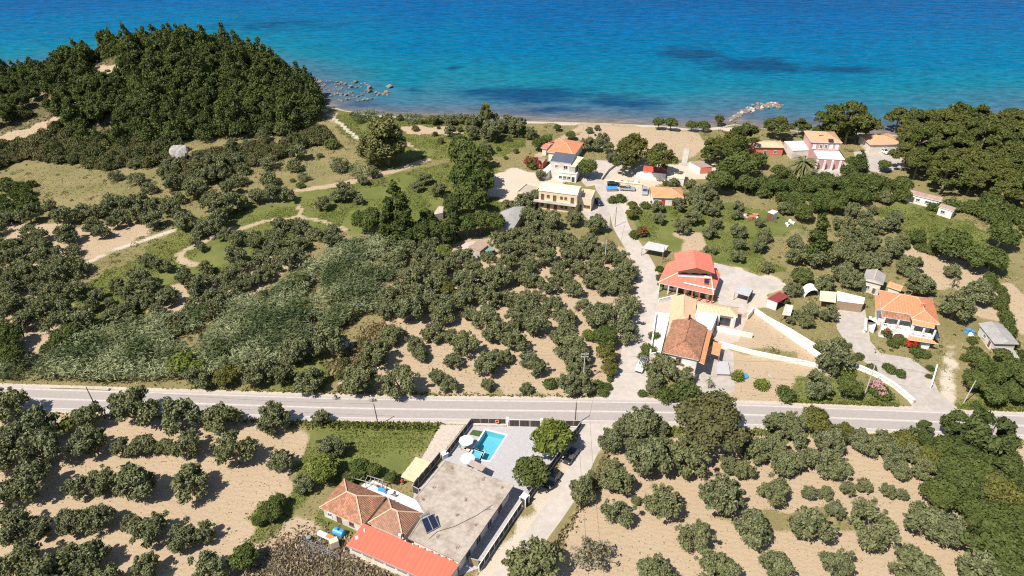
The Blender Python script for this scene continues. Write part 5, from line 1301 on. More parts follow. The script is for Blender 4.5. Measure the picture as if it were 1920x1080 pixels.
def olive_variant(i, n=5600, width=7.0, sparse=False):
    lob = []; k = int(prng.integers(13, 18)); gap = prng.uniform(0, 6.28)
    sx, sy = prng.uniform(.95, 1.2), prng.uniform(.72, .98)
    for j in range(k):
        a = 6.28*j/k*1.618*2.6; rr = 2.75*math.sqrt((j+.6)/k)*prng.uniform(.8, 1.08)
        if rr > 1.5 and abs(((a-gap+3.14) % 6.28)-3.14) < .35: continue
        z = 3.8-(rr/2.9)**2*1.5+prng.uniform(-.7, .7); q = prng.uniform(.5, 1.0)
        lob.append((rr*math.cos(a)*sx, rr*math.sin(a)*sy, z, q, q, q*.85))
    for j in range(7):
        a = prng.uniform(0, 6.28); rr = prng.uniform(1.5, 2.5); q = prng.uniform(.6, .95); lob.append((rr*math.cos(a), rr*math.sin(a), prng.uniform(1.7, 2.4), q, q, q*.8))
    for j in range(12):            # sprays that stick out of the crown
        a = prng.uniform(0, 6.28); e = prng.uniform(-.1, 1.3); q = prng.uniform(.25, .42); rr = prng.uniform(2.9, 3.45); lob.append((rr*math.cos(a)*math.cos(e)*sx, rr*math.sin(a)*math.cos(e)*sy, 2.7+rr*.62*math.sin(e), q, q, q))
    C, N, S, T = lobe_leaves(lob, 1400 if sparse else n, .26, .85, -.6, (.5, 1.3))
    cm = leaf_mesh('crown', C, N, S, T, LM['bare' if sparse else 'olive'], 1.7)
    limbs = [([(0, 0, -.3), (.05, .05, .5), (.15, -.05, 1.2)], [.34, .28, .22])]
    for j in range(0, len(lob), 3):
        x, y, z = lob[j][:3]; limbs.append(([(.15, -.05, 1.1), (x*.45, y*.45, z*.72), (x*.95, y*.95, z+.2)], [.17, .11, .04]))
    return cm, trunk_mb(limbs)
def pine_variant(i, n=4600):
    H = prng.uniform(8.6, 11.0); lob = []
    for lv in range(7):
        f = lv/6; z = 2.2+f*(H-3.2); R0 = 3.3*(1-f)**0.75+.55
        for j in range(max(2, int(6*(1-f))+1)):
            a = prng.uniform(0, 6.28); rr = R0*prng.uniform(.45, .8)
            q = R0*prng.uniform(.34, .5)+.25
            lob.append((rr*math.cos(a), rr*math.sin(a), z+prng.uniform(-.4, .4), q, q, q*.8))
    lob.append((0, 0, H-.8, .7, .7, 1.1))
    C, N, S, T = lobe_leaves(lob, n, .40, .8, -.6, (.6, 1.2))
    return leaf_mesh('crown', C, N, S, T, LM['pine'], 1.9), trunk_mb([([(0, 0, -.6), (0.1, 0, H*.5), (0, .1, H-.6)], [.26, .18, .05])])
def round_pine(i, n=4600):
    H = prng.uniform(6.5, 9.0); lob = []
    for j in range(22):
        d = unit(prng.normal(size=3)); q = prng.uniform(.7, 1.25); lob.append((d[0]*2.6, d[1]*2.6, H*.58+d[2]*H*.30, q, q, q*.8))
    C, N, S, T = lobe_leaves(lob, n, .38, .85, -.6, (.5, 1.25))
    return leaf_mesh('crown', C, N, S, T, LM['pine'], 1.9), trunk_mb([([(0, 0, -.6), (0.1, 0, H*.5), (0, .1, H*.8)], [.26, .18, .05])])
def umbrella_variant(i, n=6500):
    H = prng.uniform(10.5, 13.0); lob = []
    for j in range(30):
        a = prng.uniform(0, 6.28); rr = 4.5*math.sqrt(prng.uniform(0, 1)); z = H-1.4-(rr/4.6)**2*4.2+prng.uniform(-.8, .6)
        q = prng.uniform(.75, 1.35); lob.append((rr*math.cos(a), rr*math.sin(a), z, q, q, q*.72))
    C, N, S, T = lobe_leaves(lob, n, .38, .8, -.45, (.6, 1.2))
    limbs = [([(0, 0, -.5), (.3, .1, H*.35), (.5, .2, H*.6)], [.34, .27, .2])]
    for j in range(9):
        a = prng.uniform(0, 6.28); q = prng.uniform(.7, 1.2); rr = prng.uniform(2.2, 4.0); lob.append((rr*math.cos(a), rr*math.sin(a), H*prng.uniform(.42, .62), q, q, q*.7))
    C, N, S, T = lobe_leaves(lob, n, .38, .8, -.45, (.6, 1.2))
    for j in range(6): x, y, z = lob[j*3][:3]; limbs.append(([(.5, .2, H*.55), (x*.5, y*.5, H*.68), (x, y, z-.2)], [.16, .1, .05]))
    return leaf_mesh('crown', C, N, S, T, LM['umbrella'], 1.8), trunk_mb(limbs)
def column_variant(i, n=4600):
    H = 12; lob = []
    for j in range(26):
        f = prng.uniform(0, 1); z = 1.5+f*(H-2); R0 = 2.1*(1-f*.75); a = prng.uniform(0, 6.28); q = prng.uniform(.7, 1.1)*(1.1-.4*f)
        lob.append((R0*.6*math.cos(a), R0*.6*math.sin(a), z, q, q, q*1.15))
    lob.append((0, 0, H-.4, .5, .5, 1.0))
    C, N, S, T = lobe_leaves(lob, n, .36, .8, -.5, (.6, 1.2))
    return leaf_mesh('crown', C, N, S, T, LM['conifer'], 1.6), trunk_mb([([(0, 0, -.3), (0, 0, H*.8)], [.3, .06])])
def round_variant(mat, n, size, k=11, rz=.9, zc=3.2, R0=2.0, q=(1.1, 1.6), aspect=1.3, spread=.6, trunk_h=1.6):
    lob = []
    for j in range(k):
        d = unit(prng.normal(size=3)); d[2] = abs(d[2])*.9-.25; qq = prng.uniform(*q)
        lob.append((d[0]*R0, d[1]*R0, zc+d[2]*R0*rz, qq, qq, qq*.85))
    lob.append((0, 0, zc, R0*.9, R0*.9, R0*.85*rz))
    C, N, S, T = lobe_leaves(lob, n, size, spread, -.5)
    limbs = [([(0, 0, -.3), (.05, .05, trunk_h)], [.26, .18])]
    for j in range(5): x, y, z = lob[j][:3]; limbs.append(([(.05, .05, trunk_h*.9), (x*.5, y*.5, z*.8), (x*.9, y*.9, z)], [.13, .09, .04]))
    return leaf_mesh('crown', C, N, S, T, LM[mat], aspect), trunk_mb(limbs)
def euc_variant(i):
    lob = []
    for j in range(30):
        a = prng.uniform(0, 6.28); rr = prng.uniform(.6, 4.0); z = prng.uniform(2.6, 12.5); rr *= 1-.35*abs(z-8)/5
        q = prng.uniform(1.0, 1.8); lob.append((rr*math.cos(a), rr*math.sin(a), z, q, q, q*1.1))
    C, N, S, T = lobe_leaves(lob, 8000, .36, .9, -.7, (.5, 1.25))
    limbs = [([(0, 0, -.4), (.2, 0, 3), (.6, .2, 7)], [.45, .36, .2])]
    for j in range(8): x, y, z = lob[j][:3]; limbs.append(([(.3, .1, 4), (x*.6, y*.6, z*.8), (x, y, z)], [.2, .12, .05]))
    return leaf_mesh('crown', C, N, S, T, LM['euc'], 2.2), trunk_mb(limbs)
def bush_variant(mat='bush', n=1500, k=7):
    lob = []
    for j in range(k):
        a = 2*math.pi*j/k+prng.uniform(-.5, .5); rr = prng.uniform(.4, 1.1); q = prng.uniform(.6, 1.0)
        lob.append((rr*math.cos(a), rr*math.sin(a), prng.uniform(.4, .95), q, q, q*.85))
    C, N, S, T = lobe_leaves(lob, n, .22, .8, -.25, (.6, 1.2))
    return leaf_mesh('foliage', C, N, S, T, LM[mat], 1.5), trunk_mb([([(0, 0, -.2), (0, 0, .6)], [.08, .05]), ([(0, 0, 0), (.4, .2, .7)], [.05, .03])])
add_proto('olive', [olive_variant(i) for i in range(8)])
add_proto('bare_olive', [olive_variant(0, sparse=True)])
add_proto('pine', [pine_variant(i) for i in range(5)]+[round_pine(i) for i in range(6)])
add_proto('umbrella', [umbrella_variant(i) for i in range(5)])
add_proto('column', [column_variant(i) for i in range(2)])
add_proto('broad', [round_variant('broad', 4600, .31, 16, q=(.8, 1.3)) for i in range(3)])
add_proto('lime', [round_variant('lime', 3800, .36, 18, q=(.75, 1.2)) for i in range(2)])
add_proto('oak', [round_variant('oak', 9500, .25, 30, .85, 3.6, 2.5, (.75, 1.15), 1.3)])
add_proto('ochre', [round_variant('ochre', 4200, .31, 16, q=(.8, 1.3)) for i in range(2)])
add_proto('dense', [round_variant('conifer', 5200, .32, 20, 1.0, 3.2, q=(.75, 1.25)) for i in range(2)])
add_proto('euc', [euc_variant(0)])
add_proto('bush', [bush_variant() for i in range(5)])
add_proto('greenbush', [bush_variant('broad') for i in range(3)])
add_proto('limebush', [bush_variant('lime')])
SPEC = {  # native crown width, crown-centre height, name, category, bark
 'olive': (7.2, 2.9, 'olive_tree', 'olive tree', 'bark'), 'bare_olive': (7.2, 2.9, 'sparse_olive_tree', 'olive tree', 'bark'),
 'pine': (7.0, 5.4, 'pine_tree', 'pine tree', 'pinebark'), 'umbrella': (10.6, 9.6, 'umbrella_pine', 'pine tree', 'pinebark'),
 'column': (5.0, 6.2, 'cypress_tree', 'conifer', 'pinebark'), 'broad': (6.2, 3.2, 'leafy_tree', 'tree', 'bark'), 'lime': (6.2, 3.2, 'bright_green_tree', 'tree', 'bark'),
 'oak': (7.0, 3.5, 'evergreen_oak', 'tree', 'bark'), 'ochre': (6.2, 3.2, 'yellow_green_tree', 'tree', 'bark'), 'dense': (6.2, 3.2, 'dark_leafy_tree', 'tree', 'bark'),
 'euc': (9.5, 8.2, 'eucalyptus_tree', 'eucalyptus', 'pinebark'), 'bush': (3.3, .8, 'bush', 'bush', 'bark'), 'greenbush': (3.3, .8, 'green_bush', 'bush', 'bark'), 'limebush': (3.3, .8, 'bright_bush', 'bush', 'bark'),
}
FIRST = {}
PLANTED = []            # (px, py, wpx, obj, species, world xy, metres)
def plant(sp, xy, z, width, label, group=None, tall=1.0, trunk=True, v=None):
    Wn, zc, nm, cat, bark = SPEC[sp]
    vi = int(prng.integers(len(PROTO[sp]))) if v is None else v
    key = (sp, vi)
    if key not in FIRST:
        cm, tmb = PROTO[sp][vi]
        tm_o = tmb.build('trunk', M[bark], None, weld=False); tmesh = tm_o.data; bpy.data.objects.remove(tm_o)
        FIRST[key] = (cm, tmesh)
    cm, tmesh = FIRST[key]
    r = thing(nm, label, cat, (xy[0], xy[1], z), group)
    s = width/Wn; r.scale = (s, s*prng.uniform(.9, 1.1), s*tall*prng.uniform(.92, 1.08)); r.rotation_euler = (0, 0, prng.uniform(0, 6.28))
    for n_, m_ in (('crown' if cat != 'bush' else 'foliage', cm), ('trunk' if cat != 'bush' else 'stem', tmesh)):
        c = bpy.data.objects.new(n_, m_); COL.objects.link(c); c.parent = r
    return r
def at_px(sp, x, y, w, hill=False):
    Wn, zc, *_ = SPEC[sp]
    wm = w*mpp(x, y, 3.0)
    zz = zc*wm/Wn
    p = WT(x, y, zz) if hill else W(x, y, zz)
    return p, wm, (p.z-zz if hill else hz(p.x, p.y))
ORD = ['', 'first', 'second', 'third', 'fourth', 'fifth', 'sixth', 'seventh', 'eighth', 'ninth', 'tenth', 'eleventh', 'twelfth', 'thirteenth', 'fourteenth', 'fifteenth', 'sixteenth', 'seventeenth', 'eighteenth', 'nineteenth', 'twentieth']
GROVES = {}
def grove(key, phrase, group, sp, items, tile=None, tall=1.0):
    """items: (x, y, crown width) in the pixels of an enlarged tile (origin, scale)"""
    ox, oy, sc = tile or (0, 0, 1)
    for x, y, w in items:
        X, Y, Wd = ox+x/sc, oy+y/sc, w/sc
        if any(math.hypot(X-a, (Y-b)*1.25) < 0.36*min(Wd, c)+.10*max(Wd, c) for a, b, c, *_ in PLANTED): continue
        p, wm, z = at_px(sp, X, Y, Wd)
        wm *= 1.16 if sp == 'olive' else 1.06
        o = plant(sp, (p.x, p.y), z, wm, None, group, tall*(1.12 if sp == 'olive' else 1.0))
        PLANTED.append((X, Y, Wd, o, sp, (p.x, p.y), wm))
        GROVES.setdefault((key, phrase), []).append((p.x, p.y, wm, o, sp))
NOUN = {'olive': 'olive', 'bare_olive': 'sparse olive tree', 'broad': 'leafy green tree', 'lime': 'bright green tree', 'bush': 'bush', 'ochre': 'yellowish green tree', 'dense': 'dark leafy tree', 'greenbush': 'green bush', 'limebush': 'bright bush', 'oak': 'evergreen oak', 'pine': 'pine', 'umbrella': 'pine', 'column': 'dark conifer', 'euc': 'eucalyptus'}
def label_groves():
    for (key, phrase), it in GROVES.items():
        it.sort(key=lambda t: t[1])
        rows, cur = [], []
        for t in it:
            if cur and t[1]-cur[0][1] > 6.5: rows.append(cur); cur = []
            cur.append(t)
        rows.append(cur)
        for k, row in enumerate(rows):
            row.sort(key=lambda t: t[0]/max(t[1], 1))
            for j, (x, y, wm, o, sp) in enumerate(row):
                size = '' if len(phrase.split()) > 4 else 'small ' if wm < 4.2 else ('broad ' if wm > 7.6 else '')
                rw = 'nearest row' if k == 0 else '%s row' % (ORD[k+1] if k < 20 else 'far')
                o['label'] = '%s%s, %s from left in %s of %s' % (size, NOUN[sp], ORD[min(j+1, 20)], rw, phrase)
T1 = (0, 720, 3.0); G = 'olive trees in the sandy grove west of the pool'
grove('west', 'the grove west of the pool', G, 'olive', [(50, 130, 200), (170, 250, 270), (510, 190, 170), (655, 110, 120), (760, 150, 260), (1000, 190, 230), (1245, 195, 210), (1535, 200, 190), (1805, 195, 95),
 (230, 380, 230), (490, 345, 190), (690, 375, 125), (810, 355, 145), (930, 360, 110), (1060, 350, 180), (1320, 390, 215), (1575, 435, 145),
 (170, 560, 250), (440, 590, 150), (580, 550, 165), (760, 570, 240), (1070, 560, 230), (80, 800, 220), (220, 815, 150), (390, 790, 170), (540, 760, 190), (740, 790, 120), (850, 830, 210), (1030, 875, 160), (1145, 845, 130),
 (130, 1000, 260), (380, 1010, 200), (500, 990, 220), (820, 1050, 170), (1170, 1050, 220), (250, 1120, 260), (600, 1120, 200), (30, 420, 180), (20, 640, 180), (60, 300, 150)], T1)
grove('west', 'the grove west of the pool', G, 'lime', [(380, 235, 100)], T1); grove('west', 'the grove west of the pool', G, 'broad', [(1365, 975, 165)], T1)
G = 'olive trees in the grove beside the lane'; ph = 'the lane-side grove'
Z3 = (640, 590, 6.353); Z4 = (900, 580, 6.353); Z1 = (700, 440, 6.353); Z2 = (940, 380, 6.353)
grove('mid', ph, G, 'olive', [(620, 240, 300), (400, 500, 360), (230, 790, 420), (690, 810, 440), (1090, 220, 280), (870, 360, 230), (940, 480, 210), (1300, 270, 200), (1480, 360, 330), (1330, 560, 230), (1140, 740, 220), (1270, 830, 220), (1740, 600, 330), (1740, 840, 170), (1830, 230, 280)], Z3)
grove('mid', ph, G, 'olive', [(180, 520, 120), (310, 570, 200), (430, 120, 260), (180, 290, 240), (360, 240, 200), (430, 400, 320), (670, 200, 320), (1020, 100, 260), (570, 600, 220), (690, 720, 240), (950, 330, 240), (1050, 430, 380), (1120, 570, 340), (1180, 690, 280), (1400, 90, 340), (1650, 80, 380), (1060, 910, 300), (1220, 900, 300), (550, 950, 150)], Z4)
grove('mid', ph, G, 'lime', [(1290, 310, 160)], Z4); grove('mid', ph, G, 'broad', [(1500, 310, 310)], Z4); grove('mid', ph, G, 'ochre', [(1500, 540, 270), (1540, 700, 210)], Z4)
grove('mid', ph, G, 'greenbush', [(1410, 890, 170), (1520, 920, 120), (1480, 990, 140), (1550, 830, 90), (830, 880, 200)], Z4)
grove('mid', ph, G, 'olive', [(290, 400, 260), (480, 510, 300), (700, 330, 260), (820, 420, 260), (560, 250, 220), (1080, 270, 260), (1190, 420, 220), (1090, 560, 320), (870, 260, 180), (1620, 200, 260), (1600, 340, 260), (1470, 530, 330), (620, 670, 330), (860, 800, 280), (1030, 780, 280), (1390, 730, 330), (420, 900, 360), (820, 940, 330), (1150, 940, 220), (1340, 930, 200), (1830, 420, 200), (1800, 790, 240), (1620, 980, 280), (180, 760, 280), (130, 900, 260)], Z1)
grove('mid', ph, G, 'ochre', [(880, 640, 200)], Z1); grove('mid', ph, G, 'lime', [(840, 195, 200)], Z1)
grove('mid', ph, G, 'olive', [(380, 180, 300), (580, 230, 280), (440, 290, 260), (330, 110, 200), (860, 190, 230), (1120, 260, 270), (130, 420, 220), (440, 490, 260), (750, 480, 280), (1040, 470, 240), (1090, 590, 240), (530, 640, 240), (110, 640, 280), (820, 650, 230), (340, 780, 250), (690, 800, 260), (720, 900, 220), (1120, 740, 260), (1390, 680, 260), (1480, 850, 280), (1100, 920, 260), (430, 940, 220), (600, 1000, 220), (1200, 1000, 240), (1450, 960, 280), (860, 1040, 240), (1320, 1010, 220), (60, 900, 180), (90, 60, 200)], Z2)
grove('mid', ph, G, 'limebush', [(1310, 470, 60), (1340, 560, 60)], Z2)
R5 = (1060, 740, 4.5); R6 = (1480, 740, 4.32); R7 = (1280, 720, 3.0)
G = 'olive trees in the sandy grove east of the dirt track'; ph = 'the grove east of the track'
grove('east', ph, G, 'olive', [(390, 390, 240), (470, 280, 170), (640, 260, 320), (780, 280, 190), (590, 430, 190), (700, 560, 350), (840, 430, 160), (1040, 560, 320), (1010, 440, 170), (1380, 590, 170), (1510, 650, 190), (1310, 870, 370), (820, 920, 320), (600, 900, 90), (140, 810, 270), (240, 700, 150), (420, 720, 300), (390, 610, 170), (460, 1000, 250), (1790, 270, 240), (1600, 480, 230), (1760, 440, 230), (1830, 580, 260), (1760, 820, 250)], R5)
grove('east', ph, G, 'olive', [(40, 240, 180), (60, 350, 190), (320, 380, 250), (560, 370, 200), (680, 400, 220), (850, 450, 200), (250, 540, 250), (400, 590, 230), (60, 540, 200), (200, 610, 220), (470, 770, 140), (600, 740, 130), (160, 800, 130), (290, 800, 130), (800, 780, 130), (905, 810, 110), (830, 530, 180), (900, 620, 170), (1060, 590, 200), (1000, 480, 200), (380, 940, 160)], R6)
grove('east', ph, G, 'ochre', [(220, 200, 250), (1150, 520, 240), (930, 380, 200), (1720, 800, 300), (450, 290, 160)], R6)
grove('east', ph, G, 'dense', [(1300, 620, 280), (1230, 790, 310), (1400, 720, 290), (1520, 620, 280), (1600, 500, 240), (1420, 480, 240), (1780, 560, 240), (1480, 960, 250), (1700, 1000, 290), (1850, 980, 250), (1250, 420, 190), (1100, 380, 170), (1580, 760, 240), (1880, 700, 240)], R6)
grove('east', ph, G, 'olive', [(70, 860, 190), (390, 820, 230), (730, 810, 240), (1080, 810, 270), (1360, 790, 240), (1470, 830, 220), (180, 1050, 230), (520, 1040, 200), (880, 1030, 190), (1290, 1040, 270), (1680, 1060, 240), (-150, 1060, 200)], R7)
grove('east', ph, G, 'dense', [(1750, 900, 300), (1840, 1020, 260), (1640, 1130, 240), (1900, 880, 240), (1800, 780, 220), (1920, 1060, 240), (1760, 1060, 220)], R7)
grove('track', 'the dirt track verge', G, 'olive', [(1000, 1062, 95), (1180, 955, 60), (1220, 1075, 60)]); grove('track', 'the dirt track verge', G, 'bare_olive', [(1110, 1035, 78)])
L7 = (0, 360, 5.4); L8 = (200, 400, 4.154); L9 = (0, 560, 4.094); L10 = (300, 220, 5.4); L11 = (600, 190, 5.144)
G = 'olive trees on the rough slope behind the reeds'; ph = 'the slope behind the reeds'
grove('slope', ph, G, 'olive', [(60, 270, 170), (290, 240, 220), (500, 170, 160), (640, 260, 220), (760, 250, 170), (920, 360, 170), (1020, 410, 180), (970, 200, 170), (1100, 150, 220), (1180, 290, 200), (1280, 120, 220), (1400, 240, 220), (1420, 100, 200), (1540, 290, 200), (1600, 120, 200), (660, 440, 250), (400, 440, 170), (250, 490, 160), (100, 560, 200), (430, 560, 180), (80, 690, 200), (200, 640, 200), (500, 640, 220), (640, 720, 230), (560, 840, 250), (290, 820, 220), (90, 880, 200), (120, 980, 210), (400, 1000, 210), (560, 1010, 240), (980, 1040, 160), (1180, 960, 170), (1400, 880, 230), (1490, 700, 170), (1650, 740, 190), (1520, 960, 200)], L7)
grove('slope', ph, G, 'olive', [(320, 370, 130), (480, 410, 140), (280, 490, 190), (350, 570, 160), (600, 490, 130), (700, 580, 210), (870, 660, 190), (960, 490, 150), (770, 430, 140), (740, 120, 170), (620, 60, 190), (860, 60, 190), (910, 160, 130), (690, 230, 90), (740, 270, 80), (1020, 200, 150), (1160, 220, 150), (1340, 190, 160), (1500, 240, 160), (1510, 120, 150), (1360, 100, 140), (1000, 340, 170), (1190, 380, 170), (1440, 350, 190), (1300, 280, 150), (160, 620, 130), (230, 690, 140), (320, 690, 150), (460, 660, 170), (120, 770, 170), (50, 800, 150), (20, 690, 80), (1080, 570, 110), (1160, 510, 130), (1250, 480, 130), (1750, 190, 150)], L8)
grove('slope', ph, G, 'olive', [(90, 60, 190), (330, 110, 220), (200, 180, 190), (600, 170, 220), (460, 90, 180), (700, 60, 120), (860, 120, 190), (920, 130, 150)], L9)
grove('slope', ph, G, 'dense', [(60, 280, 210), (90, 430, 190), (480, 320, 210), (560, 250, 170), (20, 380, 190), (380, 390, 140)], L9)
grove('slope', ph, G, 'olive', [(700, 320, 120), (740, 270, 110), (880, 290, 120), (1040, 210, 130), (1390, 360, 200), (1240, 150, 150), (480, 600, 200), (620, 560, 220), (540, 480, 220), (400, 420, 150), (740, 440, 180), (700, 720, 190), (1150, 780, 200), (1290, 790, 180), (990, 800, 180), (350, 740, 230), (120, 660, 190), (250, 650, 160), (180, 500, 180), (50, 560, 150), (650, 900, 280), (500, 880, 190), (820, 850, 190), (100, 920, 210), (260, 1000, 190), (1650, 880, 160), (1790, 800, 140)], L10)
grove('slope', ph, G, 'greenbush', [(1210, 320, 130), (1740, 270, 180), (1420, 690, 100), (1340, 640, 60), (1620, 390, 70)], L10)
G = 'trees in the meadow behind the beach'; ph = 'the beach meadow'
grove('meadow', ph, G, 'greenbush', [(90, 420, 200), (160, 450, 140)], L11)
grove('meadow', ph, G, 'olive', [(420, 770, 110), (510, 690, 120), (240, 880, 210), (370, 950, 110), (50, 1010, 130), (1010, 750, 140), (940, 830, 110), (1140, 860, 150), (1260, 290, 120), (1460, 310, 140), (1600, 460, 140), (1110, 180, 120), (1260, 190, 110), (1390, 170, 120), (1460, 200, 150), (1560, 180, 140), (1640, 240, 110), (1430, 400, 90), (1720, 230, 100), (1680, 150, 100)], L11)
grove('meadow', ph, G, 'euc', [(1590, 100, 130)], L11)
M5 = (1220, 330, 4.31); M6 = (1440, 330, 3.56)
G = 'olive trees behind the gabled house'; ph = 'the gabled house plot'
grove('plot', ph, G, 'olive', [(70, 350, 105), (50, 245, 110), (220, 240, 120), (250, 410, 150), (340, 340, 140), (350, 170, 150), (420, 115, 150), (490, 160, 130), (400, 230, 170), (530, 390, 110), (510, 290, 110), (480, 460, 120), (540, 230, 90), (700, 320, 95), (710, 450, 135), (710, 240, 100), (880, 380, 85), (920, 480, 135), (880, 570, 135), (720, 560, 120), (700, 650, 120), (940, 740, 105), (510, 605, 70), (450, 590, 60), (190, 60, 90), (320, 70, 100)], M5)
grove('plot', ph, G, 'greenbush', [(125, 60, 60), (90, 215, 50)], M5)
G = 'trees in the thick copse north of the orange villa'; ph = 'the copse behind the villa'
grove('copse', ph, G, 'olive', [(200, 530, 160), (330, 560, 150), (480, 560, 190), (500, 650, 150), (560, 700, 160), (380, 720, 150), (660, 590, 170), (520, 430, 150), (630, 410, 150), (580, 500, 130), (720, 340, 120), (640, 300, 130), (820, 330, 120), (830, 490, 150), (760, 540, 130), (500, 330, 130), (560, 240, 120), (110, 220, 100), (850, 270, 100), (900, 440, 110), (690, 460, 120), (430, 480, 110), (180, 440, 120)], M6)
grove('copse', ph, G, 'broad', [(230, 660, 160), (180, 150, 150), (390, 130, 150), (460, 200, 130), (60, 70, 140), (300, 60, 150), (990, 400, 130), (240, 240, 140), (690, 50, 150), (620, 130, 130), (520, 60, 150), (560, 130, 120), (130, 60, 110), (330, 190, 120), (400, 40, 120)], M6)
grove('copse', ph, G, 'column', [(340, 390, 170)], M6, 0.75); grove('copse', ph, G, 'olive', [(940, 600, 170), (990, 730, 180), (1060, 750, 120), (170, 760, 120), (780, 150, 100), (880, 100, 80), (700, 230, 70)], M6)
grove('gardens', 'the villa gardens', 'garden trees around the orange villa', 'olive', [(1507, 592, 34), (1512, 604, 30), (1520, 580, 30), (1555, 590, 34), (1482, 602, 18), (1568, 672, 68), (1535, 725, 58), (1238, 690, 60), (1280, 705, 45), (1225, 725, 34), (1792, 548+30, 60), (1800, 590, 62), (1740, 500, 0.1), (1835, 548, 56), (1785, 510, 30)])
grove('gardens', 'the villa gardens', 'garden trees around the orange villa', 'broad', [(1592, 728, 52), (1470, 562, 20), (1500, 545, 26), (1830, 480, 60), (1790, 455, 70), (1860, 490, 55), (1880, 440, 60)])
grove('gardens', 'the villa gardens', 'garden trees around the orange villa', 'limebush', [(1383, 705, 26), (1428, 720, 30), (1590, 700, 30)]); 
grove('gardens', 'the villa gardens', 'garden trees around the orange villa', 'greenbush', [(1420, 715, 22), (1352, 668, 0.1), (1290, 738, 60), (1205, 738, 20), (1245, 740, 40), (1262, 742, 30), (1475, 739, 40), (1655, 738, 36), (1668, 690, 26), (1690, 700, 24), (1635, 690, 26), (1610, 668, 18), (1215, 655, 30), (1205, 668, 22), (1228, 630, 24), (1270, 512, 14), (1237, 505, 16), (1237, 520, 16), (1238, 532, 14), (1745, 690, 16), (1742, 705, 14), (1720, 660, 26), (1735, 664, 24), (1690, 640, 24), (1675, 644, 24), (1540, 650, 30), (1575, 640, 24)])
grove('hedge', 'the thicket beyond the rutted track', 'bushes of the thicket east of the rutted track', 'broad', [(1840, 680, 50), (1870, 700, 50), (1905, 690, 46), (1830, 715, 46), (1860, 740, 50), (1900, 735, 50), (1880, 670, 36), (1925, 715, 40)])
grove('poolside', 'the yard beside the black cars', 'broad leafed trees over the black cars', 'lime', [(1036, 820, 80)]); grove('poolside', 'the yard beside the black cars', 'broad leafed trees over the black cars', 'broad', [(993, 886, 70)])
grove('lawn', 'the lawn behind the reed shade', 'shrubs of the lawn west of the pool', 'lime', [(605, 878, 60)]); grove('lawn', 'the lawn behind the reed shade', 'shrubs of the lawn west of the pool', 'olive', [(622, 840, 50), (570, 910, 40)]); grove('lawn', 'the lawn behind the reed shade', 'shrubs of the lawn west of the pool', 'broad', [(672, 880, 46), (700, 882, 34), (655, 895, 30), (735, 895, 30), (505, 958, 46), (520, 940, 34), (485, 975, 26)])
grove('roadside', 'the reed-side verge', 'bushes on the verge in front of the reeds', 'olive', [(480, 695, 62), (375, 710, 48), (580, 715, 58), (530, 705, 44), (700, 660, 0.1), (610, 640, 70), (560, 660, 60)]); grove('roadside', 'the reed-side verge', 'bushes on the verge in front of the reeds', 'ochre', [(420, 705, 44)]); grove('roadside', 'the reed-side verge', 'bushes on the verge in front of the reeds', 'lime', [(340, 680, 50), (365, 690, 40)])
grove('laneside', 'the upper lane', 'bushes along the upper lane', 'greenbush', [(1190, 440, 22), (1210, 385, 22), (1195, 395, 20), (1150, 375, 20), (1165, 372, 22)]); grove('laneside', 'the upper lane', 'bushes along the upper lane', 'ochre', [(1185, 400, 24), (1186, 385, 20)])
grove('beachmid', 'the beach field', 'trees of the field behind the beach', 'broad', [(1012, 268, 30), (1045, 239, 15), (1070, 252, 20), (1026, 262, 24), (1102, 314, 42)]); grove('beachmid', 'the beach field', 'trees of the field behind the beach', 'olive', [(1015, 330, 22), (1110, 270, 34), (1128, 262, 26), (1140, 278, 22), (1150, 296, 26), (995, 250, 26), (970, 240, 40), (950, 235, 36), (920, 250, 40), (985, 380, 44), (1008, 372, 34), (965, 390, 34), (1105, 245, 14), (1120, 240, 12)]); grove('beachmid', 'the beach field', 'trees of the field behind the beach', 'umbrella', [(1190, 262, 60), (1240, 280, 62), (1170, 295, 40)]); grove('beachmid', 'the beach field', 'trees of the field behind the beach', 'broad', [(1236, 231, 24), (1258, 233, 26), (1298, 234, 24), (1320, 234, 24)])
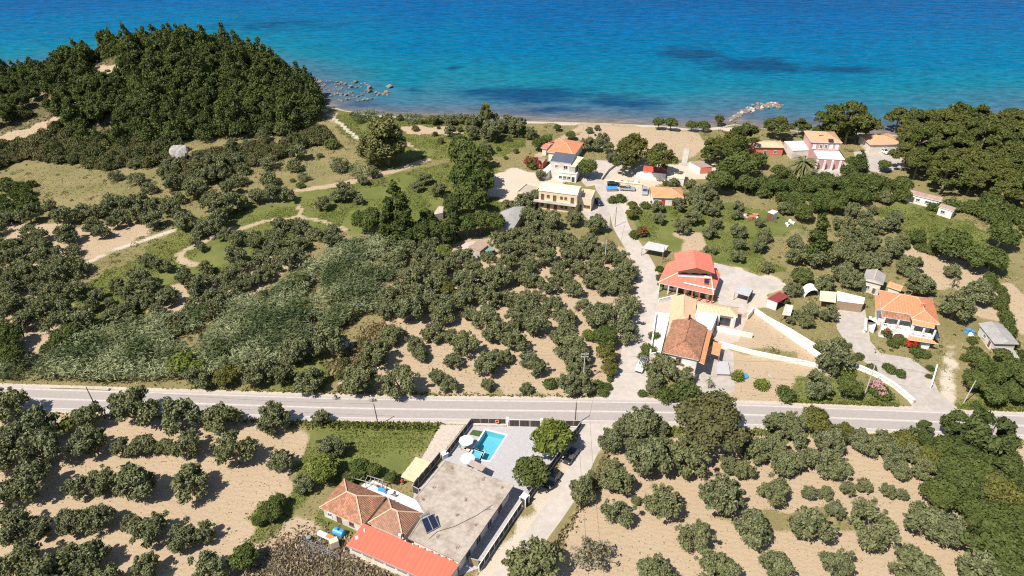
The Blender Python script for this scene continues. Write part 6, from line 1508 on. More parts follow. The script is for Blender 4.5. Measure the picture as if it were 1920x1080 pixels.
for key, ph, gr, sp, items, tall in (
 ('shade', 'the trees around the taverna', 'trees around the taverna', 'umbrella', [(1350, 215, 20), (1400, 240, 52), (1375, 255, 50), (1460, 222, 44), (1500, 232, 30), (1560, 215, 50), (1600, 212, 64), (1632, 222, 46), (1580, 226, 44), (1545, 214, 44), (1578, 204, 50), (1620, 205, 44), (1560, 232, 36), (1612, 232, 36), (1690, 206, 44), (1655, 240, 0.1), (1342, 262, 40), (1380, 280, 50), (1330, 280, 34)], 1.0),
 ('shade', 'the trees around the taverna', 'trees around the taverna', 'broad', [(1390, 305, 64), (1365, 315, 44), (1420, 300, 34), (1350, 340, 50), (1462, 322, 34), (1597, 303, 24), (1592, 322, 34), (1610, 334, 34), (1545, 345, 34), (1470, 345, 40), (1590, 250, 26), (1560, 350, 36), (1440, 350, 44), (1660, 310, 26), (1640, 340, 36), (1400, 345, 40), (1510, 238, 24), (1535, 245, 26), (1650, 262, 26), (1690, 345, 40)], 1.0),
 ('shade', 'the trees around the taverna', 'trees around the taverna', 'lime', [(1497, 230, 26), (1575, 256, 22)], 1.0),
 ('shade', 'the trees around the taverna', 'trees around the taverna', 'pine', [(1612, 303, 26), (1516, 260, 22)], 1.0),
 ('dark', 'the dark central clump', 'tall dark trees between meadow and reeds', 'column', [(742, 395, 46), (755, 410, 46), (730, 410, 40), (770, 405, 34), (846, 412, 30), (852, 425, 26), (722, 425, 30), (838, 440, 24)], .9),
 ('dark', 'the dark central clump', 'tall dark trees between meadow and reeds', 'broad', [(868, 300, 54), (885, 325, 62), (870, 350, 64), (900, 350, 50), (880, 380, 66), (905, 300, 34), (860, 280, 40), (895, 385, 40), (855, 390, 46), (900, 420, 44), (928, 428, 40), (875, 428, 40), (790, 440, 44), (820, 440, 40), (765, 440, 46), (800, 410, 30), (700, 425, 50), (680, 420, 40)], 1.35),
 ('dark', 'the dark central clump', 'tall dark trees between meadow and reeds', 'euc', [(722, 245, 74), (690, 272, 50), (740, 262, 46)], .82)):
    for x, y, w in items: grove(key, ph, gr, sp, [(x, y, w)], None, tall)
grove('oakroad', 'the main road edge', 'trees on the edge of the main road', 'oak', [(1339, 788, 128)])
grove('roadpines', 'the main road edge', 'ragged conifers on the edge of the main road', 'pine', [(1735, 800, 28), (1795, 800, 54), (1862, 808, 84)])
for key in [k for k in GROVES if k[0] in ('oakroad',)]: pass
label_groves()
for it in GROVES.values():
    for x, y, wm, o, sp in it:
        if wm < 0.6:
            for c in list(o.children): bpy.data.objects.remove(c)
            bpy.data.objects.remove(o)
for (x, y, w, o, sp, xy, wm) in PLANTED:
    try:
        if sp == 'oak': o['label'] = 'huge round evergreen oak standing at the south edge of the main road'
        if sp == 'lime' and x > 1030 and x < 1050: o['label'] = 'big bright green tree over the fence beside the dark hatchback'
        if sp == 'broad' and 990 < x < 1005 and y > 870: o['label'] = 'deep green round tree over the black jeep at the corner of the concrete roof'
        if sp == 'bare_olive': o['label'] = 'sparse brownish olive tree on the bare soil beside the dirt track'
    except ReferenceError: pass

# ------------------------------------------------------------------ woods filled over the terrain
def scatter(poly, spacing, seed, tries=9000, jitter=True, clear=0.8):
    r = np.random.default_rng(seed); P = np.array(poly); lo, hi = P.min(0), P.max(0)
    c = r.uniform(lo, hi, (tries, 2)); c = c[inside(P, c[:, 0], c[:, 1])]
    c = c[inside(LAND, c[:, 0], c[:, 1])]; c = c[segdist(SHORE, c[:, 0], c[:, 1]) > 2.5]
    for a in AV_POLY_NEAR: c = c[~inside(np.array([q[:2] for q in a]), c[:, 0], c[:, 1])]
    keep = []
    arr = np.array([t[5] for t in PLANTED]) if PLANTED else np.zeros((0, 2)); ww = np.array([t[6] for t in PLANTED])
    for q in c:
        if len(arr) and (np.hypot(arr[:, 0]-q[0], arr[:, 1]-q[1]) < ww*.32+spacing*.3*clear).any(): continue
        if keep and (np.hypot(*(np.array(keep)-q).T) < spacing).any(): continue
        keep.append(q)
    return keep
def grow(p, d):
    c = sum((Vector(q[:2]) for q in p), Vector((0, 0)))/len(p); return [tuple(c+(Vector(q[:2])-c)*(1+d/max((Vector(q[:2])-c).length, .1))) for q in p]
def bare(*polys): return [[tuple(WT(x, y)[:2]) for x, y in p] for p in polys]
AV_POLY_NEAR = [grow(ccw(p), 1.2) for p in AV_POLY]+bare([(-40, 258), (60, 226), (108, 205), (128, 236), (100, 256), (40, 268), (-40, 290)], [(168, 118), (240, 114), (244, 158), (180, 160)])
def wxy(lst): return [tuple(W(x, y)[:2]) for x, y in lst]
head = wxy([(105, 262), (200, 285), (330, 272), (460, 258), (560, 246), (592, 224), (596, 206)])+[tuple(W(590, 190)[:2])]+[tuple(p) for p in SHORE[8:3:-1]]
REEDP = wxy([(0, 705), (165, 655), (368, 600), (525, 555), (660, 480), (745, 490), (700, 590), (545, 680), (330, 712)])
def hidden(q, h):
    """true when the crown top lies outside the frame"""
    x, y = topx(q[0], q[1], hz(*q)+h); x2, y2 = topx(q[0], q[1], hz(*q)); return x < -60 or x > 1980 or y2 < -20 or y > 1110
n_p = 0
for q in scatter(head, 4.6, 21, 20000):
    if hidden(q, 10): continue
    big = vnoise(np.array([q[0]]), np.array([q[1]]), 14.0, 71)[0]
    if big < .16: continue
    f = prng.uniform(.65, 1.05)+.45*big; rightish = topx(q[0], q[1])[0] > 430
    v = int(prng.integers(0, 5)) if prng.random() < (.85 if rightish else .5) else int(prng.integers(5, 11))
    plant('pine', q, hz(*q), 6.6*f, 'dark pine crowding the wooded headland', 'pines of the wooded headland', prng.uniform(.75, 1.3), v=v); n_p += 1
left = [tuple(WT(x, y)[:2]) for x, y in [(-160, 285), (-40, 252), (20, 236), (62, 220), (100, 200), (118, 175)]]+[tuple(p) for p in SHORE[4:0:-1]]
for q in scatter(left, 5.4, 22, 9000):
    if hidden(q, 10) or vnoise(np.array([q[0]]), np.array([q[1]]), 12.0, 72)[0] < .22: continue
    plant('pine', q, hz(*q), 6.4*prng.uniform(.55, 1.1), 'dark pine on the shoulder beyond the pale headland track', 'pines beyond the headland track', prng.uniform(.8, 1.1)); n_p += 1
wood = wxy([(1700, 340), (1672, 300), (1690, 268), (1690, 250), (1780, 248), (1920, 240), (2080, 232), (2080, 400), (1920, 400), (1830, 372), (1765, 362)])
for q in scatter(wood, 5.6, 23, 9000):
    if hidden(q, 11): continue
    plant('umbrella', q, hz(*q), 10.6*prng.uniform(.85, 1.2), 'tall spreading pine in the thick wood on the right shore', 'pines of the thick wood on the right shore', prng.uniform(.9, 1.08))
for nm, poly, sp, spc, wd, lab, grp in (
 ('a', wxy([(-40, 330), (60, 300), (200, 320), (300, 310), (345, 285), (240, 268), (120, 262), (0, 285), (-40, 290)]), 'bush', 2.3, 4.6, 'round maquis bush at the foot of the wooded headland', 'maquis bushes below the headland'),
 ('b', wxy([(330, 300), (460, 280), (560, 262), (600, 245), (620, 262), (520, 300), (400, 340), (300, 330)]), 'bush', 2.8, 4.4, 'bush or young olive on the rise below the pines', 'bushes below the pines'),
 ('c', wxy([(-40, 350), (60, 345), (70, 400), (20, 420), (-40, 430)]), 'greenbush', 3.0, 4.4, 'bright green bush of the thicket at the left edge', 'bushes of the left thicket'),
 ('d', wxy([(1690, 460), (1720, 452), (1850, 490), (1880, 560), (1900, 640), (1885, 640), (1860, 560), (1830, 500)]), 'greenbush', 2.6, 3.4, 'green bush of the hedge curving behind the bare field', 'hedge bushes behind the bare field'),
 ('e', wxy([(1740, 395), (1800, 400), (1920, 440), (1960, 520), (1960, 400), (1850, 385)]), 'greenbush', 3.4, 5.5, 'bush at the edge of the pine wood', 'bushes at the edge of the pine wood'),
 ('f', wxy([(1480, 812), (1700, 830), (1960, 900), (1960, 1100), (1880, 1080), (1840, 960), (1800, 880)]), 'bush', 3.4, 4.2, 'bush filling the dense hedge at the lower right', 'bushes of the dense lower hedge'),
 ('g', wxy([(1800, 640), (1960, 650), (1960, 765), (1818, 765)]), 'greenbush', 3.6, 4.0, 'bush in the thicket east of the rutted track', 'bushes of the thicket east of the rutted track'),
 ('q', REEDP, 'bush', 8.0, 4.6, 'bush standing among the tall reeds', 'bushes among the reeds'),
 ('h', wxy([(640, 740), (625, 700), (690, 640), (725, 640), (700, 720)]), 'bush', 4.0, 2.6, 'low bush on the rough bank beside the reeds', 'low bushes beside the reeds'),
 ('i', wxy([(660, 225), (760, 225), (860, 230), (960, 240), (980, 300), (900, 300), (780, 250)]), 'bush', 6.0, 2.6, 'low bush in the meadow near the beach', 'low bushes near the beach'),
 ('j', wxy([(1360, 350), (1500, 340), (1690, 345), (1690, 380), (1600, 385), (1450, 380)]), 'greenbush', 3.4, 5.0, 'leafy bush in the belt below the taverna', 'bushes of the belt below the taverna')):
    for q in scatter(poly, spc, hash(nm) % 7+40 if False else 40+ord(nm), 2500):
        if hidden(q, 2): continue
        plant(sp, q, hz(*q), wd*prng.uniform(.6, 1.3), lab, grp, prng.uniform(.9, 1.7))

# wild olives thickening the left slope
THICK = []
for nm, poly, spc, wd, lab, grp in (
 ('k', wxy([(180, 330), (330, 300), (470, 300), (640, 320), (560, 345), (440, 360), (300, 420), (180, 440), (150, 400), (260, 360)]), 8.8, 6.0, 'shaggy olive on the grassy rise below the headland', 'shaggy olives on the grassy rise'),
 ('l', wxy([(-40, 430), (60, 440), (140, 470), (150, 540), (110, 640), (-40, 660)]), 6.4, 6.8, 'crowded olive at the left end of the slope', 'crowded olives at the left end of the slope'),
 ('m', wxy([(240, 560), (400, 520), (530, 430), (640, 430), (560, 490), (460, 560), (250, 620)]), 6.0, 5.6, 'shaggy olive along the upper edge of the reeds', 'shaggy olives along the reeds'),
 ('n', wxy([(700, 520), (760, 470), (860, 480), (960, 450), (1130, 470), (1190, 520), (1180, 640), (1100, 660), (900, 620), (760, 600)]), 6.2, 6.2, 'olive filling a gap of the lane-side grove', 'olives filling the lane-side grove')):
    for q in scatter(poly, spc, 40+ord(nm), 3000, clear=1.0): THICK.append((q[0], q[1], hz(*q), wd*prng.uniform(.7, 1.2)))
LOW = []
for k in range(4):
    me_, tm_ = olive_variant(k, 2600); v_ = np.empty(len(me_.vertices)*3); me_.vertices.foreach_get('co', v_); t_ = np.empty(len(me_.polygons)); me_.attributes['tint'].data.foreach_get('value', t_); LOW.append((v_.reshape(-1, 3), t_)); bpy.data.meshes.remove(me_)
VV, TT = [], []
for (x, y, z, w_) in THICK:
    v_, t_ = LOW[int(prng.integers(4))]; a_ = prng.uniform(0, 6.28); s_ = w_/7.2*1.1; co_, si_ = math.cos(a_), math.sin(a_)
    VV.append(np.stack([x+s_*(v_[:, 0]*co_-v_[:, 1]*si_), y+s_*(v_[:, 0]*si_+v_[:, 1]*co_), z+s_*1.05*(v_[:, 2]-.6)], 1)); TT.append(np.clip(t_+prng.uniform(-.12, .22), 0, 1))
V_ = np.concatenate(VV); n_ = len(V_)//4; mt = bpy.data.meshes.new('olive_thicket'); mt.vertices.add(len(V_)); mt.vertices.foreach_set('co', V_.astype(np.float32).ravel()); mt.loops.add(len(V_)); mt.loops.foreach_set('vertex_index', np.arange(len(V_)))
mt.polygons.add(n_); mt.polygons.foreach_set('loop_start', np.arange(0, 4*n_, 4)); mt.polygons.foreach_set('loop_total', np.full(n_, 4)); mt.update(calc_edges=True)
at_ = mt.attributes.new('tint', 'FLOAT', 'FACE'); at_.data.foreach_set('value', np.concatenate(TT).astype(np.float32)); mt.materials.append(LM['olive']); ot = bpy.data.objects.new('olive_thicket', mt); COL.objects.link(ot); tag(ot, kind='stuff')
# ------------------------------------------------------------------ what nobody could count
def stuff(name, mesh): 
    o = bpy.data.objects.new(name, mesh); COL.objects.link(o); tag(o, kind='stuff'); return o
def free_mask(x, y, pad=0.0):
    ok = np.ones(len(x), bool)
    for ln, hw in AV_LINE: ok &= segdist(ln, x, y) > hw+pad
    for p in AV_POLY: ok &= ~inside(np.array(p), x, y)
    return ok
def in_frame(x, y, z):
    f = y*CP-(z-CAM_H)*SP; px = 960+F_PX*x/f; py = 540-F_PX*(y*SP+(z-CAM_H)*CP)/f
    return (px > -80) & (px < 2000) & (py > 0) & (py < 1130) & (f > 0)
# giant reeds: stems with drooping leaves, all bent by the sea wind
REED = [wxy([(-60, 732), (-60, 705), (0, 692), (110, 674), (165, 640), (244, 620), (368, 588), (465, 576), (525, 540), (575, 508), (660, 462), (705, 455), (760, 480), (745, 520), (715, 560), (700, 590), (660, 600), (600, 650), (545, 690), (330, 718), (200, 724), (90, 722)]),
        wxy([(655, 222), (700, 218), (712, 232), (665, 236)]), wxy([(755, 224), (800, 221), (860, 225), (868, 234), (760, 234)]), wxy([(652, 325), (690, 322), (705, 335), (655, 338)])]
def reeds(poly, dens, h0):
    P = np.array(poly); lo, hi = P.min(0), P.max(0); n = int((hi-lo).prod()*dens)
    c = prng.uniform(lo, hi, (n, 2)); c = c[inside(P, c[:, 0], c[:, 1])]
    d_ = vnoise(c[:, 0], c[:, 1], 4.5, 31); c = c[d_ > .10+.26*prng.random(len(c))]
    c = c[free_mask(c[:, 0], c[:, 1], .8)]
    return c
Cs, Ns, Ss, Ts, Ds = [], [], [], [], []
for poly, dens, h0 in ((REED[0], 7.5, 4.3), (REED[1], 4, 3.2), (REED[2], 4, 3.2), (REED[3], 4, 3.0)):
    c = reeds(poly, dens, h0)
    if not len(c): continue
    hh = h0*prng.uniform(.7, 1.15, len(c))*(0.45+.75*vnoise(c[:, 0], c[:, 1], 7.0, 33)+.25*vnoise(c[:, 0], c[:, 1], 2.6, 34))
    lean = np.stack([prng.normal(.55, .3, len(c)), prng.normal(.05, .3, len(c))], 1)
    base = height(c[:, 0], c[:, 1]); tone = vnoise(c[:, 0], c[:, 1], 5.0, 35)
    for k in range(4):
        f = prng.uniform(.45, 1.05, len(c))
        C = np.stack([c[:, 0]+lean[:, 0]*f*hh*.45, c[:, 1]+lean[:, 1]*f*hh*.45, base+f*hh], 1)
        d = unit(np.stack([lean[:, 0]+prng.normal(0, .55, len(c)), lean[:, 1]+prng.normal(0, .55, len(c)), prng.uniform(-.5, .7, len(c))], 1))
        N = unit(np.cross(d, unit(prng.normal(size=d.shape)))+np.array([0, 0, .5])); N = unit(N-d*(N*d).sum(1)[:, None])
        Cs.append(C); Ns.append(N); Ss.append(prng.uniform(.14, .24, len(c))); Ds.append(d); Ts.append(np.clip((tone-.35)*1.3+(f-.7)*.5+prng.uniform(-.1, .5, len(c)), 0, 1))  # highlights and dark hollows put into the tint: paler high up, darker below
m = leaf_mesh('reed_thicket', np.concatenate(Cs), np.concatenate(Ns), np.concatenate(Ss), np.concatenate(Ts), LM['reed'], 6.5, np.concatenate(Ds))
stuff('reed_thicket', m)
def tufts(name, kinds, n, size, mat, seed, hgt=.3, extra=None, dens_scale=8.0):
    r = np.random.default_rng(seed); sel = np.where(np.isin(zone, kinds) & in_frame(gx, gy, gz))[0]
    i = r.choice(sel, n); x = gx[i]+r.uniform(-.8, .8, n); y = gy[i]+r.uniform(-.8, .8, n)
    keep = (vnoise(x, y, dens_scale, seed) > .30+.25*r.random(n)) & free_mask(x, y, .2) & (segdist(SHORE, x, y) > 3); x, y = x[keep], y[keep]; z = height(x, y)
    C = np.stack([x, y, z+size*.35*r.uniform(.5, 1, len(x))], 1); d = unit(np.stack([r.normal(0, .7, len(x)), r.normal(0, .7, len(x)), r.uniform(.2, .7, len(x))], 1))
    N = unit(np.cross(d, unit(r.normal(size=d.shape)))*.6+np.array([0, -.1, 1.2])); N = unit(N-d*(N*d).sum(1)[:, None])
    T = np.clip(vnoise(x, y, 5.0, seed+1)*.8+r.uniform(-.25, .4, len(x)), 0, 1)
    stuff(name, leaf_mesh(name, C, N, size*r.uniform(.6, 1.4, len(x)), T, LM[mat], 1.7, d))
tufts('grass', [0], 120000, .30, 'grass', 51); tufts('grass', [1], 90000, .30, 'grass', 52); tufts('dry_grass', [1], 110000, .30, 'hay', 53); tufts('undergrowth', [4], 30000, .55, 'bush', 54); tufts('weeds', [2], 5000, .22, 'grass', 55, dens_scale=14.0); tufts('leaf_litter', [2], 12000, .20, 'hay', 56, dens_scale=5.0)
# clumps of low plants over the rough slope and meadows
def clumps(name, kinds, n, per, size, mat, seed, region=None):
    r = np.random.default_rng(seed); ok = np.isin(zone, kinds) & in_frame(gx, gy, gz) & (gy > W(960, 735).y)
    i = r.choice(np.where(ok)[0], n); x0, y0 = gx[i]+r.uniform(-.8, .8, n), gy[i]+r.uniform(-.8, .8, n)
    k = (vnoise(x0, y0, 11.0, seed) > .45) & free_mask(x0, y0, .6) & (segdist(SHORE, x0, y0) > 4); x0, y0 = x0[k], y0[k]; rad = r.uniform(.35, 1.3, len(x0))**1.3
    x = np.repeat(x0, per); y = np.repeat(y0, per); q = np.repeat(rad, per); tn = np.repeat(r.uniform(0, .6, len(x0)), per); d = unit(r.normal(size=(len(x), 3))); d[:, 2] = np.abs(d[:, 2])
    C = np.stack([x+d[:, 0]*q, y+d[:, 1]*q, height(x, y)+d[:, 2]*q*.65], 1); N = unit(d+r.normal(size=d.shape)*.6+np.array([0, 0, .3]))
    stuff(name, leaf_mesh(name, C, N, size*r.uniform(.6, 1.4, len(x)), np.clip(tn+r.uniform(0, .4, len(x)), 0, 1), LM[mat], 1.5))
clumps('scrub', [0, 1, 4], 2600, 34, .26, 'bush', 57); clumps('scrub', [0, 1], 1500, 30, .26, 'broad', 58); clumps('dry_scrub', [1, 4], 1500, 30, .28, 'hay', 59)
# taller weeds along the road verges and the track bank
def verge(lines, n, size, mat, name, seed, hgt):
    r = np.random.default_rng(seed); X, Y = [], []
    for ln, w in lines:
        L = [W(a, b) for a, b in ln]
        for k in range(n):
            j = r.integers(len(L)-1); t = r.random(); p = lerp(L[j], L[j+1], t); X.append(p.x+r.normal(0, w)); Y.append(p.y+r.normal(0, w))
    x, y = np.array(X), np.array(Y); k = free_mask(x, y, .1); x, y = x[k], y[k]
    C = np.stack([x, y, hgt*r.uniform(.1, .9, len(x))], 1); d = unit(np.stack([r.normal(0, .4, len(x)), r.normal(0, .4, len(x)), r.uniform(.5, 1, len(x))], 1)); N = unit(np.cross(d, unit(r.normal(size=d.shape)))+np.array([0, 0, .6])); N = unit(N-d*(N*d).sum(1)[:, None])
    stuff(name, leaf_mesh(name, C, N, size*r.uniform(.6, 1.4, len(x)), r.random(len(x)), LM[mat], 1.9, d))
verge([([(200, 733), (640, 738), (960, 748), (1145, 750)], .6), ([(1200, 752), (1380, 755)], .5), ([(1480, 757), (1680, 760)], .5), ([(1800, 768), (1920, 772)], .7), ([(580, 795), (830, 800)], .7), ([(1240, 808), (1480, 813), (1760, 830)], .7), ([(0, 768), (300, 778), (570, 792)], .8)], 1700, .42, 'grass', 'verge_weeds', 61, .45)
verge([([(1128, 850), (1095, 905), (1060, 965), (1020, 1030), (985, 1075)], 1.1), ([(640, 690), (690, 660), (715, 620)], 2.2)], 5200, .40, 'hay', 'tall_dry_grass', 62, .9)
verge([([(480, 1080), (560, 1040), (650, 1060), (740, 1100)], 3.0)], 6000, .42, 'deadhay', 'dead_brush', 63, .3)
# ------------------------------------------------------------------ vehicles
M['tyre'] = plain('tyre_rubber', (.022, .022, .023), .85)
M['rim'] = plain('wheel_rim', (.42, .42, .43), .35, .7)
M['lamp'] = plain('headlamp_glass', (.70, .72, .74), .15, spec=.6)
M['tail'] = plain('tail_lamp', (.40, .02, .02), .3)
def carpaint(name, c):
    m = plain(name, c, .28, spec=.55, var=.06); m.node_tree.nodes['Principled BSDF'].inputs['Coat Weight'].default_value = .5; return m
def vehicle(name, label, cat, c, head, L, Wd, H, paint, kind='hatch', group=None):
    """c: centre on the ground, head: unit vector to the front"""
    f = Vector((head.x, head.y, 0)).normalized(); s = Vector((-f.y, f.x, 0)); c = Vector((c.x, c.y, 0.02))
    t = thing(name, label, cat, c, group)
    def P(x, y, z): return c+f*x+s*y+Vector((0, 0, z))
    # side profile of the body below the windows, then the cabin, each lofted across the width with tumblehome
    h = H
    if kind == 'hatch': low = [(-.5, .22), (-.5, .62), (-.44, .66), (.18, .66), (.40, .60), (.49, .48), (.5, .22)]; cab = [(-.47, .64), (-.40, .97), (-.25, 1.0), (.02, .99), (.22, .66)]
    elif kind == 'jeep': low = [(-.48, .28), (-.48, .64), (.16, .64), (.43, .62), (.46, .58), (.47, .28)]; cab = [(-.47, .64), (-.455, .98), (-.3, 1.0), (.06, 1.0), (.15, .64)]
    elif kind == 'pickup': low = [(-.5, .26), (-.5, .58), (-.12, .58), (.2, .60), (.44, .56), (.5, .45), (.5, .24)]; cab = [(-.13, .58), (-.10, .96), (-.02, 1.0), (.10, .98), (.24, .60)]
    else: low = [(-.5, .22), (-.5, .6), (.2, .6), (.44, .54), (.5, .44), (.5, .22)]; cab = [(-.46, .6), (-.36, .97), (-.2, 1.0), (.05, .98), (.25, .6)]
    mb = MB(); ys = (-.5, -.47, .47, .5)
    def loft(prof, wid, mat, shrink=.04):
        rows = []
        for yi, k in ((-.5*wid, 1-shrink), (-.46*wid, 1.0), (.46*wid, 1.0), (.5*wid, 1-shrink)):
            rows.append([P(x*L*(k if abs(x) > .3 else 1), yi*Wd, z*h*(1 if k == 1 else .985)) for x, z in prof])
        for i in range(3):
            for j in range(len(prof)-1): mb.poly([rows[i][j], rows[i][j+1], rows[i+1][j+1], rows[i+1][j]], mat)
            mb.poly([rows[i][-1], rows[i][0], rows[i+1][0], rows[i+1][-1]], mat)
        mb.poly(rows[0], mat); mb.poly(rows[3][::-1], mat)
    loft(low, 1.0, 0)
    mb.build('body', paint, t)
    mb = MB(); rows = []
    for y, dz_ in ((-1, 0), (1, 0)): rows.append([P(x*L, y*Wd*(.47 if z < .7 else .40), z*h) for x, z in cab])
    n = len(cab)
    for j in range(1, n-2): mb.poly([rows[0][j], rows[0][j+1], rows[1][j+1], rows[1][j]])
    a = MB()
    ro = mb
    for j in (0, n-2): ro.poly([rows[0][j], rows[0][j+1], rows[1][j+1], rows[1][j]])
    ro.poly(rows[0]); ro.poly(rows[1][::-1]); cabin = ro.build('cabin', paint, t)
    def pane(q, o): 
        cc = sum(q, Vector())/4; g = MB(); g.poly([cc+(p-cc)*.86+o for p in q]); g.build('window', M['glass'], cabin)
    up = Vector((0, 0, .01))
    pane([rows[0][n-2], rows[0][n-1], rows[1][n-1], rows[1][n-2]], f*.015+up); pane([rows[0][0], rows[0][1], rows[1][1], rows[1][0]], -f*.015+up)
    for r_, sg in ((rows[0], -1), (rows[1], 1)):
        fr = [r_[0], r_[1], lerp(r_[1], r_[n-2], .52), lerp(r_[0], r_[n-1], .5)]; re = [lerp(r_[0], r_[n-1], .54), lerp(r_[1], r_[n-2], .56), r_[n-2], r_[n-1]]
        pane(fr, s*sg*.02); pane(re, s*sg*.02)
    wr = .34 if kind != 'jeep' else .40
    for x in (-.31, .31):
        for y in (-1, 1):
            w = MB(); a0 = P(x*L, y*(Wd/2-.22), wr); a1 = P(x*L, y*(Wd/2+.01), wr); w.tube([a0, a1], wr, 14); wo = w.build('wheel', M['tyre'], t)
            w = MB(); w.tube([a1, a1+s*y*.012], wr*.6, 12); w.build('rim', M['rim'], wo)
    for y in (-1, 1):
        g = MB(); g.bar(P(.487*L, y*Wd*.30, .50*h*.92), P(.487*L, y*Wd*.44, .50*h*.92), .09, .13); g.build('headlight', M['lamp'], t)
        g = MB(); g.bar(P(-.502*L, y*Wd*.36, .5*h), P(-.502*L, y*Wd*.46, .5*h), .04, .16); g.build('taillight', M['tail'], t)
        g = MB(); g.bar(P(.16*L, y*Wd*.5, .66*h), P(.16*L, y*Wd*.58, .66*h), .12, .12); g.build('mirror', paint, t)
    g = MB(); g.bar(P(.5*L, -.42*Wd, .3*h), P(.5*L, .42*Wd, .3*h), .12, .16); g.build('bumper', M['tyre'] if kind in ('jeep', 'pickup') else paint, t)
    if kind == 'jeep':
        g = MB(); a0 = P(-.485*L, .1, .62*h); g.tube([a0, a0-f*.22], .36, 14); g.build('spare_wheel', M['tyre'], t)
        for y in (-1, 1): g = MB(); g.bar(P(.2*L, y*Wd*.46, .5*h), P(.42*L, y*Wd*.46, .5*h), .3, .08); g.build('wing', M['tyre'], t)
    if kind == 'pickup':
        g = MB(); q = [P(-.485*L, -.44*Wd, .585*h), P(-.13*L, -.44*Wd, .585*h), P(-.13*L, .44*Wd, .585*h), P(-.485*L, .44*Wd, .585*h)]; g.poly([p+up for p in q]); g.build('load_bed', M['dark'], t)
        for y in (-1, 1): g = MB(); g.bar(P(-.5*L, y*Wd*.47, .63*h), P(-.13*L, y*Wd*.47, .63*h), .07, .12); g.build('bed_side', paint, t)
        g = MB(); g.bar(P(-.495*L, -Wd*.47, .63*h), P(-.495*L, Wd*.47, .63*h), .07, .12); g.build('tailgate', paint, t)
    return t, P
black = carpaint('black_car_paint', (.012, .012, .015)); whitep = carpaint('white_car_paint', (.72, .71, .70)); silver = carpaint('silver_car_paint', (.33, .34, .36))
a, b = W(1059.5, 873), W(1079, 845); vehicle('hatchback', 'black hatchback parked by the fence under the bright green tree', 'car', (a+b)/2, a-b, 4.3, 1.8, 1.5, black)
a, b = W(1024, 919), W(1044.5, 889); vehicle('jeep', 'black boxy off-road car with a spare wheel parked by the deep green tree', 'car', (a+b)/2, a-b, 4.5, 1.9, 1.85, black, 'jeep')
a, b = W(1197, 699), W(1207, 678); t, P = vehicle('pickup', 'white pickup with a silver pipe rack, parked on the lane junction', 'pickup', (a+b)/2, a-b, 4.9, 1.8, 1.6, whitep, 'pickup')
for y in (-.45, -.1, .25, .55): g = MB(); g.tube([P(-2.4, y, 1.75), P(.9, y, 1.75)], .08, 8); g.build('rack_pipe', M['rim'], t)
for x in (-2.2, -.6): g = MB(); g.bar(P(x, -.8, 1.68), P(x, .8, 1.68), .08, .08); [g.bar(P(x, y, .9), P(x, y, 1.7), .07, .07) for y in (-.8, .8)]; g.build('rack_bar', M['steel'], t)
c = W(1176, 356.5); vehicle('pickup', 'silver double cab pickup parked beside the scrap heap above the lane', 'pickup', c, Vector((1, -.12, 0)), 5.2, 1.85, 1.75, silver, 'pickup')
c = W(1208.5, 361.5); vehicle('estate_car', 'grey car parked nose-on beside the small orange cottage', 'car', c, Vector((-.12, -1, 0)), 4.4, 1.8, 1.7, silver, 'estate')
c = W(1150, 348.5); vehicle('hatchback', 'dark car parked beside the ochre bank above the lane', 'car', c, Vector((1, -.05, 0)), 4.2, 1.75, 1.5, black)
c = W(1657, 286); vehicle('estate_car', 'white car parked alone in the taverna car park', 'car', c, Vector((.35, -1, 0)), 4.4, 1.8, 1.6, whitep, 'estate')
c = W(1122, 382); vehicle('hatchback', 'dark car beside the roof terrace of the cream building', 'car', c, Vector((.4, -1, 0)), 4.1, 1.75, 1.5, carpaint('navy_car_paint', (.02, .025, .05)))

